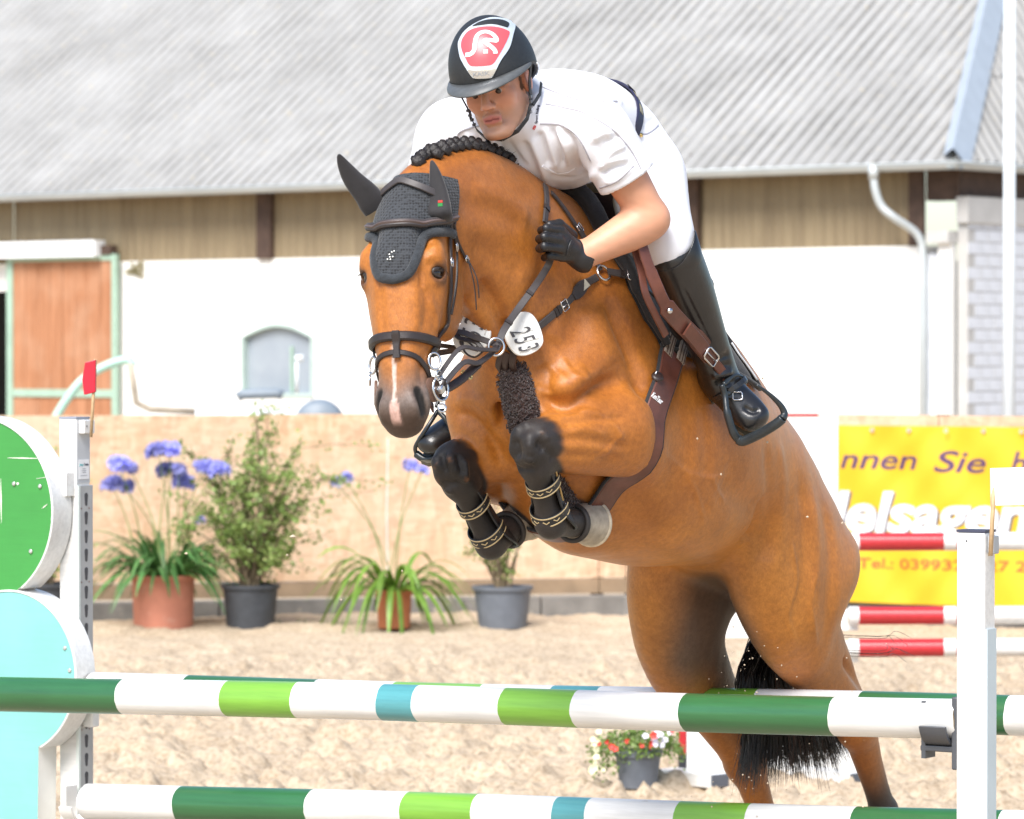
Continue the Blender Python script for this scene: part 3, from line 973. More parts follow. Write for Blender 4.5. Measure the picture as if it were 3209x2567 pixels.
# ============================================================ THE JUMP IN FRONT
JU = np.array([.852, -.523, 0]); JU /= np.linalg.norm(JU)       # along the poles, image right and nearer
JN = FW                                                          # towards the camera side
def paint(name, col, rough=.32, wear=.70, wcol=(.62, .60, .52), axis=None, streak=.86):
    m, nt, b = new_mat(name)
    tc = nt.nodes.new('ShaderNodeTexCoord'); mp = nt.nodes.new('ShaderNodeMapping')
    mp.inputs['Rotation'].default_value = (0, 0, math.atan2(.523, .852)) if axis is None else axis
    nt.links.new(tc.outputs['Object'], mp.inputs['Vector'])
    t = tex_noise(nt, 26, 6, .7, vec=mp.outputs[0], stretch=(.22, 1, 1)); t2 = tex_noise(nt, 3, 4); t4 = tex_noise(nt, 60, 4, .7, vec=mp.outputs[0], stretch=(.06, 1, 1))
    lo = tuple(c * .84 for c in col)
    c = ramp(nt, t2.outputs['Fac'], [(.3, lo), (.7, col)])
    cc_ = mixc(nt, 1.0, c.outputs[0], ramp(nt, t4.outputs['Fac'], [(.35, (streak, streak, streak)), (.6, (1, 1, 1))]).outputs[0], 'MULTIPLY')
    msk = ramp(nt, t.outputs['Fac'], [(wear, (0, 0, 0)), (wear + .05, (.85, .85, .85))])
    nt.links.new(mixc(nt, msk.outputs[0], cc_, wcol), b.inputs['Base Color'])
    b.inputs['Roughness'].default_value = rough; b.inputs['Specular IOR Level'].default_value = .5; b.inputs['Coat Weight'].default_value = .45; b.inputs['Coat Roughness'].default_value = .22
    bump(nt, b, t4.outputs['Fac'], .22, .002)
    return m
p_white = paint('white_paint', (.82, .82, .80), wcol=(.48, .42, .33), wear=.665)
p_dgreen = paint('dark_green_paint', (.028, .135, .045), wcol=(.20, .30, .14))
p_lgreen = paint('light_green_paint', (.20, .45, .05), wcol=(.4, .6, .25))
p_teal = paint('teal_paint', (.09, .33, .36), wcol=(.4, .6, .6))
p_red = paint('red_paint', (.52, .022, .030), wcol=(.6, .2, .18))
p_wood = simple('weathered_end_grain', (.40, .31, .20), .85, var=.35, vscale=30, bs=.5, bscale=60)
MP = {'w': p_white, 'd': p_dgreen, 'l': p_lgreen, 't': p_teal, 'r': p_red}

def pole_t(P0, px, u=JU):
    """distance along a pole through P0 (direction u) where it crosses picture column px"""
    k = (px - CX) / FPX
    return (k * P0[1] - P0[0]) / (u[0] - k * u[1])
def pole_dir(P0, px, py):
    """poles are not quite level: direction from P0 to where the far end is seen at column px, row py"""
    q = P0 + JU * pole_t(P0, px); q[2] = at(px, py, q[1])[2]
    d = q - P0
    return d / np.linalg.norm(d)
def jump_pole(P0, bands, rad, lab, ends=(True, True), u=JU):
    """bands: [(colour, px_end)], starting at px0"""
    px0 = bands[0]
    cols = []; ts = [pole_t(P0, px0, u)]
    for c, px in bands[1]:
        cols.append(c); ts.append(pole_t(P0, px, u))
    mats = [p_white, p_dgreen, p_lgreen, p_teal, p_red, p_wood]; key = 'wdltr'
    mb = MB(); n = 40
    a = np.cross(u, UP); a /= np.linalg.norm(a); b = np.cross(u, a)
    vs = []; rings = []
    rr = np.random.default_rng(int(abs(px0)) + 3); ph = rr.uniform(0, 6)
    for i, t in enumerate(ts):
        rings.append(len(vs))
        steps = 10
        if i < len(ts) - 1:
            for k in range(steps + 1):
                tt = t + (ts[i + 1] - t) * k / steps
                c = P0 + u * tt + a * .0025 * math.sin(tt * 1.7 + ph) + UP * .003 * math.sin(tt * 2.3 + ph * 2)
                jit = np.random.default_rng(1000 + i + (k == steps)).normal(0, 1, n) if k in (0, steps) else np.zeros(n)
                for q in range(n):
                    an = 2 * math.pi * q / n
                    jq = .0005 * sum(jit[q - z_] for z_ in range(6))
                    vs.append(c + u * jq + rad * (1 + .012 * math.sin(3 * an + tt * 2)) * (math.cos(an) * a + math.sin(an) * b))
    fs = []; mi = []
    blk = 11 * n
    for i in range(len(cols)):
        for k in range(10):
            o = i * blk + k * n
            for q in range(n):
                fs.append((o + q, o + (q + 1) % n, o + n + (q + 1) % n, o + n + q)); mi.append(key.index(cols[i]))
    mb.v = [tuple(v) for v in vs]; mb.f = fs; mb.m = mi
    # rounded worn ends
    for e, o in ((0, 0), (1, len(vs) - n)):
        base = [np.array(mb.v[o + q]) for q in range(n)]; c = sum(base) / n; sgn = -1 if e == 0 else 1
        r1 = len(mb.v)
        for q in range(n): mb.v.append(tuple(c + (base[q] - c) * .93 + u * sgn * .006))
        for q in range(n): mb.v.append(tuple(c + (base[q] - c) * .5 + u * sgn * .0065))
        for q in range(n):
            q2 = (q + 1) % n
            mb.f.append((o + q, o + q2, r1 + q2, r1 + q)); mb.m.append(key.index(cols[0 if e == 0 else -1]))
            mb.f.append((r1 + q, r1 + q2, r1 + n + q2, r1 + n + q)); mb.m.append(5)
        mb.f.append(tuple(r1 + n + q for q in range(n))); mb.m.append(5)
    o = mb.build('jump_pole', mats, None, auto=35)
    return tag(o, lab, 'jump pole')
FP0 = at(1265, 2206, 11.44); FU = pole_dir(FP0, 2995, 2252)
jump_pole(FP0, (-560, [('w', -90), ('d', 390), ('w', 718), ('l', 938), ('w', 1208), ('t', 1320), ('w', 1592), ('l', 1818), ('w', 2155), ('d', 2622), ('w', 3006)]), .0525,
          'striped top pole of the front element, its right end resting on a black cup', u=FU)
SB = at(262, 2163, 13.06)        # back row: where the upper pole meets the left standard
BP0 = SB + JU * .06; BU = pole_dir(BP0, 3150, 2243)
jump_pole(BP0, (292, [('w', 595), ('d', 1000), ('w', 1243), ('l', 1518), ('w', 1741), ('t', 1890), ('w', 2159), ('l', 2383), ('w', 2708), ('d', 3172), ('w', 3560)]), .057,
          'striped back element pole almost hidden behind the front pole, passing behind the right post', u=BU)
LP0 = at(285, 2510, 13.02); LU = pole_dir(LP0, 3010, 2598)
jump_pole(LP0, (272, [('w', 570), ('d', 985), ('w', 1285), ('l', 1505), ('w', 1758), ('t', 1862), ('w', 2140), ('l', 2362), ('w', 2690), ('d', 3150), ('w', 3500)]), .058,
          'lowest striped pole along the bottom of the picture, starting at the left standard', u=LU)
# ---------------- left standard with its round wing
jst = empty('jump_standard', SB * [1, 1, 0], 'white left jump standard with green and turquoise round wing and grey keyhole track', 'jump standard')
pc = at(234, 1600, 13.16); pc[2] = 0
PW, PD = .0345, .036
PT = at(234, 1312, 13.16)[2]
MB().obox(pc + UP * (PT / 2 + .01), JU * PW, JN * PD, UP * (PT / 2 - .01)).build('post', p_white, jst, bevel=.003)
MB().obox(pc + UP * (PT + .003), JU * (PW + .001), JN * (PD + .001), UP * .003).build('post_cap', simple('grey_cap', (.25, .27, .33), .5, var=.1), jst)
m_track = simple('galvanised_track', (.40, .41, .42), .45, metal=.4, var=.1, vscale=12)
m_slot = simple('slot_dark', (.06, .06, .065), .6, var=.2)
zt0 = at(285, 1522, 13.1)[2]
rf = pc + JU * PW                       # right face of the post
MB().obox(rf + JU * .005 + UP * zt0 / 2 + JN * .0, JU * .005, JN * (PD + .004), UP * zt0 / 2).build('keyhole_track', m_track, jst, bevel=.002)
MB().obox(rf + JU * .008 + JN * (PD + .001) + UP * zt0 / 2, JU * .006, JN * .005, UP * zt0 / 2).build('track_flange', simple('track_pale', (.62, .68, .66), .45, metal=.2, var=.05), jst)
MB().obox(rf + JU * .001 + UP * ((PT + zt0) / 2 - .002) , JU * .001, JN * (PD - .002), UP * ((PT - zt0) / 2 - .01)).build('track_backing', simple('pale_grey_face', (.50, .52, .54), .5, var=.05, vscale=10), jst)
keyme = None
z = zt0 - .045
while z > .1:
    if keyme is None:
        kb_ = MB(); pol = []
        for i in range(9): a = math.pi * i / 8; pol.append((.0085 * math.cos(a), .012 + .0085 * math.sin(a)))
        for i in range(5): a = math.pi + math.pi * i / 4; pol.append((.0055 * math.cos(a), -.017 + .0055 * math.sin(a)))
        kb_.prism(pol, (0, 0, 0), -JN, UP, JU, .0015); keyme = kb_.mesh('keyhole'); keyme.materials.append(m_slot)
    o = bpy.data.objects.new('keyhole', keyme); COL.objects.link(o); o.parent = jst
    o.location = Vector(rf + JU * .0112 - JN * .003 + UP * z - np.array(jst.location)); z -= .0606
for i in range(6):
    zz_ = zt0 - .015 - .24 * i - .06
    for d_ in (-.022, .018):
        MB().lathe(rf + JU * .0105 - JN * d_ + UP * zz_, [(.0028, 0), (.002, .001), (.0, .0012)], axis=JU, n=8, caps=False).build('rivet', simple('rust_rivet', (.18, .08, .05), .7, var=0), jst)
hz = at(283, 1338, 13.1)[2]
MB().obox(rf + JU * .014 + UP * hz - JN * .002, JU * .012, JN * .028, UP * .022).build('flag_holder', p_white, jst, bevel=.003)
MB().lathe(rf + JU * .0265 + UP * (hz + .002) + JN * .014, [(.003, 0), (.0025, .001), (.0, .0012)], axis=JU, n=10, caps=False).build('holder_screw', m_slot, jst)
sk0 = at(285, 1472, 13.1)[2]
MB().obox(rf + JU * .0032 + UP * sk0, JU * .0006, JN * .027, UP * .032).build('sticker', simple('sticker_white', (.78, .79, .80), .4, var=0), jst)
def face_text(body, z0, h, w, x0, mat, bold=0.):
    o_ = rf + JU * .0042 + JN * x0 + UP * z0
    return place_text('sticker_lettering', body, o_, -JN, UP, 1, mat, jst, 0, bold, w, h, extr=.0003)
face_text('Jump', sk0 + .012, .008, .020, .024, simple('sticker_teal', (.10, .42, .45), .5, var=0), .02); face_text('Trade', sk0 + .012, .008, .024, .001, simple('sticker_ink', (.03, .04, .06), .5, var=0), .02)
mbx = MB()
for i, (zq, w_) in enumerate(((.002, .018), (-.004, .022), (-.010, .018), (-.020, .034))):
    mbx.obox(rf + JU * .0042 + UP * (sk0 + zq), JU * .0003, JN * w_ / 2, UP * .0008)
mbx.build('sticker_rule', simple('sticker_grey', (.25, .27, .3), .5, var=0), jst)
# cups on the left standard
def cup(c, mat, parent, name='jump_cup', w=.05):
    mb = MB(); vs = []; n = 12
    for e in (-w / 2, w / 2):
        for r_ in (.064, .073):
            for i in range(n + 1):
                a = math.pi * (1.08 + .84 * i / n)
                vs.append(c + JU * e + r_ * (math.cos(a) * JN + math.sin(a) * UP))
    k = n + 1; fs = []
    for i in range(n):
        fs += [(i, i + 1, k + i + 1, k + i), (2 * k + i, 3 * k + i, 3 * k + i + 1, 2 * k + i + 1), (k + i, k + i + 1, 3 * k + i + 1, 3 * k + i), (i, 2 * k + i, 2 * k + i + 1, i + 1)]
    fs += [(0, k, 3 * k, 2 * k), (n, 2 * k + n, 3 * k + n, k + n)]
    mb.add(vs, fs)
    mb.obox(c - JU * (w / 2 + .006) + UP * -.03, JU * .006, JN * .03, UP * .075)
    return mb.build(name, mat, parent, auto=40)
m_cupw = simple('white_plastic_cup', (.78, .78, .76), .4, var=.05); m_cupg = simple('dark_plastic_cup', (.07, .075, .085), .45, var=.15)
for P_ in (SB, LP0):
    k_ = np.dot(pc - P_, JU) + PW + .042
    c_ = P_ + JU * k_
    cup(c_, m_cupw, jst)
MB().obox(rf + JU * .03 + UP * (SB[2] - .095) + JN * .0, JU * .022, JN * .02, UP * .03).build('cup_hook', m_cupw, jst, bevel=.006)
# the wing: outline in the plane of the fence
wc_ = pc + JN * .140                       # front face plane point
def wp2(px, py):
    p = PL(px, py, wc_, JN); return np.dot(p - wc_, JU), p[2]
def ell_pts(cx, cy, rz, a0, a1, n):
    return [(cx + rz * math.cos(a), cy + rz * math.sin(a)) for a in np.linspace(a0, a1, n)]
gx, gz = wp2(-66, 1600); gr = .300
tx_, tz_ = wp2(34, 2108); tr = .262
nx_, nz_ = wp2(113, 2316)
WT = .094
def wing_part(name, cx, cz, r_, lift, mat_f, a0, a1, extra=None):
    n = 48
    pol = ell_pts(cx, cz, r_, a0, a1, n)
    if extra: pol = pol + extra
    mb = MB(); mb.prism(pol, wc_ * [1, 1, 0] + JN * lift, JU, UP, JN, WT, 0, 1)
    return mb.build(name, [mat_f, simple('wing_edge_white', (.80, .79, .74), .5, var=.06, vscale=9)], jst, auto=40)
p_wg = paint('wing_green', (.045, .30, .055), rough=.5, wear=.735, wcol=(.60, .62, .5), axis=(0, 0, .5), streak=.95); p_wt = paint('wing_turquoise', (.22, .545, .51), rough=.55, wear=.74, wcol=(.55, .62, .55), axis=(0, 0, .5), streak=.97)
def disc_minus(name, cx, cz, r_, cx2, cz2, r2, lift, mat):
    """disc whose part inside a second disc is left out (the lower panel starts there)"""
    pts = []
    for a in np.linspace(0, 2 * math.pi, 97)[:-1]:
        x, z = cx + r_ * math.cos(a), cz + r_ * math.sin(a)
        d = math.hypot(x - cx2, z - cz2)
        if d < r2 + .002:
            x, z = cx2 + (x - cx2) / d * (r2 + .002), cz2 + (z - cz2) / d * (r2 + .002)
        pts.append((x, z))
    mb = MB(); mb.prism(pts, wc_ * [1, 1, 0] + JN * lift, JU, UP, JN, WT, 0, 1)
    return mb.build(name, [mat, simple('wing_edge_white', (.80, .79, .74), .5, var=.06, vscale=9)], jst, auto=40)
disc_minus('green_panel', gx, gz, gr, tx_, tz_, tr, .0, p_wg)
a_n = math.atan2(nz_ - tz_, nx_ - tx_)
left_x = 2 * tx_ - nx_
pol = ell_pts(tx_, tz_, tr, a_n, math.pi - a_n, 60) + [(left_x, .05), (nx_, .05)]
mb = MB(); mb.prism(pol, wc_ * [1, 1, 0] + JN * .002, JU, UP, JN, WT, 0, 1)
mb.build('turquoise_panel', [p_wt, simple('wing_edge_white', (.80, .79, .74), .5, var=.06, vscale=9)], jst, auto=40)
# white rims set back from the faces
def rim_arc(name, cx, cz, r_, a0, a1, w=.006):
    P = [wc_ * [1, 1, 0] + JU * (cx + (r_ + .002) * math.cos(a)) + UP * (cz + (r_ + .002) * math.sin(a)) - JN * (WT / 2) for a in np.linspace(a0, a1, 50)]
    N = [math.cos(a) * JU + math.sin(a) * UP for a in np.linspace(a0, a1, 50)]
    return MB().strap(P, np.array(N), WT + .008, w).build(name, p_white, jst, auto=40)
rim_arc('panel_rim', gx, gz, gr, -.95, 3.6); rim_arc('panel_rim', tx_, tz_, tr, a_n + .02, 2.1)
# tie between wing and post
z0_, z1_ = wp2(180, 1557)[1], wp2(180, 1484)[1]
xa, xb = wp2(172, 1500)[0], np.dot(pc - wc_, JU) - PW
MB().obox(wc_ * [1, 1, 0] + JU * (xa + xb) / 2 + UP * (z0_ + z1_) / 2 - JN * .115, JU * (xb - xa) / 2, JN * .055, UP * (z1_ - z0_) / 2).build('tie', p_white, jst)
for x, y in ((127, 1524), (45, 1516), (98, 1728), (220, 2101), (205, 2031)):
    X_, Z_ = wp2(x, y)
    MB().lathe(wc_ * [1, 1, 0] + JU * X_ + UP * Z_ + JN * .003, [(.007, 0), (.006, .0025), (.002, .003), (.0, .001)], axis=JN, n=12, caps=False).build('panel_screw', simple('screw_zinc', (.6, .6, .58), .35, metal=.6, var=0), jst, smooth=True)
sc_ = MB()
for (x0, y0, x1, y1, w_) in ((25, 1435, 128, 1437, .004), (3, 1500, 5, 1640, .006), (150, 1580, 132, 1594, .004), (60, 1517, 52, 1514, .010), (140, 1587, 150, 1580, .003), (115, 1500, 172, 1492, .0015)):
    A_, B_2 = wp2(x0, y0), wp2(x1, y1)
    a_, b_2 = wc_ * [1, 1, 0] + JU * A_[0] + UP * A_[1], wc_ * [1, 1, 0] + JU * B_2[0] + UP * B_2[1]
    sc_.strap([a_ + JN * .001, (a_ + b_2) / 2 + JN * .001, b_2 + JN * .001], JN, [.0012, w_, .001], .0006)
sc_.build('paint_scratch', simple('bare_filler', (.78, .80, .70), .6, var=0), jst)
MB().obox(pc + UP * .02 - JN * .05, JU * .05, JN * .35, UP * .02).build('foot', p_white, jst)
# red flag on its stick
rfz = at(283, 1330, 13.1)
flg = empty('flag', rfz, 'red flag on a thin wooden stick on top of the left jump standard', 'flag')
s0_, s1_ = at(285, 1370, 13.09), at(299, 1126, 13.10)
m_stick = simple('pale_wood_stick', (.52, .36, .20), .7, var=.2, vscale=40)
MB().tube([s0_, s1_], .0052, 8).build('stick', m_stick, flg, smooth=True)
m_flag = simple('red_flag', (.60, .012, .035), .4, var=.08, vscale=20)
fp_ = [at(x, y, 13.085) for x, y in ((299, 1127), (266, 1136), (257, 1190), (263, 1238), (298, 1229))]
mb = MB(); th = np.array([.15, 1, 0]) * .018
mb.add([p for p in fp_] + [p + th for p in fp_], [(0, 1, 2, 3, 4), (9, 8, 7, 6, 5), (0, 5, 6, 1), (1, 6, 7, 2), (2, 7, 8, 3), (3, 8, 9, 4), (4, 9, 5, 0)])
mb.build('cloth', m_flag, flg, bevel=.002)
# ---------------- right post (front row)
rst = empty('jump_standard', at(3050, 2250, 10.5) * [1, 1, 0], 'white right jump standard with dark cap holding the front pole', 'jump standard')
rc = at(3058, 2100, 10.50); rc[2] = 0; RT = at(3058, 1668, 10.5)[2]
RW, RD = .0400, .032
MB().obox(rc + UP * (RT / 2), JU * RW, JN * RD, UP * (RT / 2)).build('post', p_white, rst, bevel=.003)
MB().obox(rc + UP * (RT + .004), JU * (RW + .001), JN * (RD + .001), UP * .0035).build('post_cap', simple('dark_cap', (.05, .055, .09), .5, var=.1), rst)
MB().obox(rc + UP * (RT / 2 - .1) + JU * (RW + .003), JU * .003, JN * (RD - .004), UP * (RT / 2 - .15)).build('keyhole_track', simple('pale_blue_track', (.55, .64, .68), .45, metal=.2, var=.05), rst)
MB().lathe(rc - JU * .012 + JN * RD + UP * (RT - .022), [(.003, 0), (.002, .001), (.0, .0012)], axis=JN, n=8, caps=False).build('rivet', m_slot, rst)
# bracket for the flag, and black cup
bz = at(3108, 1708, 10.45)[2]
MB().obox(rc + JU * (RW + .012) + UP * bz + JN * .006, JU * .010, JN * .016, UP * .024).build('flag_holder', simple('grey_holder', (.42, .44, .46), .5, metal=.3, var=.1), rst, bevel=.003)
pe = FP0 + FU * pole_t(FP0, 2958, FU)
cz_ = pe[2]
cup(pe, m_cupg, rst, 'jump_cup', .075)
pA, pB = FP0 + FU * pole_t(FP0, 2900, FU), rc - JU * RW
mb = MB().obox((pA + pB) / 2 * [1, 1, 0] + UP * (cz_ - .078), JU * np.dot(pB - pA, JU) / 2, JN * .026, UP * .008)
mb.obox(pB * [1, 1, 0] + UP * (cz_ - .035) - JU * .008, JU * .008, JN * .03, UP * .095)
mb.obox(pB * [1, 1, 0] + UP * (cz_ - .02) - JU * .022, JU * .012, JN * .012, UP * .02)
mb.build('cup_bracket', m_cupg, rst, bevel=.004)
MB().obox(rc + UP * .02 - JN * .0, JU * .06, JN * .3, UP * .02).build('foot', p_white, rst)
wf_ = empty('flag', at(3112, 1700, 10.42), 'white square flag on a wooden stick beside the right standard', 'flag')
MB().tube([at(3104, 1742, 10.42), at(3112, 1585, 10.43), at(3112, 1480, 10.44)], .006, 8).build('stick', m_stick, wf_, smooth=True)
fp_ = [at(x, y, 10.43) for x, y in ((3104, 1468), (3250, 1464), (3254, 1582), (3106, 1586))]
mb = MB(); th = np.array([0, 1, 0]) * .016
mb.add(fp_ + [p + th for p in fp_], [(0, 1, 2, 3), (7, 6, 5, 4), (0, 4, 5, 1), (1, 5, 6, 2), (2, 6, 7, 3), (3, 7, 4, 0)])
mb.build('cloth', simple('white_flag', (.82, .82, .82), .45, var=.03), wf_, bevel=.002)

# ============================================================ SECOND JUMP BEHIND, RIGHT
BY = 22.3
bj = empty('jump_standard', at(2590, 1900, BY) * [1, 1, 0], 'white background jump standard with red stripe along its top, left of the yellow banner', 'jump standard')
def bx(name, x0, y0, x1, y1, Y, dep, mat, parent, bev=.003):
    a, b = at(x0, y0, Y), at(x1, y1, Y)
    return MB().obox((a + b) / 2 + np.array([0, dep / 2, 0]), np.array([abs(b[0] - a[0]) / 2, 0, 0]), np.array([0, dep / 2, 0]), UP * abs(b[2] - a[2]) / 2).build(name, mat, parent, bevel=bev)
zg = lambda Y: CY + FPX * math.tan(math.atan2(CAMZ, Y) - PITCH)
bx('post', 2570, 1288, 2626, zg(BY) - 1, BY, .09, p_white, bj)
bx('wing_panel', 2180, 1306, 2566, 2000, BY + .02, .03, p_white, bj)
bx('wing_stripe', 2180, 1296, 2564, 1305, BY + .015, .04, p_red, bj)
bx('foot', 2540, zg(BY) - 30, 2660, zg(BY) - 2, BY - .3, .7, p_white, bj)
for y in (1697, 1930, 2030):
    bx('jump_cup', 2630, y - 20, 2690, y + 46, BY - .02, .07, m_cupw, bj, .004)
bu = np.array([1, -.02, 0]); bu /= np.linalg.norm(bu)
def bg_pole(y, lab):
    global JU
    keep = JU; JU = bu
    o = jump_pole(at(2660, y, BY - .08), (2662, [('w', 2692), ('r', 2958), ('w', 2998), ('r', 3090), ('w', 3420), ('r', 3700)]), .050, lab, u=bu)
    JU = keep
bg_pole(1697, 'red and white pole in the background, uppermost, crossing the yellow banner')
bg_pole(1928, 'red and white pole in the background, middle one just below the banner')
bg_pole(2029, 'red and white pole in the background, lowest of the three')
bj2 = empty('jump_standard', at(3800, 1900, BY) * [1, 1, 0], 'far white jump standard outside the frame', 'jump standard')
bpy.data.objects.remove(bj2)
# low wall element with two feet, behind the hind legs
pw = empty('wall_panel', at(2400, 2425, 18.9) * [1, 1, 0], 'low white jump wall panel with red and black end standing behind the horse hind legs', 'jump wall')
bx('board', 2152, 2290, 2735, 2428, 18.9, .10, p_white, pw)
bx('end_stripe', 2128, 2290, 2151, 2366, 18.9, .11, p_red, pw); bx('end_block', 2128, 2368, 2151, 2428, 18.9, .11, simple('black_paint', (.03, .032, .04), .5, var=.1), pw)
m_bend = simple('dark_grey_end', (.10, .11, .13), .6, var=.15)
def foot_block(x0, x1, xe, y0, y1, Y):
    a, b = at(x0, y1, Y), at(x1, y1, Y - .25)
    d = (b - a) * [1, 1, 0]; L = np.linalg.norm(d); d /= L; n = np.array([d[1], -d[0], 0])
    h = at(x1, y0, Y - .25)[2] - at(x1, y1, Y - .25)[2]
    c = (a + b) / 2 * [1, 1, 0] + UP * (h / 2 + .002) - n * .06
    MB().obox(c, d * L / 2, n * .06, UP * h / 2).build('foot_beam', p_white, pw, bevel=.004)
    MB().obox(c + d * (L / 2 + .004), d * .004, n * .056, UP * (h / 2 - .004)).build('beam_end', m_bend, pw)
foot_block(2058, 2226, 2268, 2436, 2480, 18.75); foot_block(2482, 2662, 2720, 2428, 2476, 18.75)

# ============================================================ THE HORSE
HRES = 0.0062
def V3(*a): return np.array(a, float)
# head frame
HY, HPH, HRO = R(17), R(12), R(3.6)
H_hf = V3(-math.sin(HY), -math.cos(HY), 0); H_l0 = V3(math.cos(HY), -math.sin(HY), 0)
H_d0 = -math.cos(HPH) * V3(0, 0, 1) + math.sin(HPH) * H_hf
H_n = math.cos(HPH) * H_hf + math.sin(HPH) * V3(0, 0, 1)
H_d = math.cos(HRO) * H_d0 + math.sin(HRO) * H_l0
H_l = math.cos(HRO) * H_l0 - math.sin(HRO) * H_d0
H_o = np.array([-0.272, 10.33, 2.415])
def HD(t, l, n):                      # head coordinates -> place
    return H_o + H_d * t + H_l * l + H_n * n
def HDl(t, l, n): return W2L(HD(t, l, n))
def dirL(v): return np.array([np.dot(v, FW), np.dot(v, LF), v[2]])
HlL, HnL, HdL = dirL(H_l), dirL(H_n), dirL(H_d)
HAX = [HdL, HlL, HnL]

FORE = []
for sg, kn, fe, el, co in ((1, (1668, 1396, .14), (1726, 1636, .125), tuple(HL(1925, 1352, .215)), (1812, 1640, .12)),
                           (-1, (1420, 1462, -.125), (1538, 1700, -.10), (-.22, -.18, 1.70), (1608, 1650, -.10))):
    FORE.append((V3(*el), HL(*kn), HL(*fe), HL(*co), sg))
HIND = [
    (V3(-1.20, .13, 1.50), V3(-1.20, .175, 1.26), HL(2685, 2262, .17), HL(2768, 2545, .15), 1),
    (V3(-1.18, -.13, 1.48), V3(-1.15, -.17, 1.18), HL(2335, 2375, -.17), HL(2418, 2640, -.15), -1),
]

def build_horse_field(fore=True, res=HRES):
    S = SDF((-2.05, -0.50, 0.38), (0.80, 0.50, 2.70), res)
    # trunk
    S.chain([(-.03, 0, 1.90), (-.28, 0, 1.87), (-.65, 0, 1.79), (-.98, 0, 1.68), (-1.22, 0, 1.57), (-1.42, 0, 1.44)],
            [(.145, .20), (.235, .38), (.30, .385), (.275, .29), (.235, .24), (.165, .18)], .05)
    S.chain([(-.14, 0, 2.24), (-.40, 0, 2.19), (-.80, 0, 1.96)], [(.07, .17), (.085, .18), (.10, .15)], .10)   # withers and back
    # neck
    S.chain([(-.24, 0, 2.03), (.0, 0, 2.21), (.20, 0, 2.33), (.38, -.008, 2.365), (.47, -.015, 2.35)],
            [(.16, .34), (.125, .275), (.10, .205), (.085, .155), (.08, .12)], .07)
    for sg in (1, -1):
        S.limb((-.30, .14 * sg, 2.12), (-.04, .158 * sg, 1.86), (.06, .12), (.07, .11), .08)         # shoulder blade
        S.ell((-.03, .148 * sg, 1.83), (.10, .072, .12), .05)                                         # point of shoulder
        S.ell((.01, .088 * sg, 1.80), (.085, .088, .15), .03)                                         # pectorals
        S.limb((-.30, .20 * sg, 1.90), (-.24, .215 * sg, 1.74), (.075, .13), (.085, .10), .05)        # triceps
        S.ell((-.62, .16 * sg, 1.70), (.34, .15, .26), .08)                                           # ribs
        S.limb((-1.12, .11 * sg, 1.62), (-1.34, .18 * sg, 1.34), (.12, .17), (.13, .215), .08)       # rump
    # forelegs: elbow, knee, fetlock, coronet
    S.limb((-.12, 0.03, 1.70), (-.32, 0, 1.57), .075, .11, .05)
    for (E, K, Fk, Co, sg) in (FORE if fore else []):
        S.chain([E + (E - K) * .12, E, E + (K - E) * .5, E + (K - E) * .82, K], [(.080, .118), (.082, .116), (.073, .094), (.056, .063), (.05, .055)], .018)
        dk = (Fk - K) / np.linalg.norm(Fk - K); ek = (K - E) / np.linalg.norm(K - E)
        sk = np.cross(ek, dk); sk /= np.linalg.norm(sk); fk = np.cross(sk, dk)
        if np.dot(fk, ek) < 0: fk = -fk
        KA = [dk, sk, fk]
        S.ell(K - dk * .004 - fk * .010, (.053, .047, .044), .016, KA)
        S.ell(K - ek * .035 - dk * .028, (.034, .048, .040), .03, KA)                 # lower end of the forearm
        for q in (1, -1):
            S.ell(K + dk * .004 + sk * .030 * q + fk * .030, (.034, .017, .022), .008, KA)   # carpal bones
            S.ell(K - dk * .034 + sk * .024 * q + fk * .020, (.022, .020, .022), .010, KA)
            S.ell(K + dk * .054 + sk * .026 * q + fk * .012, (.020, .017, .022), .010, KA)
        S.limb(K + dk * .030 + sk * .03 + fk * .052, K + dk * .030 - sk * .03 + fk * .052, .009, .009, .012, cut=True)
        S.limb(K - dk * .02 + fk * .056, K + dk * .02 + fk * .056, .006, .006, .012, cut=True)
        S.ell(K - fk * .045 + dk * .0, (.032, .020, .026), .022, KA)                  # accessory bone at the back
        S.ell(K + dk * .062, (.036, .040, .040), .03, KA)
        S.chain([K + dk * .04, K + dk * .11, Fk - dk * .05, Fk], [(.040, .043), (.028, .035), (.026, .033), (.034, .039)], .02)
        S.ell(Fk, (.044, .040, .046), .02)
        S.limb(Fk, Co, (.036, .036), (.043, .042), .02)
    # hind legs: hip, stifle, hock, fetlock
    for (Hp, St, Hk, Fk, sg) in HIND:
        d = Hk - St
        S.chain([Hp, Hp * .4 + St * .6, St + d * .12, St + d * .5, St + d * .82, Hk], [(.135, .245), (.13, .22), (.105, .165), (.070, .112), (.050, .078), (.048, .074)], .05)
        S.ell(Hk, (.066, .052, .074), .03)
        S.limb(St + d * .45 + V3(-.02, .055 * sg, .0), Hk + V3(-.016, .050 * sg, .07), .009, .008, .03, cut=True)   # hollow before the Achilles tendon
        S.ell(St + d * .22 + V3(.05, .035 * sg, 0), (.06, .05, .10), .04)
        S.limb(Hk + V3(-.045, 0, .06), Hk + V3(-.035, 0, -.02), .026, .032, .03)    # point of hock
        dk = (Fk - Hk) / np.linalg.norm(Fk - Hk)
        S.chain([Hk, Hk + dk * .10, Fk - dk * .06, Fk], [(.050, .066), (.040, .052), (.034, .042), (.042, .046)], .03)
        S.ell(Fk, (.048, .042, .048), .02)
    S.limb((-1.0, 0, 1.46), (-1.25, 0, 1.42), .06, .09, .08)                    # groin
    S.limb((-1.02, 0, 1.43), (-1.14, 0, 1.385), .035, .045, .04)
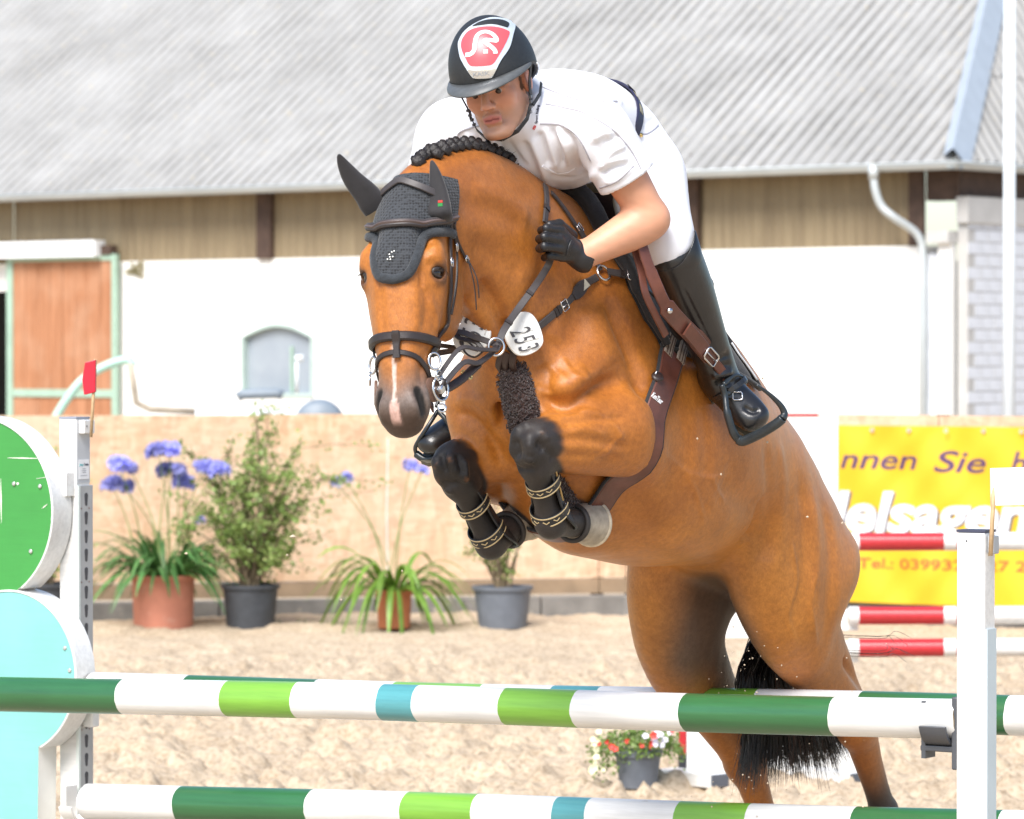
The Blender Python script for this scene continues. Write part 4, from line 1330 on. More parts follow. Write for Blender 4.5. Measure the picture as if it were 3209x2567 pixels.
    # head
    def hl(t1, l1, n1, r1, t2, l2, n2, r2, k): S.limb(HDl(t1, l1, n1), HDl(t2, l2, n2), r1, r2, k, HlL)
    S.chain([HDl(.055, 0, -.03), HDl(.15, 0, -.005), HDl(.22, 0, .0), HDl(.34, 0, .008), HDl(.48, 0, .012), HDl(.575, 0, .005)],
            [(.070, .070), (.091, .084), (.093, .086), (.079, .073), (.059, .056), (.060, .050)], .03, HlL)
    hl(.575, 0, .012, (.052, .038), .612, 0, -.005, (.045, .032), .03)
    hl(.24, 0, -.06, (.06, .08), .50, 0, -.035, (.045, .045), .04)              # lower jaw
    S.ell(HDl(.575, 0, -.045), (.034, .038, .03), .025, HAX)                    # chin
    for sg in (1, -1):
        S.ell(HDl(.235, .066 * sg, -.110), (.14, .040, .12), .035, HAX)       # cheek
        S.limb(HDl(.178, .086 * sg, .026), HDl(.232, .095 * sg, .016), .024, .022, .03, HlL)   # brow
        S.limb(HDl(.27, .083 * sg, -.005), HDl(.41, .066 * sg, -.004), .014, .012, .025, HlL)  # facial crest
        S.limb(HDl(.20, .032 * sg, .066), HDl(.47, .024 * sg, .052), .018, .014, .025, HlL)   # nasal bones
        S.ell(HDl(.560, .044 * sg, .026), (.044, .026, .031), .022, HAX)        # nostril wing
        S.ell(HDl(.135, .064 * sg, .052), (.03, .018, .018), .03, HAX, cut=True)  # hollow above the eye
        S.ell(HDl(.228, .097 * sg, .026), (.015, .016, .022), .008, HAX, cut=True)  # eye socket
        S.limb(HDl(.528, .050 * sg, .054), HDl(.592, .064 * sg, .028), .011, .0125, .010, HlL, cut=True)   # nostril
        S.limb(HDl(.50, .062 * sg, -.020), HDl(.60, .045 * sg, -.022), .004, .004, .008, HlL, cut=True)  # mouth
    # creases
    S.limb(HL(1448, 800, .13), HL(1600, 985, .12), .018, .012, .035, cut=True)  # jugular groove
    S.limb((.075, 0, 1.92), (.095, 0, 1.70), .012, .02, .05, cut=True)
    S.blur(1)
    return S
HF = build_horse_field()
hv, hf_ = HF.nets()
hv = lap(hv, hf_, 2, .5)

from mathutils.bvhtree import BVHTree
def vnormals(V, F):
    n = np.cross(V[F[:, 2]] - V[F[:, 0]], V[F[:, 3]] - V[F[:, 1]])
    N = np.zeros_like(V)
    for k in range(4):
        for i in range(3):
            N[:, i] += np.bincount(F[:, k], weights=n[:, i], minlength=len(V))
    return N / (np.linalg.norm(N, axis=1)[:, None] + 1e-12)

def bvh_of(V, F):
    return BVHTree.FromPolygons([tuple(p) for p in V.tolist()], F.tolist())

CAMP = Vector((0, 0, CAMZ))
def cast(bv, px, py):
    d = Vector(ray(px, py)).normalized()
    loc, nor, idx, dist = bv.ray_cast(CAMP, d)
    if loc is None: return None
    return np.array(loc), np.array(nor)

def sculpt(V, F, strokes, bv):
    """push (depth<0) or pull the surface along strokes laid on it"""
    N = vnormals(V, F)
    D = np.zeros(len(V))
    for pts, rad, dep in strokes:
        P = []
        for q in catmull(pts, 5):
            h = cast(bv, q[0], q[1])
            if h is not None: P.append(h[0])
        if len(P) < 2: continue
        P = np.array(P)
        lo, hi = P.min(0) - rad * 3, P.max(0) + rad * 3
        I = np.nonzero(np.all((V > lo) & (V < hi), 1))[0]
        if not len(I): continue
        best = np.full(len(I), 9.); tp = np.zeros(len(I))
        for k, (a, b) in enumerate(zip(P[:-1], P[1:])):
            ab = b - a
            if np.linalg.norm(ab) > .15: continue
            t = np.clip(((V[I] - a) @ ab) / (ab @ ab + 1e-9), 0, 1)
            d = np.linalg.norm(V[I] - a - t[:, None] * ab, axis=1)
            m = d < best; best[m] = d[m]; tp[m] = (k + t[m]) / (len(P) - 1)
        D[I] += dep * np.exp(-(best / rad) ** 2) * np.clip(np.minimum(tp, 1 - tp) * 5 + .15, 0, 1)
    return V + N * D[:, None]

HV = L2W(hv)
hb0 = bvh_of(HV, hf_)
HV = sculpt(HV, hf_, [
    ([(2400, 1390), (2412, 1520), (2405, 1640), (2385, 1760)], .030, -0.0100),
    ([(2440, 1380), (2452, 1520), (2440, 1680), (2425, 1830)], .030, 0.0070),
    ([(2500, 1470), (2520, 1650), (2515, 1820), (2490, 1960)], .030, -0.0075),
    ([(2575, 1560), (2600, 1720), (2600, 1880), (2580, 2040)], .032, -0.0075),
    ([(2545, 1520), (2560, 1700), (2555, 1880), (2540, 2030)], .026, 0.0045),
    ([(2330, 1700), (2372, 1640), (2392, 1560)], .03, -0.0180),
    ([(2260, 1500), (2330, 1560), (2370, 1600)], .05, -0.0150),
    ([(1715, 800), (1690, 900), (1650, 1000), (1612, 1070)], .03, -0.0150),
    ([(1790, 870), (1755, 980), (1735, 1080)], .035, 0.0105),
    ([(1900, 930), (1950, 1050), (1990, 1150), (2010, 1250)], .03, -0.0180),
    ([(1850, 960), (1880, 1060), (1910, 1150)], .04, 0.0090),
    ([(1690, 1235), (1740, 1265), (1800, 1262), (1870, 1215), (1940, 1185)], .022, -0.0270),
    ([(1720, 1210), (1790, 1200), (1850, 1170)], .03, 0.0120),
    ([(1700, 1140), (1720, 1190), (1710, 1230)], .025, -0.0090),
    ([(1425, 1290), (1480, 1315), (1540, 1380), (1580, 1460)], .018, -0.0180),
    ([(1430, 1250), (1500, 1262), (1560, 1330)], .02, 0.0090),
    ([(1750, 1330), (1850, 1315), (1960, 1310)], .012, -0.0060),
    ([(1740, 1375), (1850, 1380), (1975, 1400)], .012, -0.0067),
    ([(1760, 1425), (1850, 1430), (1940, 1440)], .012, -0.0060),
    ([(1480, 760), (1560, 800), (1640, 860)], .03, -0.0090),
    ([(1440, 640), (1540, 660), (1640, 720)], .035, -0.0075),
    ([(1500, 880), (1555, 950), (1600, 1050)], .022, -0.0210),
    ([(1462, 930), (1520, 1010), (1560, 1085)], .02, 0.0150),
    ([(1480, 590), (1580, 620), (1660, 690)], .03, 0.0075),
    # veins and finer tendons
    ([(1760, 1120), (1800, 1180), (1850, 1200)], .009, .004), ([(1690, 1080), (1720, 1140), (1770, 1190)], .009, .0035),
    ([(1800, 1280), (1860, 1290), (1920, 1330), (1960, 1390)], .009, .004), ([(1790, 1350), (1850, 1345), (1900, 1370)], .008, .0035), ([(1850, 1440), (1900, 1420), (1960, 1350)], .008, .0035),
    ([(2080, 1420), (2150, 1480), (2230, 1500), (2300, 1480)], .009, .0035), ([(2150, 1480), (2190, 1560), (2210, 1640)], .008, .003), ([(2230, 1500), (2280, 1580)], .008, .003),
    ([(2480, 1700), (2500, 1820), (2470, 1930), (2500, 2030)], .009, .004), ([(2560, 1780), (2540, 1900), (2560, 2020)], .009, .0035),
    ([(1330, 900), (1338, 960), (1328, 1040)], .012, -.005), ([(1345, 930), (1368, 990), (1372, 1040)], .010, .004), ([(1300, 900), (1306, 980), (1302, 1050)], .012, .003),
    ([(1190, 900), (1196, 980), (1202, 1050)], .012, -.004), ([(1314, 838), (1320, 870), (1322, 905)], .007, -.006), ([(1176, 830), (1182, 870), (1190, 905)], .007, -.005),
    ([(1330, 1110), (1318, 1160), (1322, 1215)], .010, -.004), ([(1290, 1130), (1296, 1190), (1300, 1230)], .010, .003), ([(1345, 1120), (1350, 1170)], .007, .003),
    ([(1330, 815), (1360, 800), (1390, 805)], .008, .004), ([(1335, 835), (1360, 828), (1385, 832)], .005, -.003),
    ([(1620, 1150), (1600, 1200), (1590, 1260)], .012, -.004),
    # knees
    ([(1618, 1378), (1626, 1405), (1632, 1432)], .011, -.008), ([(1680, 1385), (1698, 1400), (1704, 1418)], .013, -.012), ([(1622, 1450), (1645, 1438), (1672, 1448)], .012, .009), ([(1690, 1350), (1708, 1362), (1716, 1382)], .011, .007),
    ([(1612, 1350), (1635, 1334), (1660, 1330)], .013, .007), ([(1716, 1410), (1728, 1425), (1730, 1445)], .010, -.008), ([(1608, 1462), (1640, 1470), (1680, 1468)], .010, -.008), ([(1650, 1390), (1662, 1405), (1660, 1425)], .012, .006),
    ([(1402, 1425), (1414, 1455), (1428, 1488)], .011, .008), ([(1432, 1420), (1442, 1452), (1450, 1490)], .010, -.009), ([(1455, 1440), (1460, 1480), (1458, 1515)], .010, .009), ([(1366, 1448), (1376, 1462), (1380, 1482)], .011, .007),
    ([(1388, 1420), (1394, 1450), (1400, 1480)], .009, -.007), ([(1396, 1530), (1408, 1540), (1420, 1538)], .010, .007), ([(1385, 1508), (1410, 1514), (1440, 1512)], .009, -.007), ([(1380, 1395), (1410, 1382), (1440, 1388)], .013, .006),
    ([(2080, 1500), (2160, 1560), (2230, 1600)], .03, -.004),
    ([(2120, 1250), (2150, 1400), (2150, 1520)], .025, -.003), ([(2190, 1250), (2215, 1400), (2210, 1520)], .025, -.003),
], hb0)
N_ = vnormals(HV, hf_)
HV = HV + N_ * (vnoise(HV, 22, 3) * .0012 + vnoise(HV, 60, 4) * .0006)[:, None]

def seg_t(P, a, b):
    ab = b - a; t = np.clip(((P - a) @ ab) / (ab @ ab), 0, 1)
    return t, np.linalg.norm(P - a - t[:, None] * ab, axis=1)
def coat_colour():
    P = W_ = (HV - O0) @ np.stack([FW, LF, np.array([0, 0, 1.])], 1)
    n1 = vnoise(P, 9, 11); n2 = vnoise(P, 40, 12)
    base = np.array([.48, .178, .027]); dark = np.array([.32, .105, .018]); pale = np.array([.56, .25, .05])
    w = np.clip(.5 + .25 * n1 + .12 * n2, 0, 1)[:, None]
    C = dark * (1 - w) + base * w
    under = sstep(1.62, 1.40, P[:, 2]) * sstep(-1.3, -.9, P[:, 0])
    C = C * (1 - .45 * under[:, None]) + pale * .45 * under[:, None]
    ridge = sstep(2.3, 2.5, P[:, 2])[:, None]
    C = C * (1 - .5 * ridge) + dark * .5 * ridge
    blk = np.zeros(len(P))
    for (E, K, Fk, Co, sg) in FORE:
        dk_ = np.linalg.norm((P - K), axis=1) + .006 * n2 + .004 * vnoise(P * np.array([1, 3, 3]), 90, 21)
        blk = np.maximum(blk, sstep(.092, .072, dk_) if sg > 0 else sstep(.078, .062, dk_))
        for a, b in ((K, Fk), (Fk, Co)):
            t, d = seg_t(P, a, b); blk = np.maximum(blk, sstep(.072, .058, d))
    for (Hp, St, Hk, Fk, sg) in HIND:
        t, d = seg_t(P, Hk, Fk)
        blk = np.maximum(blk, (sstep(.05, .8, t + .1 * n1) if sg > 0 else sstep(.5, 1.1, t + .1 * n1)) * (d < .12))
    gr = sstep(.21, .09, np.abs(P[:, 1])) * sstep(-.92, -1.06, P[:, 0]) * sstep(1.50, 1.40, P[:, 2]) * sstep(.92, 1.12, P[:, 2]) * sstep(-1.6, -1.35, P[:, 0])  # inner-thigh shade put into the coat colour, along with the dark groin skin
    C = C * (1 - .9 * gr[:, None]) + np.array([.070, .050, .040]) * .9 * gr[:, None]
    ink = np.array([.020, .017, .017]) * (1 + .5 * np.clip(n2, -1, 1))[:, None]
    C = C * (1 - blk[:, None]) + ink * blk[:, None]
    Hc = HV - H_o
    t, l, n = Hc @ H_d, Hc @ H_l, Hc @ H_n
    hm = (t > .0) & (t < .68) & (np.abs(l) < .16) & (n > -.24) & (n < .2) & (P[:, 0] > .30)
    mz = sstep(.44, .57, t + .08 * np.abs(l) / .06 * .5 - .02 + .02 * n1 + .01 * n2) * hm
    grey = (np.array([.125, .110, .105]) * (1 - sstep(.555, .62, t))[:, None] + np.array([.040, .034, .033]) * sstep(.555, .62, t)[:, None]) * (1 + .25 * n2)[:, None]
    C = C * (1 - .93 * mz[:, None]) + grey * .93 * mz[:, None]
    for sg in (1, -1):
        de = np.sqrt((t - .228) ** 2 + (l - .100 * sg) ** 2 * 1.0 + (n - .022) ** 2)
        e = .8 * sstep(.042, .022, de + .004 * n2) * hm
        C = C * (1 - .9 * e[:, None]) + np.array([.03, .022, .02]) * .9 * e[:, None]
        nd = seg_t(np.stack([t, l, n], 1), np.array([.535, .052 * sg, .05]), np.array([.590, .062 * sg, .028]))[1]
        q = sstep(.016, .009, nd) * hm
        C = C * (1 - q[:, None]) + np.array([.006, .005, .005]) * q[:, None]
    wst = .0024 + .0028 * sstep(.43, .50, t) + .009 * sstep(.545, .585, t) + .0015 * n2
    st = sstep(1.25, .75, np.abs(l + .006 + .004 * np.sin(t * 24) - .05 * (t - .5)) / wst) * sstep(.40, .44, t) * sstep(.625, .605, t) * hm * (n > -.01)
    snip = np.array([.52, .45, .41]) * (1 - sstep(.54, .57, t))[:, None] + np.array([.54, .36, .32]) * sstep(.54, .57, t)[:, None]
    C = C * (1 - st[:, None]) + snip * st[:, None]
    return C
horse_me = np_mesh('horse', HV, hf_)
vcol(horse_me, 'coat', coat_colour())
def mk_coat():
    m, nt, b = new_mat('bay_coat')
    a = nt.nodes.new('ShaderNodeVertexColor'); a.layer_name = 'coat'
    t = tex_noise(nt, 70, 4, .65); t2 = tex_noise(nt, 1.0, 3, .6, stretch=(520, 520, 110)); t3 = tex_noise(nt, 9, 5, .6)
    c = mixc(nt, 1.0, a.outputs['Color'], ramp(nt, t.outputs['Fac'], [(.3, (.82, .79, .76)), (.7, (1.14, 1.14, 1.14))]).outputs[0], 'MULTIPLY')
    c = mixc(nt, 1.0, c, ramp(nt, t3.outputs['Fac'], [(.3, (.84, .80, .76)), (.7, (1.12, 1.12, 1.10))]).outputs[0], 'MULTIPLY')
    c = mixc(nt, 1.0, c, ramp(nt, t2.outputs['Fac'], [(.3, (.86, .84, .82)), (.7, (1.12, 1.12, 1.12))]).outputs[0], 'MULTIPLY')
    nt.links.new(c, b.inputs['Base Color'])
    bw = nt.nodes.new('ShaderNodeRGBToBW'); nt.links.new(a.outputs['Color'], bw.inputs[0])
    rr = nt.nodes.new('ShaderNodeMapRange'); rr.inputs[1].default_value = .02; rr.inputs[2].default_value = .12; rr.inputs[3].default_value = .56; rr.inputs[4].default_value = .40
    nt.links.new(bw.outputs[0], rr.inputs[0])
    ra = nt.nodes.new('ShaderNodeMath'); ra.operation = 'MULTIPLY_ADD'; ra.inputs[1].default_value = .16; nt.links.new(t3.outputs['Fac'], ra.inputs[0])
    rb = nt.nodes.new('ShaderNodeMath'); rb.operation = 'SUBTRACT'; rb.inputs[1].default_value = .08; nt.links.new(rr.outputs[0], rb.inputs[0]); nt.links.new(rb.outputs[0], ra.inputs[2])
    nt.links.new(ra.outputs[0], b.inputs['Roughness'])
    b.inputs['Specular IOR Level'].default_value = .45
    b.inputs['Sheen Weight'].default_value = .08; b.inputs['Sheen Roughness'].default_value = .4
    b.inputs['Sheen Tint'].default_value = (1, .8, .6, 1)
    bump(nt, b, mixc(nt, .6, t.outputs['Fac'], t2.outputs['Fac']), .30, .005)
    return m
m_coat = mk_coat()
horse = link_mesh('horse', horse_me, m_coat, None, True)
tag(horse, 'bay horse with black points leaping the poles with its forelegs tucked up', 'horse')
HB = bvh_of(HV, hf_)

# ---- hooves
m_hoof = simple('hoof_horn', (.36, .31, .24), .6, var=.25, vscale=40, bs=.3, bscale=80)
def hoof(Fk, Co, back):
    a = L2W(Co); d = L2W(Co) - L2W(Fk); d /= np.linalg.norm(d)
    d = d * .8 + back * .6; d /= np.linalg.norm(d)
    mb = MB(); mb.lathe(a - d * .028, [(.030, -.01), (.044, 0), (.049, .02), (.060, .085), (.061, .092), (.052, .094), (.046, .088), (.0, .086)], axis=d, n=28)
    o = mb.build('hoof', m_hoof, horse, auto=40)
    b1 = np.cross(d, UP); b1 /= np.linalg.norm(b1); b2 = np.cross(d, b1)
    MB().tube([a + d * .066 + .0605 * (math.cos(q) * b1 + math.sin(q) * b2) for q in np.linspace(0, 2 * math.pi, 33)[:-1]], .005, 6, closed=True).build('hoof_rim', simple('sole_edge', (.55, .48, .36), .7, var=.2, vscale=50), horse, smooth=True)
    MB().tube([a - d * .026 + .0465 * (math.cos(q) * b1 + math.sin(q) * b2) for q in np.linspace(0, 2 * math.pi, 33)[:-1]], .008, 6, closed=True).build('coronet', simple('dark_coronet', (.030, .026, .024), .6, var=.3), horse, smooth=True)
    return o
hoof(FORE[0][2], FORE[0][3], -FW * 1.0 + LF * .1); hoof(FORE[1][2], FORE[1][3], -FW * .9 + UP * .3)
for (Hp, St, Hk, Fk, sg) in HIND:
    tip = Fk + V3(-.05, 0, -.13)
    S_ = MB(); S_.tube([L2W(Fk), L2W(Fk + V3(-.03, 0, -.07)), L2W(tip)], [.042, .036, .044], 14)
    S_.build('pastern', simple('black_hair', (.018, .015, .014), .6, var=.2), horse, smooth=True)
    hoof(Fk, tip, -UP * .6)

# ---- eyes
m_eye, nt, b = new_mat('dark_eye'); b.inputs['Base Color'].default_value = (.012, .007, .004, 1); b.inputs['Roughness'].default_value = .06; b.inputs['Coat Weight'].default_value = .6
m_lid = simple('eyelid', (.035, .025, .022), .5, var=.2)
for sg in (1, -1):
    c = HD(.228, .0825 * sg, .021)
    mb = MB(); prof = [(.0195 * math.sin(math.pi * i / 10), -.0195 * math.cos(math.pi * i / 10)) for i in range(11)]
    prof = [(max(r_, .0005), h) for r_, h in prof]
    mb.lathe(c, prof, axis=H_l, n=20)
    mb.build('eye', m_eye, horse, smooth=True)
    lid = [c + H_l * sg * .0165 + .0215 * (math.cos(a) * H_d * .46 + math.sin(a) * (H_n - H_l * sg * .25)) - H_l * sg * abs(math.sin(a)) * .006 for a in np.linspace(0, 2 * math.pi, 22)[:-1]]
    MB().tube(lid, [.0040 + .0045 * max(0, -math.cos(a)) for a in np.linspace(0, 2 * math.pi, 22)[:-1]], 8, closed=True).build('eyelid', m_lid, horse, smooth=True)
    mb = MB()
    for k in range(16):
        a = -1.2 + 2.4 * k / 15
        r0 = c + H_l * sg * .02 - H_d * .012 * math.cos(a) + H_n * .02 * math.sin(a)
        mb.tube([r0, r0 + H_l * sg * .008 + H_n * .006 * math.sin(a) + H_d * .002, r0 + H_l * sg * .015 + H_d * .009 + H_n * .008 * math.sin(a)], [.0006, .0005, .0002], 4)
    mb.build('eyelashes', m_eye, horse)

# ---- plaited mane
m_mane = simple('black_mane', (.016, .012, .011), .5, var=.4, vscale=60, bs=.8, bscale=140, bdist=.004)
crest = [HL(x, y) for x, y in ((1345, 512), (1400, 490), (1459, 479), (1522, 489), (1584, 514), (1642, 552), (1682, 588), (1698, 622), (1712, 650))]
crest = [L2W(c) for c in crest]
cc = catmull(crest, 12)
L_ = np.concatenate([[0], np.cumsum([np.linalg.norm(b - a) for a, b in zip(cc[:-1], cc[1:])])])
nbr = 17
for i in range(nbr):
    s_ = L_[-1] * (i + .4) / nbr
    k = min(int(np.searchsorted(L_, s_)), len(cc) - 1)
    p0 = Vector(cc[k] + UP * .25)
    hit_ = HB.ray_cast(p0, Vector((0, 0, -1)))
    p = np.array(hit_[0]) if hit_[0] is not None else cc[k]
    mb = MB()
    rr = .0155 * (1 - .25 * (i / nbr)) * random.uniform(.9, 1.1)
    # a knot folded from one plait: two lobes and a wrapped middle
    for lob in range(3):
        cen = p + LF * (.004 + .010 * (lob - 1)) + UP * (.004 + .010 * (1 - abs(lob - 1))) + FW * random.uniform(-.003, .003)
        n1, n2 = 9, 12; vs = []
        for a in range(n1 + 1):
            for b_ in range(n2):
                th, ph = math.pi * a / n1, 2 * math.pi * b_ / n2
                r_ = rr * (1 + .18 * math.sin(ph * 3 + th * 5 + lob))
                vs.append(cen + r_ * (math.sin(th) * math.cos(ph) * LF + math.sin(th) * math.sin(ph) * FW * 1.05 + math.cos(th) * UP))
        fs = [(a * n2 + b_, a * n2 + (b_ + 1) % n2, (a + 1) * n2 + (b_ + 1) % n2, (a + 1) * n2 + b_) for a in range(n1) for b_ in range(n2)]
        mb.add(vs, fs)
    mb.build('mane_braid', m_mane, horse, smooth=True)
# short hair ridge along the crest under the knots
mb = MB(); rs = np.random.default_rng(3)
for i in range(900):
    k = rs.integers(2, len(cc) - 1); p = cc[k] + (cc[k - 1] - cc[k]) * rs.random()
    hit_ = HB.ray_cast(Vector(p + UP * .25 + LF * rs.normal(0, .006)), Vector((0, 0, -1)))
    if hit_[0] is None: continue
    q = np.array(hit_[0]) - UP * .004
    dv = UP * rs.uniform(.010, .026) + LF * rs.normal(.008, .012) + FW * rs.normal(0, .008)
    mb.tube([q, q + dv * .6, q + dv], [.0012, .0009, .0003], 3, caps=False)
mb.build('mane_roots', m_mane, horse)
# forelock plait, tucked behind the ears
mb = MB()
for (x, y, r_) in ((1310, 508, .020), (1322, 492, .018), (1345, 478, .020), (1356, 500, .020), (1335, 508, .02), (1368, 484, .016)):
    c = HP(x, y, -.01)
    vs = []; n1, n2 = 8, 10
    for a in range(n1 + 1):
        for b_ in range(n2):
            th, ph = math.pi * a / n1, 2 * math.pi * b_ / n2
            q = r_ * (1 + .2 * math.sin(ph * 3 + th * 4 + x))
            vs.append(c + q * (math.sin(th) * math.cos(ph) * LF + math.sin(th) * math.sin(ph) * FW + math.cos(th) * UP))
    mb.add(vs, [(a * n2 + b_, a * n2 + (b_ + 1) % n2, (a + 1) * n2 + (b_ + 1) % n2, (a + 1) * n2 + b_) for a in range(n1) for b_ in range(n2)])
mb.build('poll_braid', m_mane, horse, smooth=True)
MB().tube([HP(1318, 516, -.02), HP(1330, 506, -.035), HP(1340, 500, -.03)], .006, 8).build('braid_band', simple('white_band', (.8, .8, .8), .5, var=0), horse, smooth=True)

# ---- tail
m_tail = simple('black_tail', (.014, .011, .010), .34, var=.3, vscale=30)
mb = MB(); rs = np.random.default_rng(5)
dock = L2W(V3(-1.50, 0, 1.55))
locks = [(rs.random(), rs.normal(0, 1, 3), rs.uniform(.75, 1.05)) for _ in range(46)]
for i in range(2600):
    f0, a0, sc0 = locks[rs.integers(0, len(locks))]
    f = max(0., f0 + rs.normal(0, .028)); sc = sc0 * rs.uniform(.55, 1.06)
    p0 = dock + FW * rs.normal(0, .012) + LF * rs.normal(0, .022) + UP * rs.normal(0, .02)
    p1 = L2W(V3(-1.60 + rs.normal(0, .010), rs.normal(0, .026), 1.36))
    md = HP(2195 + 215 * f + rs.normal(0, 4), 2120 + 30 * f, 0) - FW * .26 + a0 * .010 + rs.normal(0, .004, 3)
    m2 = HP(2215 + 300 * f ** 1.15, 2290 - 10 * f, 0) - FW * .26 + a0 * .016 + rs.normal(0, .005, 3)
    tip = HP(2190 + 400 * f ** 1.2, 2520 - 110 * f, 0) - FW * .26 + a0 * .022 + rs.normal(0, .011, 3)
    pts = catmull([p0, p1, md, m2, m2 + (tip - m2) * sc], 4)
    w = rs.uniform(.0009, .0019)
    mb.tube(pts, [w] * (len(pts) - 5) + [w * .9, w * .7, w * .45, w * .25, w * .1], 3, caps=False, mi=int(rs.random() < .14 and f > .3))
for i in range(7):      # wisps flying out to the right
    y = rs.choice([2010, 2065, 2080]) + rs.normal(0, 8)
    a = HP(2640, y, .0) - FW * .25; e = HP(2660 + rs.uniform(30, 120), y + rs.uniform(-5, 40) + (rs.random() < .25) * 120, 0) - FW * .25
    mb.tube(catmull([a - LF * .3, a, (a + e) / 2 + UP * .02, e], 4), [.0008] * 12 + [.0003], 3, caps=False)
mb.build('tail', [m_tail, simple('reddish_tail_hair', (.085, .035, .020), .4, var=.2)], horse, smooth=True, fix=False)

# ============================================================ THE RIDER
RY, RPI, RRO = R(17), R(12), R(11)
_fh = V3(-math.sin(RY), -math.cos(RY), 0); _r0 = V3(math.cos(RY), -math.sin(RY), 0)
R_f = math.cos(RPI) * _fh - math.sin(RPI) * UP
_u0 = math.sin(RPI) * _fh + math.cos(RPI) * UP
R_u = math.cos(RRO) * _u0 - math.sin(RRO) * _r0
R_r = math.cos(RRO) * _r0 + math.sin(RRO) * _u0
R_c = at(1553, 263, 10.62)
def RH(f, r, u): return R_c + R_f * f + R_r * r + R_u * u
def RHl(f, r, u): return W2L(RH(f, r, u))
rfL, rrL, ruL = dirL(R_f), dirL(R_r), dirL(R_u)
RAX = [rfL, rrL, ruL]

SHL, SHR = V3(-.015, .235, 2.585), V3(-.005, -.225, 2.595)
ELL = HL(2040, 688, .33); ELR = V3(-.03, -.32, 2.36)
WRL = HL(1824, 803, .205); WRR = V3(.02, -.20, 2.24)
HAL = HL(1768, 772, .165)
HIPL, HIPR = V3(-.45, .11, 2.49), V3(-.45, -.11, 2.49)
KNL, KNR = HL(2092, 765, .315), V3(-.33, -.31, 2.20)
ANL, ANR = HL(2260, 1190, .345), V3(-.45, -.34, 1.90)
TOL, TOR = HL(2386, 1324, .46), HL(1322, 1392, -.45)
NKB = V3(-.02, .005, 2.635)

def torso(S, g=0., k=.04, shirt=False):
    S.chain([V3(-.03, .005, 2.61), V3(-.14, .005, 2.63), V3(-.32, 0, 2.62), V3(-.46, 0, 2.55)],
            [(.15 + g, .09 + g), (.165 + g, .125 + g), (.150 + g, .125 + g), (.155 + g, .13 + g)], k)

def body_field():
    S = SDF((-.86, -.52, 1.72), (.30, .56, 2.98), .0048)
    torso(S, -.040)
    S.limb(SHL, SHR, .055, .055, .03)
    S.chain([RHl(-.025, 0, -.03), RHl(-.035, 0, -.10), NKB, V3(-.10, 0, 2.62)], [.060, .055, .055, .055], .03)
    for (A, E, W, Hn) in ((SHL, ELL, WRL, HAL), (SHR, ELR, WRR, V3(.08, -.15, 2.24))):
        S.chain([A, A + (E - A) * .45, E], [.060, .055, .044], .03)
        d = W - E
        S.chain([E - d * .02, E + d * .22, E + d * .6, W], [.044, .051, .041, .031], .02)
        S.limb(W, W + (Hn - W) * .5, .03, .03, .02)
    for (H_, K_, A_) in ((HIPL, KNL, ANL), (HIPR, KNR, ANR)):
        S.chain([H_, H_ + (K_ - H_) * .5, K_], [.055, .055, .045], .02)
        S.chain([K_, K_ + (A_ - K_) * .35, A_], [.045, .048, .032], .03)
    # head
    S.ell(RHl(-.012, 0, .04), (.098, .077, .098), .02, RAX)
    S.ell(RHl(.028, 0, -.035), (.068, .066, .085), .03, RAX)
    for sg in (1, -1):
        S.limb(RHl(-.01, .054 * sg, -.062), RHl(.070, .022 * sg, -.116), .024, .020, .02)
        S.ell(RHl(.066, .043 * sg, -.028), (.022, .024, .028), .02, RAX)
        S.limb(RHl(.090, .014 * sg, .010), RHl(.070, .052 * sg, .008), .011, .010, .012)
        S.ell(RHl(.099, .032 * sg, -.011), (.016, .019, .010), .010, RAX, cut=True)
        S.limb(RHl(.0885, .020 * sg, -.0055), RHl(.0835, .046 * sg, -.0075), .0068, .0066, .004); S.limb(RHl(.086, .021 * sg, -.0195), RHl(.081, .045 * sg, -.020), .0045, .0045, .006)
        S.ell(RHl(.104, .0135 * sg, -.048), (.012, .009, .009), .008, RAX)
        S.ell(RHl(.108, .008 * sg, -.057), (.006, .004, .004), .004, RAX, cut=True)
        S.ell(RHl(-.015, .083 * sg, -.008), (.027, .010, .034), .010, RAX)
        S.ell(RHl(-.006, .096 * sg, -.004), (.012, .008, .017), .008, RAX, cut=True)
        S.limb(RHl(.092, .020 * sg, -.055), RHl(.085, .034 * sg, -.083), .004, .004, .014, cut=True)
    S.limb(RHl(.096, 0, .008), RHl(.124, 0, -.043), (.009, .010), (.0125, .012), .014, rrL)
    S.ell(RHl(.084, 0, -.120), (.020, .025, .017), .02, RAX)
    S.limb(RHl(.095, -.020, -.074), RHl(.095, .020, -.074), .0065, .0065, .010)
    S.limb(RHl(.097, -.016, -.075), RHl(.097, .016, -.075), .0075, .0075, .008)
    S.limb(RHl(.094, -.017, -.089), RHl(.094, .017, -.089), .0085, .0085, .008)
    S.limb(RHl(.107, -.024, -.0815), RHl(.107, .024, -.0815), .0035, .0035, .005, cut=True)
    S.limb(RHl(.105, -.02, -.104), RHl(.105, .02, -.104), .004, .004, .016, cut=True)
    return S
S = body_field()
bv_, bf_ = S.nets(); bv_ = lap(bv_, bf_, 1, .4)
BV_ = L2W(bv_)
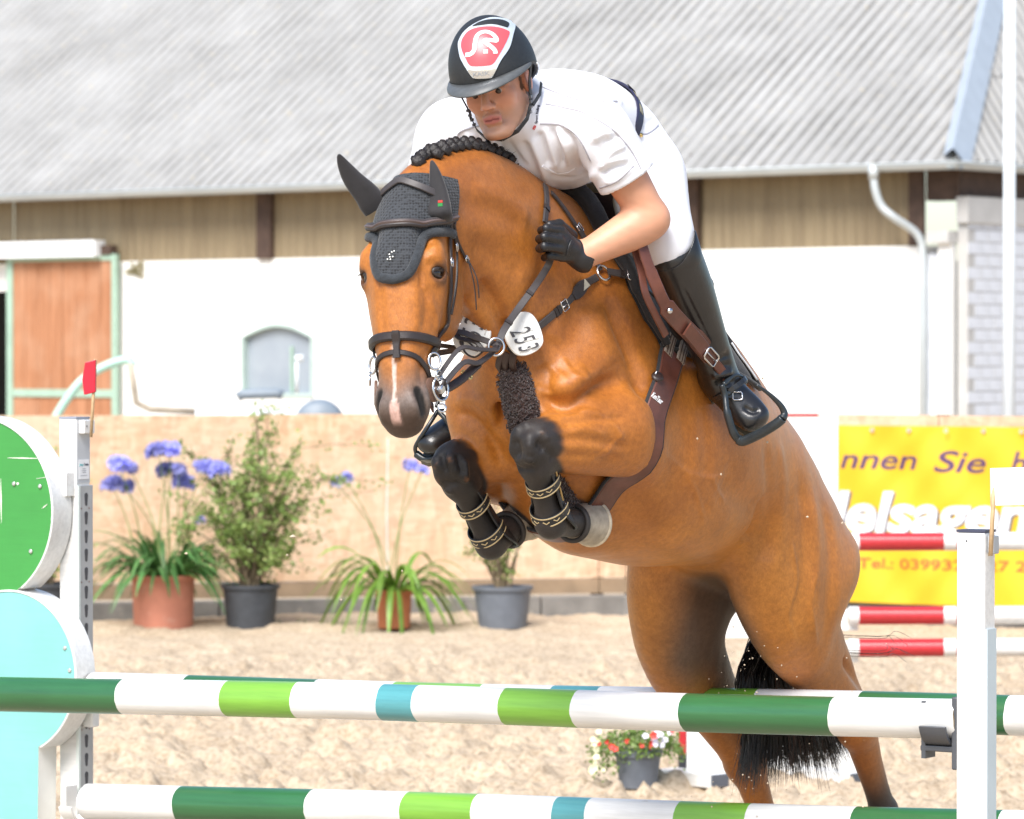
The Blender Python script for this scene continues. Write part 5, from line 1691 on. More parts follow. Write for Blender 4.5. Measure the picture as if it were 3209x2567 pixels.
def skin_colour():
    C = np.tile(np.array([.60, .305, .19]), (len(BV_), 1))
    n = vnoise(BV_, 60, 3); n2 = vnoise(BV_, 200, 9)
    C *= (1 + .07 * n + .04 * n2)[:, None]
    q = BV_ - R_c; f, r, u = q @ R_f, q @ R_r, q @ R_u
    head = (np.abs(r) < .11) & (u > -.16) & (u < .16) & (f > -.14) & (f < .16)
    def mixin(w, col):
        nonlocal C
        w = (np.clip(w, 0, 1) * head)[:, None]; C = C * (1 - w) + np.array(col) * w
    mixin(.55 * np.exp(-(((np.abs(r) - .045) / .028) ** 2 + ((u + .03) / .03) ** 2)) * (f > .02), (.58, .22, .14))
    mixin(.5 * np.exp(-((r / .016) ** 2 + ((u + .046) / .02) ** 2)) * (f > .1), (.58, .23, .16))
    st = sstep(-.050, -.076, u) * sstep(-.045, .01, f) * (.75 + .25 * n2)
    mixin(.50 * st, (.27, .17, .115))
    for sg in (1, -1):
        mixin(sstep(.010, .006, np.abs(u - .012 + .1 * np.abs(np.abs(r) - .033))) * (f > .05) * (np.abs(r - .034 * sg) < .026), (.09, .05, .03))
    lip = (np.abs(r) < .026) & (f > .085)
    mixin(.85 * sstep(.0155, .010, np.abs(u + .0815) + .25 * np.abs(r)) * lip, (.50, .16, .14))
    mixin(sstep(.003, .0015, np.abs(u + .0815)) * (np.abs(r) < .02) * (f > .085), (.16, .03, .03))
    mixin(sstep(.006, .003, np.abs(u + .0575)) * sstep(.008, .004, np.abs(np.abs(r) - .009)) * (f > .1), (.12, .05, .035))
    ear = (np.abs(r) > .076) & (np.abs(u + .008) < .04) & (f < .02)
    mixin(.6 * ear, (.58, .21, .14))
    hair = (f < -.005) & (u > -.075 - .3 * (f + .005)) & ~ear | ((f < .018) & (f > -.01) & (np.abs(r) > .06) & (u > -.03) & ~ear)
    mixin(.85 * hair, (.05, .032, .022))
    return C
def mk_skin():
    m, nt, b = new_mat('skin')
    a = nt.nodes.new('ShaderNodeVertexColor'); a.layer_name = 'tone'
    nt.links.new(a.outputs['Color'], b.inputs['Base Color'])
    b.inputs['Roughness'].default_value = .48; b.inputs['Subsurface Weight'].default_value = .12
    b.inputs['Subsurface Radius'].default_value = (.01, .004, .002); b.inputs['Subsurface Scale'].default_value = .5
    t = tex_noise(nt, 320, 3); bump(nt, b, t.outputs['Fac'], .15, .002)
    return m
body_me = np_mesh('person', BV_, bf_); vcol(body_me, 'tone', skin_colour())
rider = link_mesh('person', body_me, mk_skin(), None, True)
tag(rider, 'rider in white shirt, white breeches and black helmet crouched over the bay horse', 'person')
for sg in (1, -1):
    mb = MB(); prof = [(max(.0105 * math.sin(math.pi * i / 10), .0003), -.0105 * math.cos(math.pi * i / 10)) for i in range(11)]
    mb.lathe(RH(.0845, .0325 * sg, -.011), prof, axis=R_f * .92 - R_u * .30 - R_r * .12, n=18, mi=0)
    nf = len(mb.f)
    mi = [0] * nf
    for k in range(nf):
        ring = k // 18
        if ring >= 7: mi[k] = 1
    mb.m = mi
    mb.build('eye', [simple('eye_white', (.42, .37, .34), .2, var=0), simple('iris', (.05, .04, .035), .1, var=0)], rider, smooth=True, fix=False)

def soft_mesh(S, name, mat, parent, it=2, strokes=None, wob=0.):
    v, f = S.nets(); v = lap(v, f, it, .5); V = L2W(v)
    if strokes: V = sculpt(V, f, strokes, bvh_of(V, f))
    if wob:
        N = vnormals(V, f); V = V + N * ((vnoise(V, 35, 5) * .6 + vnoise(V, 75, 6) * .3) * wob)[:, None]
    o = link_mesh(name, np_mesh(name, V, f), mat, parent, True)
    return o, bvh_of(V, f)

# ---- shirt
def cloth(name, col, rough=.8, bs=.25, bscale=600, var=.03):
    m, nt, b = new_mat(name)
    t = tex_noise(nt, 5, 3); lo = tuple(c * (1 - var) for c in col)
    nt.links.new(ramp(nt, t.outputs['Fac'], [(.3, lo), (.7, col)]).outputs[0], b.inputs['Base Color'])
    b.inputs['Roughness'].default_value = rough; b.inputs['Specular IOR Level'].default_value = .25; b.inputs['Sheen Weight'].default_value = .1
    t2 = tex_noise(nt, bscale, 2); bump(nt, b, t2.outputs['Fac'], bs, .002)
    return m
m_shirt = cloth('white_shirt', (.77, .78, .82))
TILT = V3(math.cos(R(35)), 0, math.sin(R(35)))     # tilt of the waist
def shirt_field():
    S = SDF((-.62, -.46, 2.22), (.20, .46, 2.92), .0052)
    S.chain([V3(.01, .005, 2.605), V3(-.05, .005, 2.615), V3(-.16, .005, 2.615), V3(-.31, 0, 2.615), V3(-.42, 0, 2.59)],
            [(.14, .085), (.165, .114), (.182, .144), (.165, .146), (.155, .140)], .03)
    S.ell(V3(-.16, .03, 2.535), (.17, .14, .075), .06)
    S.ell(V3(-.06, .05, 2.56), (.10, .11, .09), .05)
    S.chain([RHl(-.028, 0, -.092), NKB, V3(-.09, 0, 2.62)], [.066, .078, .10], .03)
    for (A, E) in ((SHL, ELL), (SHR, ELR)):
        d = E - A
        S.chain([A * .75 + V3(-.08, 0, 2.62) * .25, A, A + d * .3, A + d * .60], [.085, .080, .077, .076], .03)
    for (A, E) in ((SHL, ELL), (SHR, ELR)):
        d = E - A
        S.limb(A + d * .50, A + d * 1.1, .064, .064, .006, cut=True)
        S.limb(A + d * .90, A + d * 1.5, .12, .16, .012, cut=True)
    S.ell(RHl(-.02, 0, -.045), (.08, .085, .055), .008, RAX, cut=True)
    S.ell(V3(-.338, 0, 2.62) - TILT * .5, (.5, .5, .5), .01, cut=True)
    return S
fold = .004
shirt, bv_shirt = soft_mesh(shirt_field(), 'shirt', m_shirt, rider, 2, [
    ([(1696, 272), (1760, 296), (1834, 317), (1934, 318)], .006, -0.0035), ([(1709, 326), (1770, 338), (1834, 356), (1918, 406), (1976, 470), (2012, 535)], .006, -0.0043),
    ([(1692, 388), (1740, 388), (1772, 398), (1813, 432), (1851, 505)], .007, 0.0043), ([(1430, 458), (1438, 417), (1484, 398), (1524, 392)], .007, 0.0043),
    ([(1496, 412), (1500, 465)], .010, -0.0104), ([(1512, 410), (1520, 465)], .009, 0.0087), ([(1530, 412), (1545, 470)], .010, -0.0104), ([(1470, 415), (1468, 465)], .010, 0.0070),
    ([(1340, 380), (1400, 350), (1450, 330)], .012, -0.0052), ([(1390, 350), (1420, 460)], .014, -0.0070),
    ([(1690, 410), (1706, 470), (1722, 525)], .012, -0.0113), ([(1708, 400), (1728, 470), (1745, 530)], .010, 0.0095), ([(1722, 400), (1750, 470), (1770, 525)], .012, -0.0113),
    ([(1745, 400), (1775, 470), (1778, 525)], .010, 0.0095), ([(1765, 405), (1795, 455), (1808, 515)], .012, -0.0095), ([(1660, 430), (1690, 500), (1712, 570)], .012, 0.0087), ([(1640, 440), (1665, 500), (1690, 560)], .012, -0.0087),
    ([(1570, 440), (1600, 490), (1640, 530), (1660, 560)], .008, 0.0060), ([(1590, 435), (1625, 490), (1655, 525)], .007, -0.0043),
    ([(1700, 566), (1760, 588), (1830, 570), (1875, 535)], .014, 0.0070), ([(1720, 548), (1790, 562), (1850, 540)], .012, -0.0070),
    ([(1876, 490), (1900, 450), (1945, 425)], .010, -0.0095), ([(1890, 510), (1920, 475), (1960, 455)], .009, 0.0078), ([(1882, 548), (1915, 528), (1975, 515)], .009, -0.0087), ([(1880, 530), (1920, 505), (1970, 495)], .008, 0.0060),
    ([(1895, 575), (1940, 560), (1985, 525)], .008, 0.0052), ([(1860, 440), (1890, 420), (1920, 415)], .012, 0.0060), ([(1862, 470), (1880, 445), (1910, 432)], .010, -0.0078),
    ([(1780, 250), (1850, 262), (1930, 262)], .02, -0.0043), ([(1880, 290), (1930, 300), (1950, 330)], .015, 0.0035),
], .0012)
# shirt trims: pocket edge, collar lettering, sleeve hem
def on(bv, px, py, lift=0.):
    h = cast(bv, px, py)
    if h is None: return None
    n = h[1]
    if np.dot(n, ray(px, py)) > 0: n = -n
    return h[0] + n * lift, n
def line_on(bv, pts, w, th, name, mat, parent, n=6, lift=0.):
    P, N = [], []
    for q in catmull(pts, n):
        h = on(bv, q[0], q[1], lift)
        if h is not None: P.append(h[0]); N.append(h[1])
    mb = MB().strap(P, np.array(N), w, th)
    return mb.build(name, mat, parent)
line_on(bv_shirt, [(1700, 520), (1725, 537), (1751, 545), (1780, 541), (1803, 528)], .008, .002, 'pocket_piping', m_shirt, rider)
m_seam = simple('shirt_seam', (.36, .35, .38), .8, var=0)
for q in ([(1696, 272), (1760, 296), (1834, 317), (1934, 318)], [(1709, 326), (1770, 338), (1834, 356), (1918, 406), (1976, 470), (2008, 530)], [(1692, 389), (1740, 389), (1772, 399), (1813, 433), (1851, 505)], [(1430, 458), (1438, 418), (1484, 399), (1520, 393)], [(1880, 590), (1935, 568), (1985, 520)]):
    line_on(bv_shirt, q, .0042, .0014, 'shirt_seam', m_seam, rider)
m_ink = simple('dark_ink', (.03, .03, .06), .6, var=0); m_redink = simple('red_ink', (.6, .05, .05), .6, var=0)

def text_on(bv, body, a, b, size, mat, name, parent, lift=.0012, up_px=None, shear=0., bold=0.):
    """lettering laid on a surface, baseline from pixel a to pixel b"""
    me = text_mesh(name, body, 1.0, shear, bold)
    co = np.zeros(len(me.vertices) * 3, np.float32); me.vertices.foreach_get('co', co); co = co.reshape(-1, 3)
    w = co[:, 0].max() - co[:, 0].min(); h = max(co[:, 1].max(), .01)
    a, b = np.array(a, float), np.array(b, float); d = b - a
    up = np.array(up_px, float) if up_px is not None else np.array([d[1], -d[0]]) / np.linalg.norm(d) * size
    out = []
    for x, y, z in co:
        q = a + d * (x - co[:, 0].min()) / w + up * (y / h)
        hh = on(bv, q[0], q[1], lift if z >= 0 else lift * .3)
        if hh is None: hh = on(bv, a[0], a[1], lift)
        if hh is None: hh = (np.zeros(3), 0)
        out.append(hh[0])
    me.vertices.foreach_set('co', np.array(out, np.float32).ravel()); me.update(); me.materials.clear()
    return link_mesh(name, me, mat, parent)
text_on(bv_shirt, 'Sport Riding', (1683, 388), (1690, 330), 8, m_ink, 'collar_lettering', rider, up_px=(-8, -1), bold=.02)
text_on(bv_shirt, 'S', (1674, 408), (1681, 394), 7, m_redink, 'collar_logo', rider, up_px=(-7, -3), bold=.04)

# ---- breeches
m_breech = cloth('white_breeches', (.77, .78, .82), .7)
def tint_breech(me):
    V = np.zeros(len(me.vertices) * 3, np.float32); me.vertices.foreach_get('co', V); V = V.reshape(-1, 3)
    q = V - O0; l = q @ LF; s_ = q @ FW; z = V[:, 2]
    w = sstep(.16, .10, np.abs(l)) * sstep(2.50, 2.44, z)
    C = np.array([.77, .78, .82]) * (1 - w[:, None]) + np.array([.50, .42, .25]) * w[:, None]
    vcol(me, 'tone', C)
    nt = m_breech.node_tree; b = nt.nodes['Principled BSDF']
    a = nt.nodes.new('ShaderNodeVertexColor'); a.layer_name = 'tone'
    nt.links.new(a.outputs['Color'], b.inputs['Base Color'])
m_patch = cloth('beige_seat_leather', (.50, .42, .27), .7)
def breech_field():
    S = SDF((-.72, -.46, 2.04), (-.10, .50, 2.82), .0052)
    S.chain([V3(-.24, 0, 2.63), V3(-.35, 0, 2.612), V3(-.455, 0, 2.56), V3(-.52, 0, 2.49)], [(.148, .134), (.153, .140), (.170, .150), (.155, .15)], .03)
    for (H_, K_, A_) in ((HIPL, KNL, ANL), (HIPR, KNR, ANR)):
        S.chain([H_ + V3(-.03, 0, 0), H_ + (K_ - H_) * .45, K_ + (H_ - K_) * .1, K_ + (A_ - K_) * .20], [.112, .098, .076, .050], .04)
    S.ell(KNL + (HIPL - KNL) * .09, (.066, .062, .066), .03); S.ell(KNR + (HIPR - KNR) * .09, (.066, .062, .066), .03)
    S.ell(V3(-.315, 0, 2.62) + TILT * .5, (.5, .5, .5), .006, cut=True)
    return S
breeches, bv_breech = soft_mesh(breech_field(), 'breeches', m_breech, rider, 2, [
    ([(2010, 460), (2060, 448), (2090, 455)], .008, -.003), ([(2030, 485), (2070, 478), (2100, 490)], .008, -.003), ([(2040, 515), (2080, 512), (2105, 520)], .008, .0025),
    ([(1990, 395), (2030, 385), (2060, 370)], .010, -.003), ([(1985, 370), (2020, 345), (2050, 335)], .010, -.003), ([(1990, 420), (2030, 428), (2066, 405)], .006, .0025),
    ([(2100, 830), (2140, 812), (2172, 785)], .007, -.003), ([(2095, 865), (2140, 852), (2178, 825)], .007, -.003), ([(2105, 880), (2150, 868), (2180, 845)], .006, .0025), ([(2120, 815), (2150, 800), (2172, 780)], .008, -.003),
    ([(2050, 720), (2100, 700), (2140, 700)], .012, -.0025),
], .001)
tint_breech(breeches.data)
# belt round the waist
m_trim = simple('belt_gold_thread', (.28, .25, .16), .5, var=.3)
m_belt = simple('navy_belt', (.012, .012, .045), .5, var=.2)
TN = V3(-TILT[2], 0, TILT[0])
def wp(a, g=0.): return V3(-.345, 0, 2.616) + V3(0, 1, 0) * (.163 + g) * math.sin(a) + TN * (.154 + g) * math.cos(a)
wa = np.linspace(0, 2 * math.pi, 41)[:-1]
wn_ = np.array([L2W(wp(a, .1)) - L2W(wp(a)) for a in wa])
MB().strap([L2W(wp(a)) for a in wa], wn_, .036, .006, closed=True).build('belt', m_belt, rider, auto=40)
for a in (.55, .85, 1.2):
    aa = [a - .09, a, a + .09]
    MB().strap([L2W(wp(x, .0055)) for x in aa], np.array([L2W(wp(x, .1)) - L2W(wp(x)) for x in aa]), .018, .0015).build('belt_trim', m_trim, rider)
a = .70
MB().strap([L2W(wp(a, .004) + TILT * .026), L2W(wp(a, .008)), L2W(wp(a, .004) - TILT * .028)], np.array([L2W(wp(a, .1)) - L2W(wp(a))] * 3), .012, .003).build('belt_loop', m_breech, rider)
line_on(bv_breech, [(1985, 402), (2000, 416), (2025, 420), (2050, 405), (2062, 392)], .004, .002, 'pocket_piping', simple('grey_thread', (.35, .35, .40), .7, var=0), rider)
h_ = on(bv_breech, 2008, 424, .001)
if h_ is not None:
    MB().lathe(h_[0], [(.006, 0), (.0055, .003), (.0, .0045)], axis=h_[1], n=14, caps=False).build('button', simple('brass', (.6, .42, .15), .3, metal=.9, var=0), rider, smooth=True)
text_on(bv_breech, 'flex', (1990, 352), (2006, 344), 8, m_ink, 'breeches_lettering', rider, up_px=(-2, -8))

# ---- boots
m_boot = simple('black_boot_leather', (.010, .0095, .010), .34, spec=.6, var=.3, vscale=14, bs=.35, bscale=90, bdist=.0015, coat=.15)
m_sole = simple('boot_sole', (.10, .085, .06), .8, var=.2, vscale=40)
m_steel = simple('steel', (.62, .62, .63), .25, metal=1.0, var=.05)
def boot(K_, A_, T_, sg):
    lo = np.minimum(np.minimum(K_, A_), T_) - .16; hi = np.maximum(np.maximum(K_, A_), T_) + .16
    S = SDF(lo, hi, .0052)
    d = A_ - K_
    S.chain([K_ + d * .10 + V3(-.01, 0, 0), K_ + d * .35 + V3(-.012, 0, 0), K_ + d * .7 + V3(-.006, 0, 0), A_], [(.066, .074), (.063, .071), (.052, .057), (.045, .050)], .02)
    fd = T_ - A_; L = np.linalg.norm(fd); fd = fd / L
    side = np.cross(fd, d / np.linalg.norm(d)); side /= np.linalg.norm(side)
    dn = np.cross(side, fd)
    if np.dot(dn, d) < 0: dn = -dn
    heel = A_ - fd * .035 + dn * .035
    S.chain([heel, A_ + fd * .03 + dn * .022, A_ + fd * (L * .62) + dn * .018, T_ - fd * .02 + dn * .012], [(.036, .040), (.040, .046), (.046, .034), (.040, .027)], .03, side)
    S.limb(K_ - d * .22, K_ + d * .09, (.11, .11), (.11, .11), .008, cut=True) if False else None
    o, bv = soft_mesh(S, 'boot', m_boot, rider, 2, [
        ([(2230, 1135), (2260, 1125), (2285, 1110)], .010, -0.0090), ([(2235, 1155), (2262, 1150), (2288, 1140)], .009, -0.0090), ([(2232, 1178), (2262, 1176), (2295, 1165)], .009, 0.0075), ([(2240, 1205), (2268, 1200), (2300, 1195)], .010, -0.0075),
        ([(2140, 900), (2190, 1000), (2235, 1090)], .004, -0.0045), ([(2330, 1275), (2360, 1290), (2380, 1280)], .008, -0.0075)] if sg > 0 else None)
    # sole
    mb = MB(); pts = []
    for t_, w_ in ((-.06, .022), (-.045, .033), (-.01, .035), (.05, .030), (.10, .040), (L - .05, .046), (L - .01, .036), (L + .012, .016)):
        pts.append((t_, w_))
    pol = [(t_, w_) for t_, w_ in pts] + [(t_, -w_) for t_, w_ in pts[::-1]]
    mb.prism(pol, L2W(A_ + dn * .052), dirW(fd), dirW(side), -dirW(dn), .012)
    mb.prism([(-.058, .024), (-.04, .034), (.02, .034), (.02, -.034), (-.04, -.034), (-.058, -.024)], L2W(A_ + dn * .0645), dirW(fd), dirW(side), -dirW(dn), .022)
    mb.build('boot_sole', m_sole, rider)
    # top edge
    ring = []
    ax = d / np.linalg.norm(d); u1 = np.cross(ax, V3(1, 0, 0)); u1 /= np.linalg.norm(u1); u2 = np.cross(ax, u1)
    c0 = K_ + d * .0 + V3(-.012, 0, 0)
    # spur strap and buckle
    c1 = A_ + fd * .035 + dn * .0
    rr = [c1 + .052 * (math.cos(a) * side + math.sin(a) * (dn * .9 - fd * .35)) for a in np.linspace(0, 2 * math.pi, 25)[:-1]]
    MB().strap([L2W(p) for p in rr], np.array([L2W(p) - L2W(c1) for p in rr]), .014, .003, closed=True).build('spur_strap', m_boot, rider)
    return o, bv, (A_, fd, side, dn)
def dirW(q): return FW * q[0] + LF * q[1] + UP * q[2]
bootL, bv_bootL, frL = boot(KNL, ANL, TOL, 1)
bootR, bv_bootR, frR = boot(KNR, ANR, TOR, -1)
# boot top tabs (higher at the outside)
for K_, A_, sg in ((KNL, ANL, 1), (KNR, ANR, -1)):
    d = (A_ - K_); d = d / np.linalg.norm(d)
    c = K_ + d * .035 + V3(-.012, 0, 0)
    u1 = np.cross(d, V3(1, 0, 0)); u1 /= np.linalg.norm(u1); u2 = np.cross(d, u1)
    if u1[1] * sg < 0: u1 = -u1
    vs, fs = [], []; n = 30
    for i in range(n):
        a = 2 * math.pi * i / n
        out = math.cos(a) * u1 * 1.0 + math.sin(a) * u2
        rise = -.045 * max(0, math.cos(a - .35)) ** 2
        for j, (rad, h) in enumerate(((.072, .03), (.078, rise), (.075, rise - .002), (.069, .03))):
            vs.append(L2W(c + out * rad * (1.0 if j else 1) + d * h))
    for i in range(n):
        k = (i + 1) % n
        for j in range(3): fs.append((i * 4 + j, k * 4 + j, k * 4 + j + 1, i * 4 + j + 1))
    MB().add(vs, fs).build('boot_top', m_boot, rider, smooth=True)
h_ = on(bv_bootL, 2311, 1242, .004)
if h_ is not None:
    c, n_ = h_; ax = np.cross(n_, UP); ax /= np.linalg.norm(ax); ay = np.cross(n_, ax)
    q = [c + ax * x * .013 + ay * y * .011 for x, y in ((-1, -.7), (-.7, -1), (.7, -1), (1, -.7), (1, .7), (.7, 1), (-.7, 1), (-1, .7))]
    MB().tube(q, .002, 6, closed=True).build('spur_buckle', m_steel, rider, smooth=True)
    MB().strap([c - n_ * .004, c + ax * .02 - n_ * .002, c + ax * .038 + UP * .002], np.array([n_, n_, n_]), .012, .003).build('spur_strap', m_boot, rider)

# ---- gloves
m_glove = simple('black_glove', (.013, .013, .015), .42, spec=.5, var=.25, vscale=30, bs=.4, bscale=160, bdist=.0015)
def glove(W, Hc, F4, sg):
    lo = np.minimum(W, Hc) - .14; hi = np.maximum(W, Hc) + .14
    S = SDF(lo, hi, .0028)
    back = (Hc - W); L = np.linalg.norm(back); back /= L
    # knuckle row, from index (top) to little finger (bottom)
    kn = F4['kn']; md = F4['md']; tp = F4['tp']
    for i in range(4):
        S.limb(W * .7 + Hc * .3 + (kn[i] - Hc) * .45, kn[i], (.016, .013), (.0125, .0125), .014)
    S.limb(W + (Hc - W) * .1, Hc, (.030, .022), (.036, .020), .015, UPL)
    for i in range(4):
        r = (.0125, .0130, .0125, .0110)[i]
        S.limb(kn[i], md[i], r, r * .95, .004)
        S.limb(md[i], tp[i], r * .95, r * .85, .004)
        S.limb(tp[i], tp[i] + (Hc - tp[i]) * .35, r * .85, r * .8, .004)
    th = F4['th']
    S.limb(th[0], th[1], .018, .0145, .010); S.limb(th[1], th[2], .0145, .0125, .005)
    S.chain([W - back * .012, W + back * .014], [(.033, .038), (.029, .032)], .008)
    S.limb(W - back * .06, W - back * .006, .030, .030, .004, cut=True)
    o, bv = soft_mesh(S, 'glove', m_glove, rider, 1)
    return o, bv
UPL = V3(0, 0, 1)
kn = [HL(1757, 722, .190), HL(1752, 750, .192), HL(1752, 778, .190), HL(1760, 806, .184)]
md = [HL(1712, 716, .176), HL(1706, 743, .178), HL(1706, 773, .176), HL(1722, 802, .172)]
tp = [m_ + V3(-.028, -.032, -.004) for m_ in md]
th = [HL(1790, 740, .165), HL(1752, 704, .160), HL(1722, 706, .150)]
gloveL, bv_glove = glove(WRL, HL(1778, 778, .178), dict(kn=kn, md=md, tp=tp, th=th), 1)
mir = lambda p: V3(p[0] + .03, -p[1] + .02, p[2] - .02)
gloveR, _ = glove(WRR, mir(HL(1778, 778, .178)), dict(kn=[mir(p) for p in kn], md=[mir(p) for p in md], tp=[mir(p) for p in tp], th=[mir(p) for p in th]), -1)
line_on(bv_glove, [(1792, 756), (1784, 775), (1778, 800)], .010, .003, 'glove_tab', m_glove, rider)

# ---- helmet
m_helm = simple('black_velvet_shell', (.016, .018, .020), .55, var=.2, vscale=120, bs=.5, bscale=500, bdist=.001)
m_visor = simple('grey_visor', (.085, .090, .092), .45, var=.12, vscale=60, bs=.3, bscale=300, bdist=.001)
m_chrome = simple('chrome_trim', (.75, .78, .80), .14, metal=.9, var=.02)
m_silver = simple('silver_trim', (.74, .80, .84), .3, metal=.45, var=.02)
m_red = simple('red_badge', (.60, .085, .10), .3, var=.04)
m_emw = simple('badge_white', (.88, .86, .84), .4, var=0)
def helm_pt(th, ph, grow=0.):
    """th from the crown (0) to the rim (pi/2); ph round from the front"""
    f = math.cos(ph); r_ = math.sin(ph)
    a = .114 + grow; b = (.146 if f > 0 else .140) + grow; c = .148 + grow
    st_, ct_ = math.sin(th), math.cos(th)
    x, y, z = b * st_ * f, a * st_ * r_, c * ct_
    # rim line: low at the back, cut up over the ears
    return np.array([x - .010, y, z + .034])
NT, NP = 26, 56
vs = []; fs = []
def rim(ph):
    fr = math.cos(ph)
    return math.pi / 2 + .10 * max(0, fr) ** 2 + .48 * max(0, -fr) ** 1.5 + .02
for i in range(NT + 1):
    for j in range(NP):
        ph = 2 * math.pi * j / NP
        q = helm_pt(rim(ph) * i / NT, ph)
        vs.append(RH(*q))
for i in range(NT):
    for j in range(NP):
        k = (j + 1) % NP
        fs.append((i * NP + j, i * NP + k, (i + 1) * NP + k, (i + 1) * NP + j))
nb = len(vs)
for i in range(NT + 1):
    for j in range(NP):
        ph = 2 * math.pi * j / NP
        vs.append(RH(*helm_pt(rim(ph) * i / NT, ph, -.012)))
for i in range(NT):
    for j in range(NP):
        k = (j + 1) % NP
        fs.append((nb + i * NP + j, nb + (i + 1) * NP + j, nb + (i + 1) * NP + k, nb + i * NP + k))
for j in range(NP):
    k = (j + 1) % NP
    fs.append((NT * NP + j, NT * NP + k, nb + NT * NP + k, nb + NT * NP + j))
helmet = empty_child = None
hm = MB().add(vs, fs)
helmet = hm.build('helmet', m_helm, rider, smooth=True)
bv_helm = BVHTree.FromPolygons([tuple(p) for p in vs[:nb]], [f for f in fs if max(f) < nb])
# visor: crescent standing off the front of the rim
vs, fs = [], []; n = 34
for i in range(n + 1):
    ph = -1.42 + 2.84 * i / n
    w = math.cos(ph / 1.42 * math.pi / 2) ** .8
    th_ = rim(ph) - .03
    a0 = helm_pt(th_ - .02, ph, .002)
    e = np.array([.058 * w * math.cos(ph * .8), .014 * w * math.sin(ph), -.020 * w - .004])
    for t_, lift in ((0, 0), (.5, .006 * w), (1, 0), (1.0, -.004), (.5, .0 * w), (0, -.006)):
        vs.append(RH(*(a0 + e * t_ + np.array([0, 0, lift]))))
for i in range(n):
    for k in range(6):
        k2 = (k + 1) % 6
        fs.append((i * 6 + k, i * 6 + k2, (i + 1) * 6 + k2, (i + 1) * 6 + k))
MB().add(vs, fs).build('visor', m_visor, None, smooth=True).parent = helmet

def decal(bv, outline, off, th, mat, name, parent, rings=6, hole=None, sub=4, straight=False):
    """thin plate lying on a surface; outline (and optional hole) traced on the surface"""
    O = outline if straight else catmull(outline, sub, closed=True)
    O = [np.array(p, float) for p in O]
    if hole is not None:
        I_ = [np.array(p, float) for p in (hole if straight else catmull(hole, sub, closed=True))]
    else:
        c = sum(O) / len(O); I_ = None
    n = len(O); vs = []; fs = []
    for k in range(rings + 1):
        t_ = k / rings
        for i in range(n):
            p = O[i] * (1 - t_) + (I_[i] if I_ is not None else c) * t_
            h = on(bv, p[0], p[1], off + th)
            if h is None:
                p2 = p * .97 + sum(O) / n * .03
                h = on(bv, p2[0], p2[1], off + th) or (RH(0, 0, 0),)
            vs.append(h[0])
    for k in range(rings):
        for i in range(n):
            j = (i + 1) % n
            fs.append((k * n + i, k * n + j, (k + 1) * n + j, (k + 1) * n + i))
    b0 = len(vs)
    for i in range(n):
        h = on(bv, O[i][0], O[i][1], off - .001) or on(bv, *(O[i] * .97 + sum(O) / n * .03), off - .001)
        vs.append(h[0] if h is not None else vs[i])
    for i in range(n):
        j = (i + 1) % n
        fs.append((i, b0 + i, b0 + j, j))
    o = MB().add(vs, fs).build(name, mat, None, auto=35)
    o.parent = parent
    return o
def zz(x, y): return (1400 + x / 5.75, 40 + y / 5.75)
fo = [zz(*p) for p in ((215, 590), (240, 480), (330, 340), (520, 200), (760, 105), (960, 105), (1120, 150), (1225, 225), (1190, 400), (1120, 640), (960, 880), (830, 1140), (760, 1180), (520, 1185), (440, 1130), (330, 960), (250, 800))]
cx_, cy_ = zz(680, 640)
decal(bv_helm, fo, .0005, .0025, m_silver, 'badge_frame', helmet, rings=8)
decal(bv_helm, [zz(*p) for p in ((275, 600), (300, 480), (400, 350), (560, 285), (760, 265), (940, 285), (1080, 335), (1118, 390), (1040, 580), (940, 760), (830, 925), (700, 960), (520, 968), (420, 945), (345, 810), (295, 700))], .003, .0012, m_red, 'red_badge', helmet, rings=7)
decal(bv_helm, [zz(*p) for p in ((470, 262), (560, 200), (690, 155), (850, 135), (1000, 150), (1110, 205), (1095, 268), (1060, 275), (930, 237), (760, 220), (590, 235))], .003, .0012, m_helm, 'vent', helmet, rings=6)
decal(bv_helm, [zz(*p) for p in ((395, 1035), (520, 1040), (700, 1030), (880, 1010), (820, 1130), (750, 1172), (620, 1180), (520, 1178), (455, 1125))], .003, .0015, m_chrome, 'name_plate', helmet, rings=4)
def emblem(pts, w, nm='emblem'):
    P, N = [], []
    for q in catmull([zz(*p) for p in pts], 6):
        h = on(bv_helm, q[0], q[1], .0043)
        if h is not None: P.append(h[0]); N.append(h[1])
    MB().strap(P, np.array(N), w, .0012).build(nm, m_emw, None).parent = helmet
emblem([(355, 770), (440, 755), (500, 690), (520, 560), (545, 450), (620, 380), (720, 365), (820, 405), (880, 470), (885, 520), (800, 512), (690, 510), (700, 550), (800, 630), (860, 690), (870, 745)], .0115)
emblem([(660, 712), (738, 712)], .0105, 'emblem_dot')
_me = text_on(bv_helm, 'KASK', zz(490, 1150), zz(770, 1120), 12, simple('plate_engraving', (.25, .26, .27), .4, var=0), 'plate_lettering', None, lift=.006, bold=.01); _me.parent = helmet
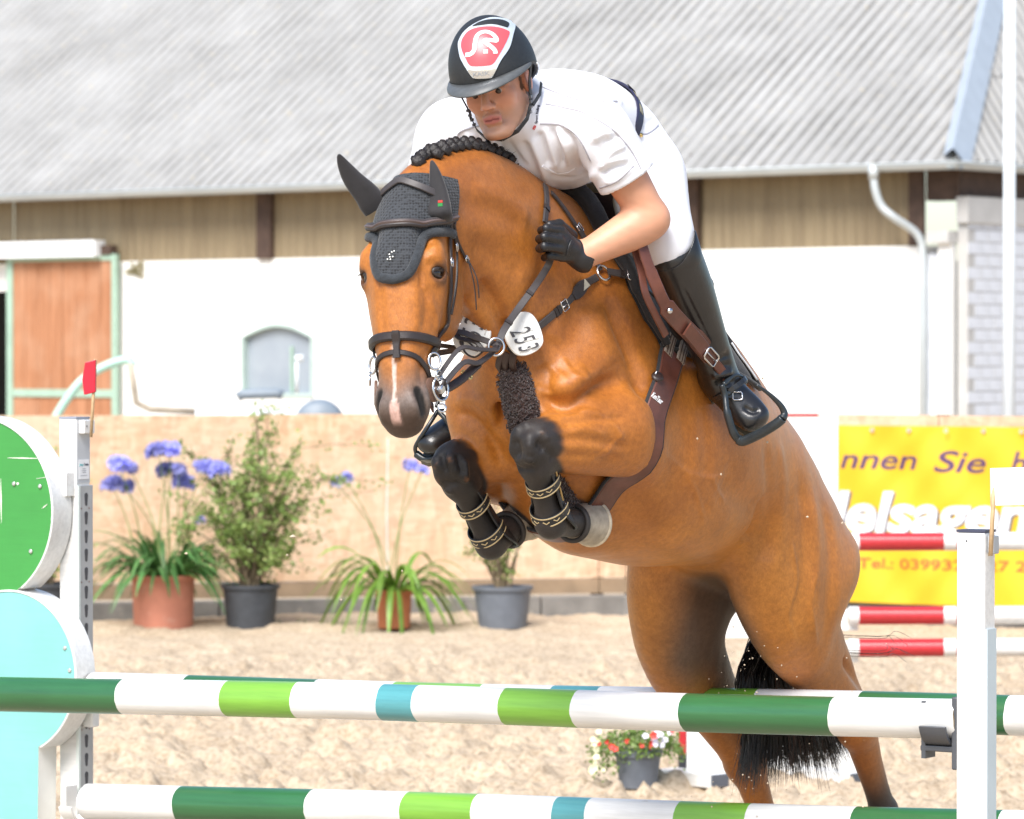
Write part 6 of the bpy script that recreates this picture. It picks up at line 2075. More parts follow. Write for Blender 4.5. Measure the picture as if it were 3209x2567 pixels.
# chin straps
m_web = simple('black_webbing', (.02, .022, .025), .6, var=.2)
def hstrap(pts, w, nm):
    mb = MB().strap([RH(*p) for p in pts], np.array([R_r * (1 if pts[0][1] > 0 else -1) + R_f * .2] * len(pts)), w, .003)
    mb.build(nm, m_web, None).parent = helmet
for sg in (1, -1):
    hstrap([(.018, .112 * sg, .030), (.012, .096 * sg, -.01), (.008, .088 * sg, -.045), (.010, .082 * sg, -.08)], .013, 'chin_strap')
    hstrap([(-.075, .098 * sg, -.03), (-.04, .098 * sg, -.055), (.008, .088 * sg, -.075)], .010, 'chin_strap')
    hstrap([(.010, .084 * sg, -.070), (.030, .070 * sg, -.105), (.052, .045 * sg, -.128), (.062, .0, -.140)], .013, 'chin_strap')
    mb = MB()
    for k in range(4):
        mb.obox(RH(.010 + .002 * k, (.089 - .003 * k) * sg, -.052 - .013 * k), R_f * .007, R_r * .003, R_u * .0035)
    mb.build('strap_slider', simple('strap_slider', (.08, .08, .085), .3, var=0), None).parent = helmet
# trim line at the ear cut-out
pts = [RH(*helm_pt(rim(ph) - .005, ph, .0015)) for ph in np.linspace(1.75, 2.3, 8)]
MB().tube(pts, .0032, 6).build('ear_trim', m_silver, None, smooth=True).parent = helmet

# ============================================================ TACK
m_leath = simple('dark_brown_leather', (.026, .019, .018), .42, spec=.5, var=.2, vscale=25, bs=.3, bscale=180, bdist=.001)
m_greyl = simple('worn_grey_leather', (.050, .043, .043), .5, spec=.5, var=.2, vscale=30, bs=.3, bscale=180, bdist=.001)
m_pad = simple('black_quilted_pad', (.011, .011, .013), .8, var=.3, vscale=50, bs=.6, bscale=220, bdist=.002, sheen=.2)
m_sadl = simple('red_brown_saddle_leather', (.115, .038, .024), .38, spec=.5, var=.3, vscale=18, bs=.35, bscale=150, bdist=.001)
m_dksad = simple('dark_saddle_leather', (.030, .016, .013), .42, var=.3, vscale=18, bs=.3, bscale=150, bdist=.001)
m_gold = simple('gold_thread', (.50, .38, .20), .5, var=.1)
m_disc = simple('white_plastic_plate', (.80, .80, .77), .35, var=.05, vscale=14, dirt=((.55, .50, .42), 22, .66))

# trunk without the forelegs, for girth and straps that run behind them
_S = build_horse_field(False, .012)
_v, _f = _S.nets(); _v = L2W(lap(_v, _f, 2, .5))
HBT = bvh_of(_v + vnormals(_v, _f) * .001, _f)

def hc(px, py, bv=None):
    """picture point on the head -> (t, angle round the head)"""
    h = None; k = 0
    while (h is None or np.dot(h[0] - H_o, H_n) < -.16 or h[0][1] > 10.62) and k < 30:
        h = cast(bv or HB, px - 6 * k, py); k += 1
    q = h[0] - H_o; t, l, n = q @ H_d, q @ H_l, q @ H_n
    return t, math.atan2(l, n - HN0)
HN0 = -.04
def HR(t, ph, lift=0.):
    d = H_n * math.cos(ph) + H_l * math.sin(ph)
    o = HD(t, 0, HN0) + d * .24
    loc, nor, i, dist = HB.ray_cast(Vector(o), Vector(-d))
    if loc is None or dist > .22: 
        p = HD(t, 0, HN0) + d * .07
        return p + d * lift, d
    n = np.array(nor)
    n = n * .5 + d * .5; n /= np.linalg.norm(n)
    return np.array(loc) + n * lift, n
def head_strap(tf, phs, w, th, lift, name, mat, parent, closed=False, smooth_it=1):
    P, N = [], []
    for p in phs:
        a, n = HR(tf(p), p, lift); P.append(a); N.append(n)
    P = np.array(P)
    for _ in range(smooth_it):
        Q = P.copy()
        if closed: Q = .5 * P + .25 * (np.roll(P, 1, 0) + np.roll(P, -1, 0))
        else: Q[1:-1] = .5 * P[1:-1] + .25 * (P[2:] + P[:-2])
        P = Q
    return MB().strap(list(P), np.array(N), w, th, closed=closed).build(name, mat, parent, auto=40)
def px_strap(bv, pts, w, th, lift, name, mat, parent, n=6, sm=2):
    P, N = [], []
    for q in catmull(pts, n):
        h = on(bv, q[0], q[1], lift)
        if h is not None: P.append(h[0]); N.append(h[1])
    P = np.array(P); N = np.array(N)
    for _ in range(sm):
        P[1:-1] = .5 * P[1:-1] + .25 * (P[2:] + P[:-2]); N[1:-1] = .5 * N[1:-1] + .25 * (N[2:] + N[:-2])
    return MB().strap(list(P), N, w, th).build(name, mat, parent, auto=40), P, N
def buckle(c, t, n, w, l, name, parent, r=.0022, mat=None):
    t = np.asarray(t, float); t /= np.linalg.norm(t); n = np.asarray(n, float); n = n - t * np.dot(n, t); n /= np.linalg.norm(n); b = np.cross(t, n)
    q = [c + n * .004 + t * x * l / 2 + b * y * w / 2 for x, y in ((-1, -.8), (-.8, -1), (.8, -1), (1, -.8), (1, .8), (.8, 1), (-.8, 1), (-1, .8))]
    mb = MB().tube(q, r, 6, closed=True); mb.tube([c + n * .005 - t * l * .5, c + n * .006 + t * l * .45], r * .7, 5)
    return mb.build(name, mat or m_steel, parent, smooth=True)

# ---------------- ear bonnet
bonnet = empty('ear_bonnet', HD(.05, 0, 0), 'black crocheted ear bonnet with two ear covers pulled over the horse forehead', 'ear bonnet')
ed = [hc(*p) for p in ((1252, 879), (1280, 866), (1300, 828), (1310, 782), (1324, 744), (1345, 733), (1400, 728))]
eph = np.array([abs(e[1]) for e in ed]); et = np.array([e[0] for e in ed]); eph[0] = 0
o_ = np.argsort(eph); eph, et = eph[o_], et[o_]
def tedge(ph): return float(np.interp(abs(ph), eph, et))
PHM = 1.75
nu, nv = 60, 34; vs = []; edge = []; en = []
for i in range(nu + 1):
    ph = -PHM + 2 * PHM * i / nu
    te = tedge(ph)
    for j in range(nv + 1):
        t = -.036 + (te + .036) * j / nv
        p, n = HR(t, ph, .006 + .0012 * math.sin(i * 2.1) * math.sin(j * 1.9))
        vs.append(p)
        if j == nv: edge.append(p); en.append(n)
vs = np.array(vs).reshape(nu + 1, nv + 1, 3)
for _ in range(2):
    w_ = vs.copy(); w_[1:-1, 1:-1] = .4 * vs[1:-1, 1:-1] + .15 * (vs[2:, 1:-1] + vs[:-2, 1:-1] + vs[1:-1, 2:] + vs[1:-1, :-2]); vs = w_
fs = [(i * (nv + 1) + j, (i + 1) * (nv + 1) + j, (i + 1) * (nv + 1) + j + 1, i * (nv + 1) + j + 1) for i in range(nu) for j in range(nv)]
def mk_knit():
    m, nt, b = new_mat('black_crochet')
    tc = nt.nodes.new('ShaderNodeTexCoord')
    v = nt.nodes.new('ShaderNodeTexVoronoi'); v.inputs['Scale'].default_value = 135; v.inputs['Randomness'].default_value = .35
    nt.links.new(tc.outputs['Object'], v.inputs['Vector'])
    c = ramp(nt, v.outputs['Distance'], [(.15, (.004, .004, .005)), (.5, (.036, .040, .046))])
    nt.links.new(c.outputs[0], b.inputs['Base Color']); b.inputs['Roughness'].default_value = .85; b.inputs['Sheen Weight'].default_value = .15
    bump(nt, b, v.outputs['Distance'], .9, .004)
    return m
m_knit = mk_knit()
MB().add(vs.reshape(-1, 3), fs).build('crown', m_knit, bonnet, smooth=True, fix=False)
ee = np.array([e + n * .002 for e, n in zip(edge, en)])
for _ in range(2): ee[1:-1] = .5 * ee[1:-1] + .25 * (ee[2:] + ee[:-2])
MB().tube(list(ee), .0125, 10, flat=.7, up=np.array(en)).build('border', simple('black_wool_border', (.020, .024, .029), .85, var=.35, vscale=90, bs=.9, bscale=260, bdist=.003, sheen=.2), bonnet, smooth=True)
m_ear = simple('black_ear_cloth', (.012, .0105, .012), .8, var=.25, vscale=40, bs=.4, bscale=300, bdist=.001, sheen=.25)
yb = HD(.05, 0, 0)[1]
for pts, dy0, dy1 in ((((1178, 655), (1150, 610), (1105, 560), (1075, 515), (1060, 484)), .0, -.05), (((1380, 716), (1376, 672), (1374, 625), (1370, 580), (1362, 535), (1353, 503)), -.075, -.045)):
    C = [at(x, y, yb + .02 + dy0 + (dy1 - dy0) * i / 4 + (.10 if (len(pts) == 6 and i == 0) else 0)) for i, (x, y) in enumerate(pts)]
    C = catmull(C, 5); m_ = len(C); mb = MB(); vs = []; n = 18
    ax0 = C[-1] - C[0]; ax0 /= np.linalg.norm(ax0)
    fr = H_n - ax0 * np.dot(H_n, ax0); fr /= np.linalg.norm(fr); sd = np.cross(ax0, fr)
    for i, p in enumerate(C):
        u = i / (m_ - 1)
        w = float(np.interp(u, [0, .15, .35, .6, .82, .95, 1], [.033, .036, .031, .022, .0125, .006, .0025]))
        for k in range(n):
            a = 2 * math.pi * k / n
            cr = 1 - .38 * max(0, math.cos(a)) ** 3 * (1 - u * .3)
            vs.append(p + sd * math.sin(a) * w + fr * math.cos(a) * w * .72 * cr)
    fs = [(i * n + k, i * n + (k + 1) % n, (i + 1) * n + (k + 1) % n, (i + 1) * n + k) for i in range(m_ - 1) for k in range(n)]
    fs.append(tuple((m_ - 1) * n + k for k in range(n)))
    mb.add(vs, fs).build('ear_cover', m_ear, bonnet, smooth=True)
tg = MB(); p, n = at(1380, 642, yb - .098), H_n
tg.obox(p, H_l * .006, H_n * .002, UP * .004).obox(p + UP * .008, H_l * .006, H_n * .002, UP * .003, 1)
tg.build('ear_tag', [simple('tag_green', (.02, .22, .05), .5, var=0), simple('tag_red', (.5, .04, .03), .5, var=0)], bonnet)
rh = MB()
for x, y in ((1223, 800), (1231, 793), (1225, 808), (1234, 807), (1217, 815), (1226, 815), (1238, 790)):
    h = on(HB, x, y, .0075); rh.lathe(h[0], [(.0022, 0), (.0016, .0018), (.0002, .0022)], axis=h[1], n=8, caps=False)
rh.build('rhinestone', simple('rhinestones', (.9, .9, .85), .1, var=0), bonnet)

# ---------------- bridle
bridle = empty('bridle', HD(.3, 0, 0), 'dark leather bridle with padded noseband and silver bit on the horse head', 'bridle')
tb0 = hc(1270, 704)[0]; tb1 = hc(1400, 694)[0]
phs = np.linspace(-1.62, 1.62, 40)
head_strap(lambda p: tb0 + (tb1 - tb0) * (abs(p) / 1.3) ** 2 * (1 if p > 0 else .8), phs, .021, .011, .010, 'browband', m_greyl, bridle)
head_strap(lambda p: tb0 + (tb1 - tb0) * (abs(p) / 1.3) ** 2 * (1 if p > 0 else .8) - .0005, phs, .010, .013, .012, 'browband_padding', simple('mauve_brown_leather', (.11, .08, .075), .4, var=.15), bridle)
head_strap(lambda p: -.018 + .04 * abs(p), np.linspace(-1.3, 1.3, 24), .018, .005, .012, 'headpiece', m_greyl, bridle)
tn = hc(1275, 1058)[0]; tn2 = hc(1355, 1078)[0]
full = np.linspace(-math.pi, math.pi, 61)[:-1]
head_strap(lambda p: tn - .004 + (tn2 - tn) * min(1, (abs(p) / 1.3) ** 2), full, .024, .013, .003, 'noseband', m_leath, bridle, closed=True, smooth_it=3)
tfl = [hc(1272, 1100)[0], hc(1310, 1145)[0], hc(1340, 1200)[0]]
head_strap(lambda p: float(np.interp(abs(p), [0, .5, 1.2, 2.0, math.pi], [tfl[0], tfl[0] + .012, tfl[2], tfl[2] + .028, tfl[2] + .03])), full, .014, .006, .003, 'flash_strap', m_leath, bridle, closed=True, smooth_it=3)
kb = [HR(t, .06, .014 if k < 2 else .008) for k, t in enumerate(np.linspace(tn - .016, tfl[0] + .018, 7))]
MB().strap([k[0] for k in kb], np.array([k[1] for k in kb]), [.018, .022, .022, .018, .016, .018, .020], .006).build('flash_keeper', m_leath, bridle, auto=40)
ck = [hc(*p) for p in ((1409, 700), (1406, 780), (1408, 850), (1407, 910), (1400, 970), (1392, 1030), (1380, 1085), (1372, 1120))]
ck2 = [hc(*p) for p in ((1415, 720), (1424, 790), (1424, 850), (1416, 930), (1406, 985))]
thl = [hc(*p) for p in ((1416, 700), (1424, 745), (1440, 785), (1455, 812))]
cb = []
for sg in (1, -1):
    for L__, w, nm, lf in ((ck, .014, 'cheekpiece', .004), (ck2, .010, 'noseband_hanger', .005), (thl, .009, 'throatlash', .004)):
        P, N = [], []
        for t, ph in catmull(L__, 5):
            p, n = HR(t, ph * sg, lf); P.append(p); N.append(n)
        P = np.array(P)
        for _ in range(2): P[1:-1] = .5 * P[1:-1] + .25 * (P[2:] + P[:-2])
        MB().strap(list(P), np.array(N), w, .005).build(nm, m_leath, bridle, auto=40)
        if nm == 'cheekpiece':
            cb.append((P[-1], N[-1]))
            buckle(P[8], P[9] - P[7], N[8], .020, .022, 'buckle', bridle)
        if nm == 'noseband_hanger': buckle(P[4], P[5] - P[3], N[4], .016, .020, 'buckle', bridle)
        if nm == 'throatlash':
            e, n = P[-1], N[-1]
            buckle(e, P[-1] - P[-3], n, .014, .018, 'buckle', bridle)
            for k, (dx, L) in enumerate(((.010, .10), (.003, .13))):
                MB().strap(catmull([e + n * .004, e - UP * L * .5 + H_l * sg * (dx + .012) + n * .006, e - UP * L + H_l * sg * (dx + .014) + n * .01], 5), n, [.011] * 9 + [.008, .004], .003).build('strap_end', m_leath, bridle)
# bit: rings, roller, leather guards
bits = []
for sg, (p, n) in zip((1, -1), cb):
    q = p - UP * .012 + H_l * sg * .010
    def ring(c, r, tr, ax, nm='bit_ring', mat=m_steel, sy=1.0, upv=UP):
        ax = np.asarray(ax, float) / np.linalg.norm(ax); a = np.cross(ax, upv); a /= np.linalg.norm(a); b = np.cross(ax, a)
        return MB().tube([c + r * (math.cos(t) * a + math.sin(t) * b * sy) for t in np.linspace(0, 2 * math.pi, 25)[:-1]], tr, 8, closed=True).build(nm, mat, bridle, smooth=True)
    ring(q + H_n * .006, .016, .0034, H_n * .8 + H_l * sg * .6, sy=1.35)
    c1 = q - UP * .036 + H_l * sg * .010
    ring(c1, .0125, .003, H_l * sg + H_n * .3)
    c2 = c1 - UP * .034 + H_l * sg * .004
    if sg > 0: ring(c2, .026, .0036, H_l * sg * .9 + H_n * .5, sy=1.15)
    g = c2 - H_l * sg * .020
    MB().lathe(g - H_l * sg * .004, [(.006, 0), (.030, 0), (.033, .002), (.033, .006), (.030, .008), (.006, .008)], axis=H_l * sg + H_n * .35, n=28).build('bit_guard', simple('brown_guard', (.14, .075, .05), .6, var=.15), bridle, auto=40)
    if sg > 0: MB().lathe(g, [(.010, .006), (.012, .010), (.012, .028), (.009, .031)], axis=H_l * sg + H_n * .2 - UP * .1, n=16).build('bit_roller', m_steel, bridle, auto=40)
    bits.append((c2, c1))
    if sg > 0: ring(c2 - UP * .048 + H_l * sg * .004, .010, .0026, H_l * sg * .6 + H_n)
MB().tube([bits[0][0] - H_l * .02, HD(.505, 0, -.03), bits[1][0] + H_l * .02], .007, 8).build('mouthpiece', m_steel, bridle, smooth=True)

# ---------------- reins (one loop, through the hands and the martingale rings)
rn = empty('reins', bits[0][0], 'grey leather reins running from the bit through the silver ring to the gloved hand', 'reins')
RING = at(1555, 1087, 10.46)
hL = L2W(HAL)
NK = [on(HB, x, y, .018)[0] for x, y in ((1614, 957), (1648, 908), (1683, 858), (1708, 818))]
rein = catmull([bits[0][0], at(1450, 1139, 10.28), at(1500, 1137, 10.36), RING + UP * -.004, at(1578, 1036, min(10.50, NK[0][1] - .05))] + NK + [L2W(HL(1735, 770, .168))], 6)
MB().strap(rein, np.array([0, -1, .15]), [.014] * 18 + [.019] * (len(rein) - 18), .004).build('left_rein', m_greyl, rn, auto=40)
r2 = catmull([bits[0][1], at(1440, 1094, 10.28), at(1500, 1096, 10.36), at(1556, 1098, 10.44)], 6)
MB().strap(r2, np.array([0, -1, .3]), .012, .0035).build('draw_rein', m_greyl, rn, auto=40)
for k in range(2):
    i = 26 + 9 * k
    c = rein[min(i, len(rein) - 3)]; t_ = rein[min(i + 1, len(rein) - 2)] - c
    MB().strap([c - t_ / np.linalg.norm(t_) * .004, c + t_ / np.linalg.norm(t_) * .005], np.array([0, -1, .15]), .022, .007).build('rein_keeper', m_leath, rn)
ca = catmull([at(1394, 1222, 10.22), at(1420, 1208, 10.26), at(1455, 1183, 10.3), at(1490, 1150, 10.36), at(1530, 1118, 10.42), RING], 6)
MB().strap(ca[:20], np.array([0, -1, .2]), .022, .008).build('rein_stop', m_leath, rn, auto=40)
MB().strap(ca[14:], np.array([0, -1, .2]), .013, .005).build('rein_billet', m_leath, rn, auto=40)
buckle(ca[13], ca[14] - ca[12], np.array([0, -1, .2]), .03, .014, 'rein_ring', rn, mat=simple('brass_ring', (.55, .45, .2), .3, metal=.8, var=0))
MB().tube(catmull([bits[0][0] - UP * .02, at(1392, 1190, 10.2), at(1394, 1222, 10.22)], 4), .004, 6).build('rein_hook', m_leath, rn, smooth=True)
rr_ = catmull([bits[1][0], at(1300, 1090, 10.55), at(1425, 1043, 10.55), at(1490, 1058, 10.5), at(1548, 1078, 10.47), RING], 6)
MB().strap(rr_[12:], np.array([0, -1, .3]), .016, .004).build('right_rein', m_greyl, rn, auto=40)
MB().strap(catmull([at(1425, 1048, 10.545), at(1445, 1062, 10.53), at(1490, 1072, 10.5), at(1512, 1095, 10.49)], 6), np.array([0, -1, .3]), .012, .004).build('loose_strap', m_leath, rn, auto=40)
MB().tube(catmull([at(1450, 1064, 10.53), at(1453, 1095, 10.52), at(1466, 1112, 10.51), at(1490, 1119, 10.5), at(1515, 1100, 10.49)], 5), .0028, 6).build('rein_loop', m_leath, rn, smooth=True)
ringax = np.array([.2, -1, .1])
def torus(c, r, tr, ax, name, mat, parent, sy=1.):
    ax = np.asarray(ax, float) / np.linalg.norm(ax); a = np.cross(ax, UP); a /= np.linalg.norm(a); b = np.cross(ax, a)
    return MB().tube([c + r * (math.cos(t) * a + math.sin(t) * b * sy) for t in np.linspace(0, 2 * math.pi, 29)[:-1]], tr, 8, closed=True).build(name, mat, parent, smooth=True)

# ---------------- breastplate with sheepskin
bp = empty('breastplate', L2W(V3(.06, 0, 1.98)), 'leather breastplate with brown sheepskin chest strap and silver buckles across the horse chest', 'breastplate')
torus(RING, .0205, .0034, ringax, 'martingale_ring', m_steel, bp, 1.1)
o, P, N = px_strap(HBT, [(1592, 1098), (1640, 1055), (1690, 1018), (1745, 972), (1790, 930), (1822, 896), (1866, 872)], .021, .006, .004, 'chest_strap', m_greyl, bp)
def near(P, x, y):
    q = np.array([[CX + FPX * p[0] / p[1] , 0] for p in P]); return int(np.argmin(abs(q[:, 0] - x)))
i = near(P, 1765, 0); buckle(P[i] + N[i] * .003, P[i + 1] - P[i - 1], N[i], .028, .024, 'buckle', bp)
for x in (1735, 1748):
    i = near(P, x, 0); t_ = (P[i + 1] - P[i - 1]); t_ /= np.linalg.norm(t_)
    MB().strap([P[i] - t_ * .005 + N[i] * .002, P[i] + t_ * .005 + N[i] * .002], N[i], .025, .007).build('keeper', m_leath, bp)
px_strap(HBT, [(1790, 932), (1822, 896), (1845, 882)], [.022, .028, .034, .037, .038, .036, .032, .028, .025, .022, .02, .018, .018][:13], .006, .007, 'chest_strap_pad', m_greyl, bp, n=6)
h = on(HBT, 1823, 893, .0145)
tt = P[near(P, 1840, 0)] - P[near(P, 1800, 0)]; tt /= np.linalg.norm(tt); bb = np.cross(h[1], tt)
MB().prism([(-.018, -.011), (.014, -.012), (.006, .012)], h[0], tt, bb, h[1], .003).build('badge', simple('silver_badge', (.62, .60, .50), .35, metal=.3, var=.1), bp)
hr = on(HBT, 1884, 862, .012)
torus(hr[0], .019, .0036, hr[1], 'shoulder_ring', m_steel, bp, 1.15)
o, P2, N2 = px_strap(HBT, [(1894, 862), (1930, 868), (1965, 880), (2000, 905), (2040, 940), (2075, 985)], [.021] * 10 + [.019] * 21, .006, .016, 'saddle_strap', m_greyl, bp)
i = near(P2, 1975, 0); buckle(P2[i] + N2[i] * .004, P2[i + 1] - P2[i - 1], N2[i], .030, .026, 'buckle', bp)
i = near(P2, 1948, 0); t_ = P2[i + 1] - P2[i - 1]; t_ /= np.linalg.norm(t_); MB().strap([P2[i] - t_ * .006, P2[i] + t_ * .006], N2[i], .025, .009).build('keeper', m_leath, bp)
px_strap(HBT, [(1880, 850), (1850, 800), (1826, 755), (1808, 722), (1775, 672), (1742, 628), (1722, 606)], .014, .005, .004, 'wither_strap', m_greyl, bp)
h = on(HBT, 1809, 720, .006); h2 = on(HBT, 1800, 708, .006); h3 = on(HBT, 1822, 742, .006)
buckle(h[0], h3[0] - h2[0], h[1], .022, .026, 'buckle', bp)
px_strap(HBT, [(1809, 725), (1818, 742), (1826, 755)], [.018] * 10 + [.014] * 3, .006, .008, 'strap_end', m_greyl, bp)
px_strap(HB, [(1704, 585), (1708, 620), (1706, 660), (1702, 700)], .020, .005, .004, 'neck_strap', m_greyl, bp)
h = on(HB, 1708, 648, .004); h2 = on(HB, 1706, 660, .004)
MB().strap([h[0], h2[0]], h[1], .024, .008).build('keeper', m_leath, bp)
# right-hand chest strap to the off side
off = []
for a in np.linspace(0, 1, 9):
    l = -.04 - .19 * a; z = 1.985 + .22 * a; s_ = .30
    loc = HBT.ray_cast(Vector(L2W(V3(.6, l, z))), Vector(-FW))[0]
    if loc is not None: off.append(np.array(loc) + FW * .006)
if len(off) > 2: MB().strap(off, FW * .7 - LF * .5, .021, .006).build('chest_strap', m_greyl, bp)
# sheepskin sleeve down the chest and between the forelegs
def fur_tube(pts, rads, name, parent, mat, seed):
    C = catmull(pts, 10); m_ = len(C); n = 30
    rr = np.interp(np.linspace(0, 1, m_), np.linspace(0, 1, len(rads)), rads)
    vs = []; rs = np.random.default_rng(seed); prev = None; nn = []
    for i, p in enumerate(C):
        t = C[min(i + 1, m_ - 1)] - C[max(i - 1, 0)]; t /= np.linalg.norm(t)
        a = np.cross(t, LF); a /= np.linalg.norm(a); b = np.cross(t, a)
        for k in range(n):
            an = 2 * math.pi * k / n
            d = math.cos(an) * a * .8 + math.sin(an) * b
            vs.append(p + d * rr[i] * (1 + rs.normal(0, .05))); nn.append(d / np.linalg.norm(d))
    fs = [(i * n + k, i * n + (k + 1) % n, (i + 1) * n + (k + 1) % n, (i + 1) * n + k) for i in range(m_ - 1) for k in range(n)]
    fs += [tuple(range(n))[::-1], tuple((m_ - 1) * n + k for k in range(n))]
    mb = MB().add(vs, fs)
    V = np.array(vs); NN = np.array(nn)
    for _ in range(3600):
        i = rs.integers(0, len(V)); p = V[i] + rs.normal(0, .002, 3); d = NN[i] + rs.normal(0, .5, 3); d /= np.linalg.norm(d)
        c = rs.normal(0, 1, 3); c -= d * (c @ d); c /= np.linalg.norm(c); L = rs.uniform(.005, .010)
        mb.tube([p - d * .002, p + d * L * .5 + c * L * .35, p + d * L * .8 - c * L * .25, p + d * L * .6 - c * L * .6], [.0016, .0015, .0012, .0006], 3, caps=False)
    return mb.build(name, mat, parent, smooth=True, fix=False)
m_fleece = simple('brown_sheepskin', (.052, .026, .021), .9, var=.5, vscale=70, sheen=.4)
fp = [PL(x, y, L2W(V3(s_, 0, 0)), FW) for x, y, s_ in ((1602, 1152, .105), (1617, 1215, .115), (1634, 1280, .115), (1650, 1340, .09))]
fur_tube(fp + [fp[-1] + (fp[-1] - fp[-2]) * .8 - FW * .03], [.036, .041, .041, .040, .038], 'sheepskin_sleeve', bp, m_fleece, 4)
q1 = on(HBT, 1702, 1478, .014); q2 = on(HBT, 1740, 1535, .014); q3 = on(HBT, 1785, 1590, .012)
if q1 and q2 and q3: fur_tube([q1[0], q2[0], q3[0]], [.034, .034, .028], 'sheepskin_sleeve', bp, m_fleece, 6)
for dx in (-.030, -.004, .026):
    t0 = on(HBT, 1592, 1100, .012)[0] + LF * dx * .6; t1 = fp[0] + LF * dx * .9 - UP * .02 + FW * .012
    MB().strap(catmull([t0, (t0 + t1) / 2 + FW * .012, t1], 5), FW, .020, .007).build('chest_fork', m_dksad if dx else m_greyl, bp, auto=40)

# ---------------- number plates
def plate(outline, centre, name, lab, base0, base1, upv, lift, nrm, lines):
    h = on(HBT, *centre, lift)
    c = h[0]; n = np.asarray(nrm, float); n /= np.linalg.norm(n)
    root = empty(name, c, lab, 'number plate', 'number plates on the breastplate')
    O = catmull(outline, 3, closed=True); P = [PL(x, y, c, n) for x, y in O]
    cen = sum(P) / len(P); k = len(P); vs = []; fs = []
    for r_, up_ in ((1, 0), (.97, .003), (.80, .005), (.45, .0065), (.0, .007)):
        for p in P: vs.append(cen + (p - cen) * r_ + n * up_)
    for j in range(4):
        for i in range(k): fs.append((j * k + i, j * k + (i + 1) % k, (j + 1) * k + (i + 1) % k, (j + 1) * k + i))
    b0 = len(vs)
    for p in P: vs.append(p - n * .003)
    for i in range(k): fs.append((b0 + i, b0 + (i + 1) % k, (i + 1) % k, i))
    fs.append(tuple(b0 + i for i in range(k))[::-1])
    MB().add(vs, fs).build('plate', m_disc, root, auto=35)
    for (a, b) in lines:
        A, B = PL(*a, c, n), PL(*b, c, n)
        MB().strap([A + n * .0065, (A + B) / 2 + n * .0075, B + n * .0065], n, .0022, .0012).build('plate_rib', simple('plate_shade', (.62, .61, .56), .5, var=0), root)
    A, B = PL(*base0, c, n), PL(*base1, c, n); U = PL(base0[0] + upv[0], base0[1] + upv[1], c, n) - A
    me = text_mesh('number', '253', 1.0, 0, .0, .001, 1.15)
    co = np.zeros(len(me.vertices) * 3, np.float32); me.vertices.foreach_get('co', co); co = co.reshape(-1, 3)
    w = co[:, 0].max() - co[:, 0].min(); x0 = co[:, 0].min(); hh = co[:, 1].max()
    Q = A + (co[:, :1] - x0) / w * (B - A) + co[:, 1:2] / hh * U + n * (.0078 + co[:, 2:3] * .6)
    me.vertices.foreach_set('co', Q.astype(np.float32).ravel()); me.update(); me.materials.clear()
    link_mesh('number', me, simple('plate_number_grey', (.075, .07, .075), .5, var=.1), root)
    return root
plate([(1623, 979), (1655, 978), (1675, 993), (1692, 1024), (1703, 1070), (1686, 1097), (1655, 1113), (1627, 1115), (1608, 1104), (1590, 1078), (1580, 1050), (1585, 1010), (1603, 985)], (1642, 1048), 'number_plate',
      'white number plate 253 on the near shoulder, right of the silver ring', (1594, 1040), (1628, 1106), (62, -18), .030, (.30, -1, .1), [((1606, 1052), (1668, 1034)), ((1612, 1078), (1686, 1060)), ((1626, 1104), (1690, 1080))])
plate([(1458, 978), (1484, 979), (1510, 987), (1532, 1011), (1539, 1033), (1537, 1060), (1525, 1085), (1495, 1113), (1463, 1115), (1432, 1093), (1420, 1069), (1424, 1045), (1445, 1011)], (1490, 1050), 'number_plate',
      'white number plate partly hidden by crossed straps, left of the silver ring', (1498, 1105), (1520, 1016), (-60, -24), .045, (-.15, -1, .1), [((1520, 1050), (1532, 1010))])

# ---------------- girth
girth = empty('girth', L2W(V3(-.42, .25, 1.75)), 'brown leather girth with black edging and white maker lettering round the horse belly', 'girth')
AXG = lambda s_: V3(s_, 0, 1.86)
def TRG(s_, ph, lift):
    d = UP * math.cos(ph) + LF * math.sin(ph); o = L2W(AXG(s_)) + d * .9
    loc, nor, i, dist = HBT.ray_cast(Vector(o), Vector(-d))
    n = np.array(nor) * .6 + d * .4; n /= np.linalg.norm(n)
    return np.array(loc) + n * lift, n
def trg_of(px, py):
    q = W2L(cast(HBT, px, py)[0]); return math.atan2(q[1], q[2] - 1.86), q[0]
gk = [trg_of(*p) for p in ((2100, 1110), (2084, 1170), (2064, 1230), (2038, 1300))]
gk = sorted(gk)
ph0 = gk[0][0]
_pa = [g[0] for g in gk] + [gk[-1][0] + .45, math.pi]; _sa = [g[1] for g in gk] + [gk[-1][1] + .035, gk[-1][1] + .05]
gs = lambda p: float(np.interp(p if p <= math.pi else 2 * math.pi - p, _pa, _sa))
GPH = np.linspace(ph0, 2 * math.pi - ph0, 60)
def girth_strip(w, th, lift, nm, mat):
    PN = [TRG(gs(p), p, lift) for p in GPH]
    P = np.array([p[0] for p in PN]); N = np.array([p[1] for p in PN])
    for _ in range(3): P[1:-1] = .5 * P[1:-1] + .25 * (P[2:] + P[:-2])
    return MB().strap(list(P), N, w, th).build(nm, mat, girth, auto=40)
girth_strip(.092, .007, .006, 'girth_edge', m_pad)
o = girth_strip(.080, .009, .007, 'girth_body', m_sadl)
bvg = bvh_of(np.array([v.co for v in o.data.vertices]), np.array([[p.vertices[0], p.vertices[1], p.vertices[2], p.vertices[3]] for p in o.data.polygons if len(p.vertices) == 4]))
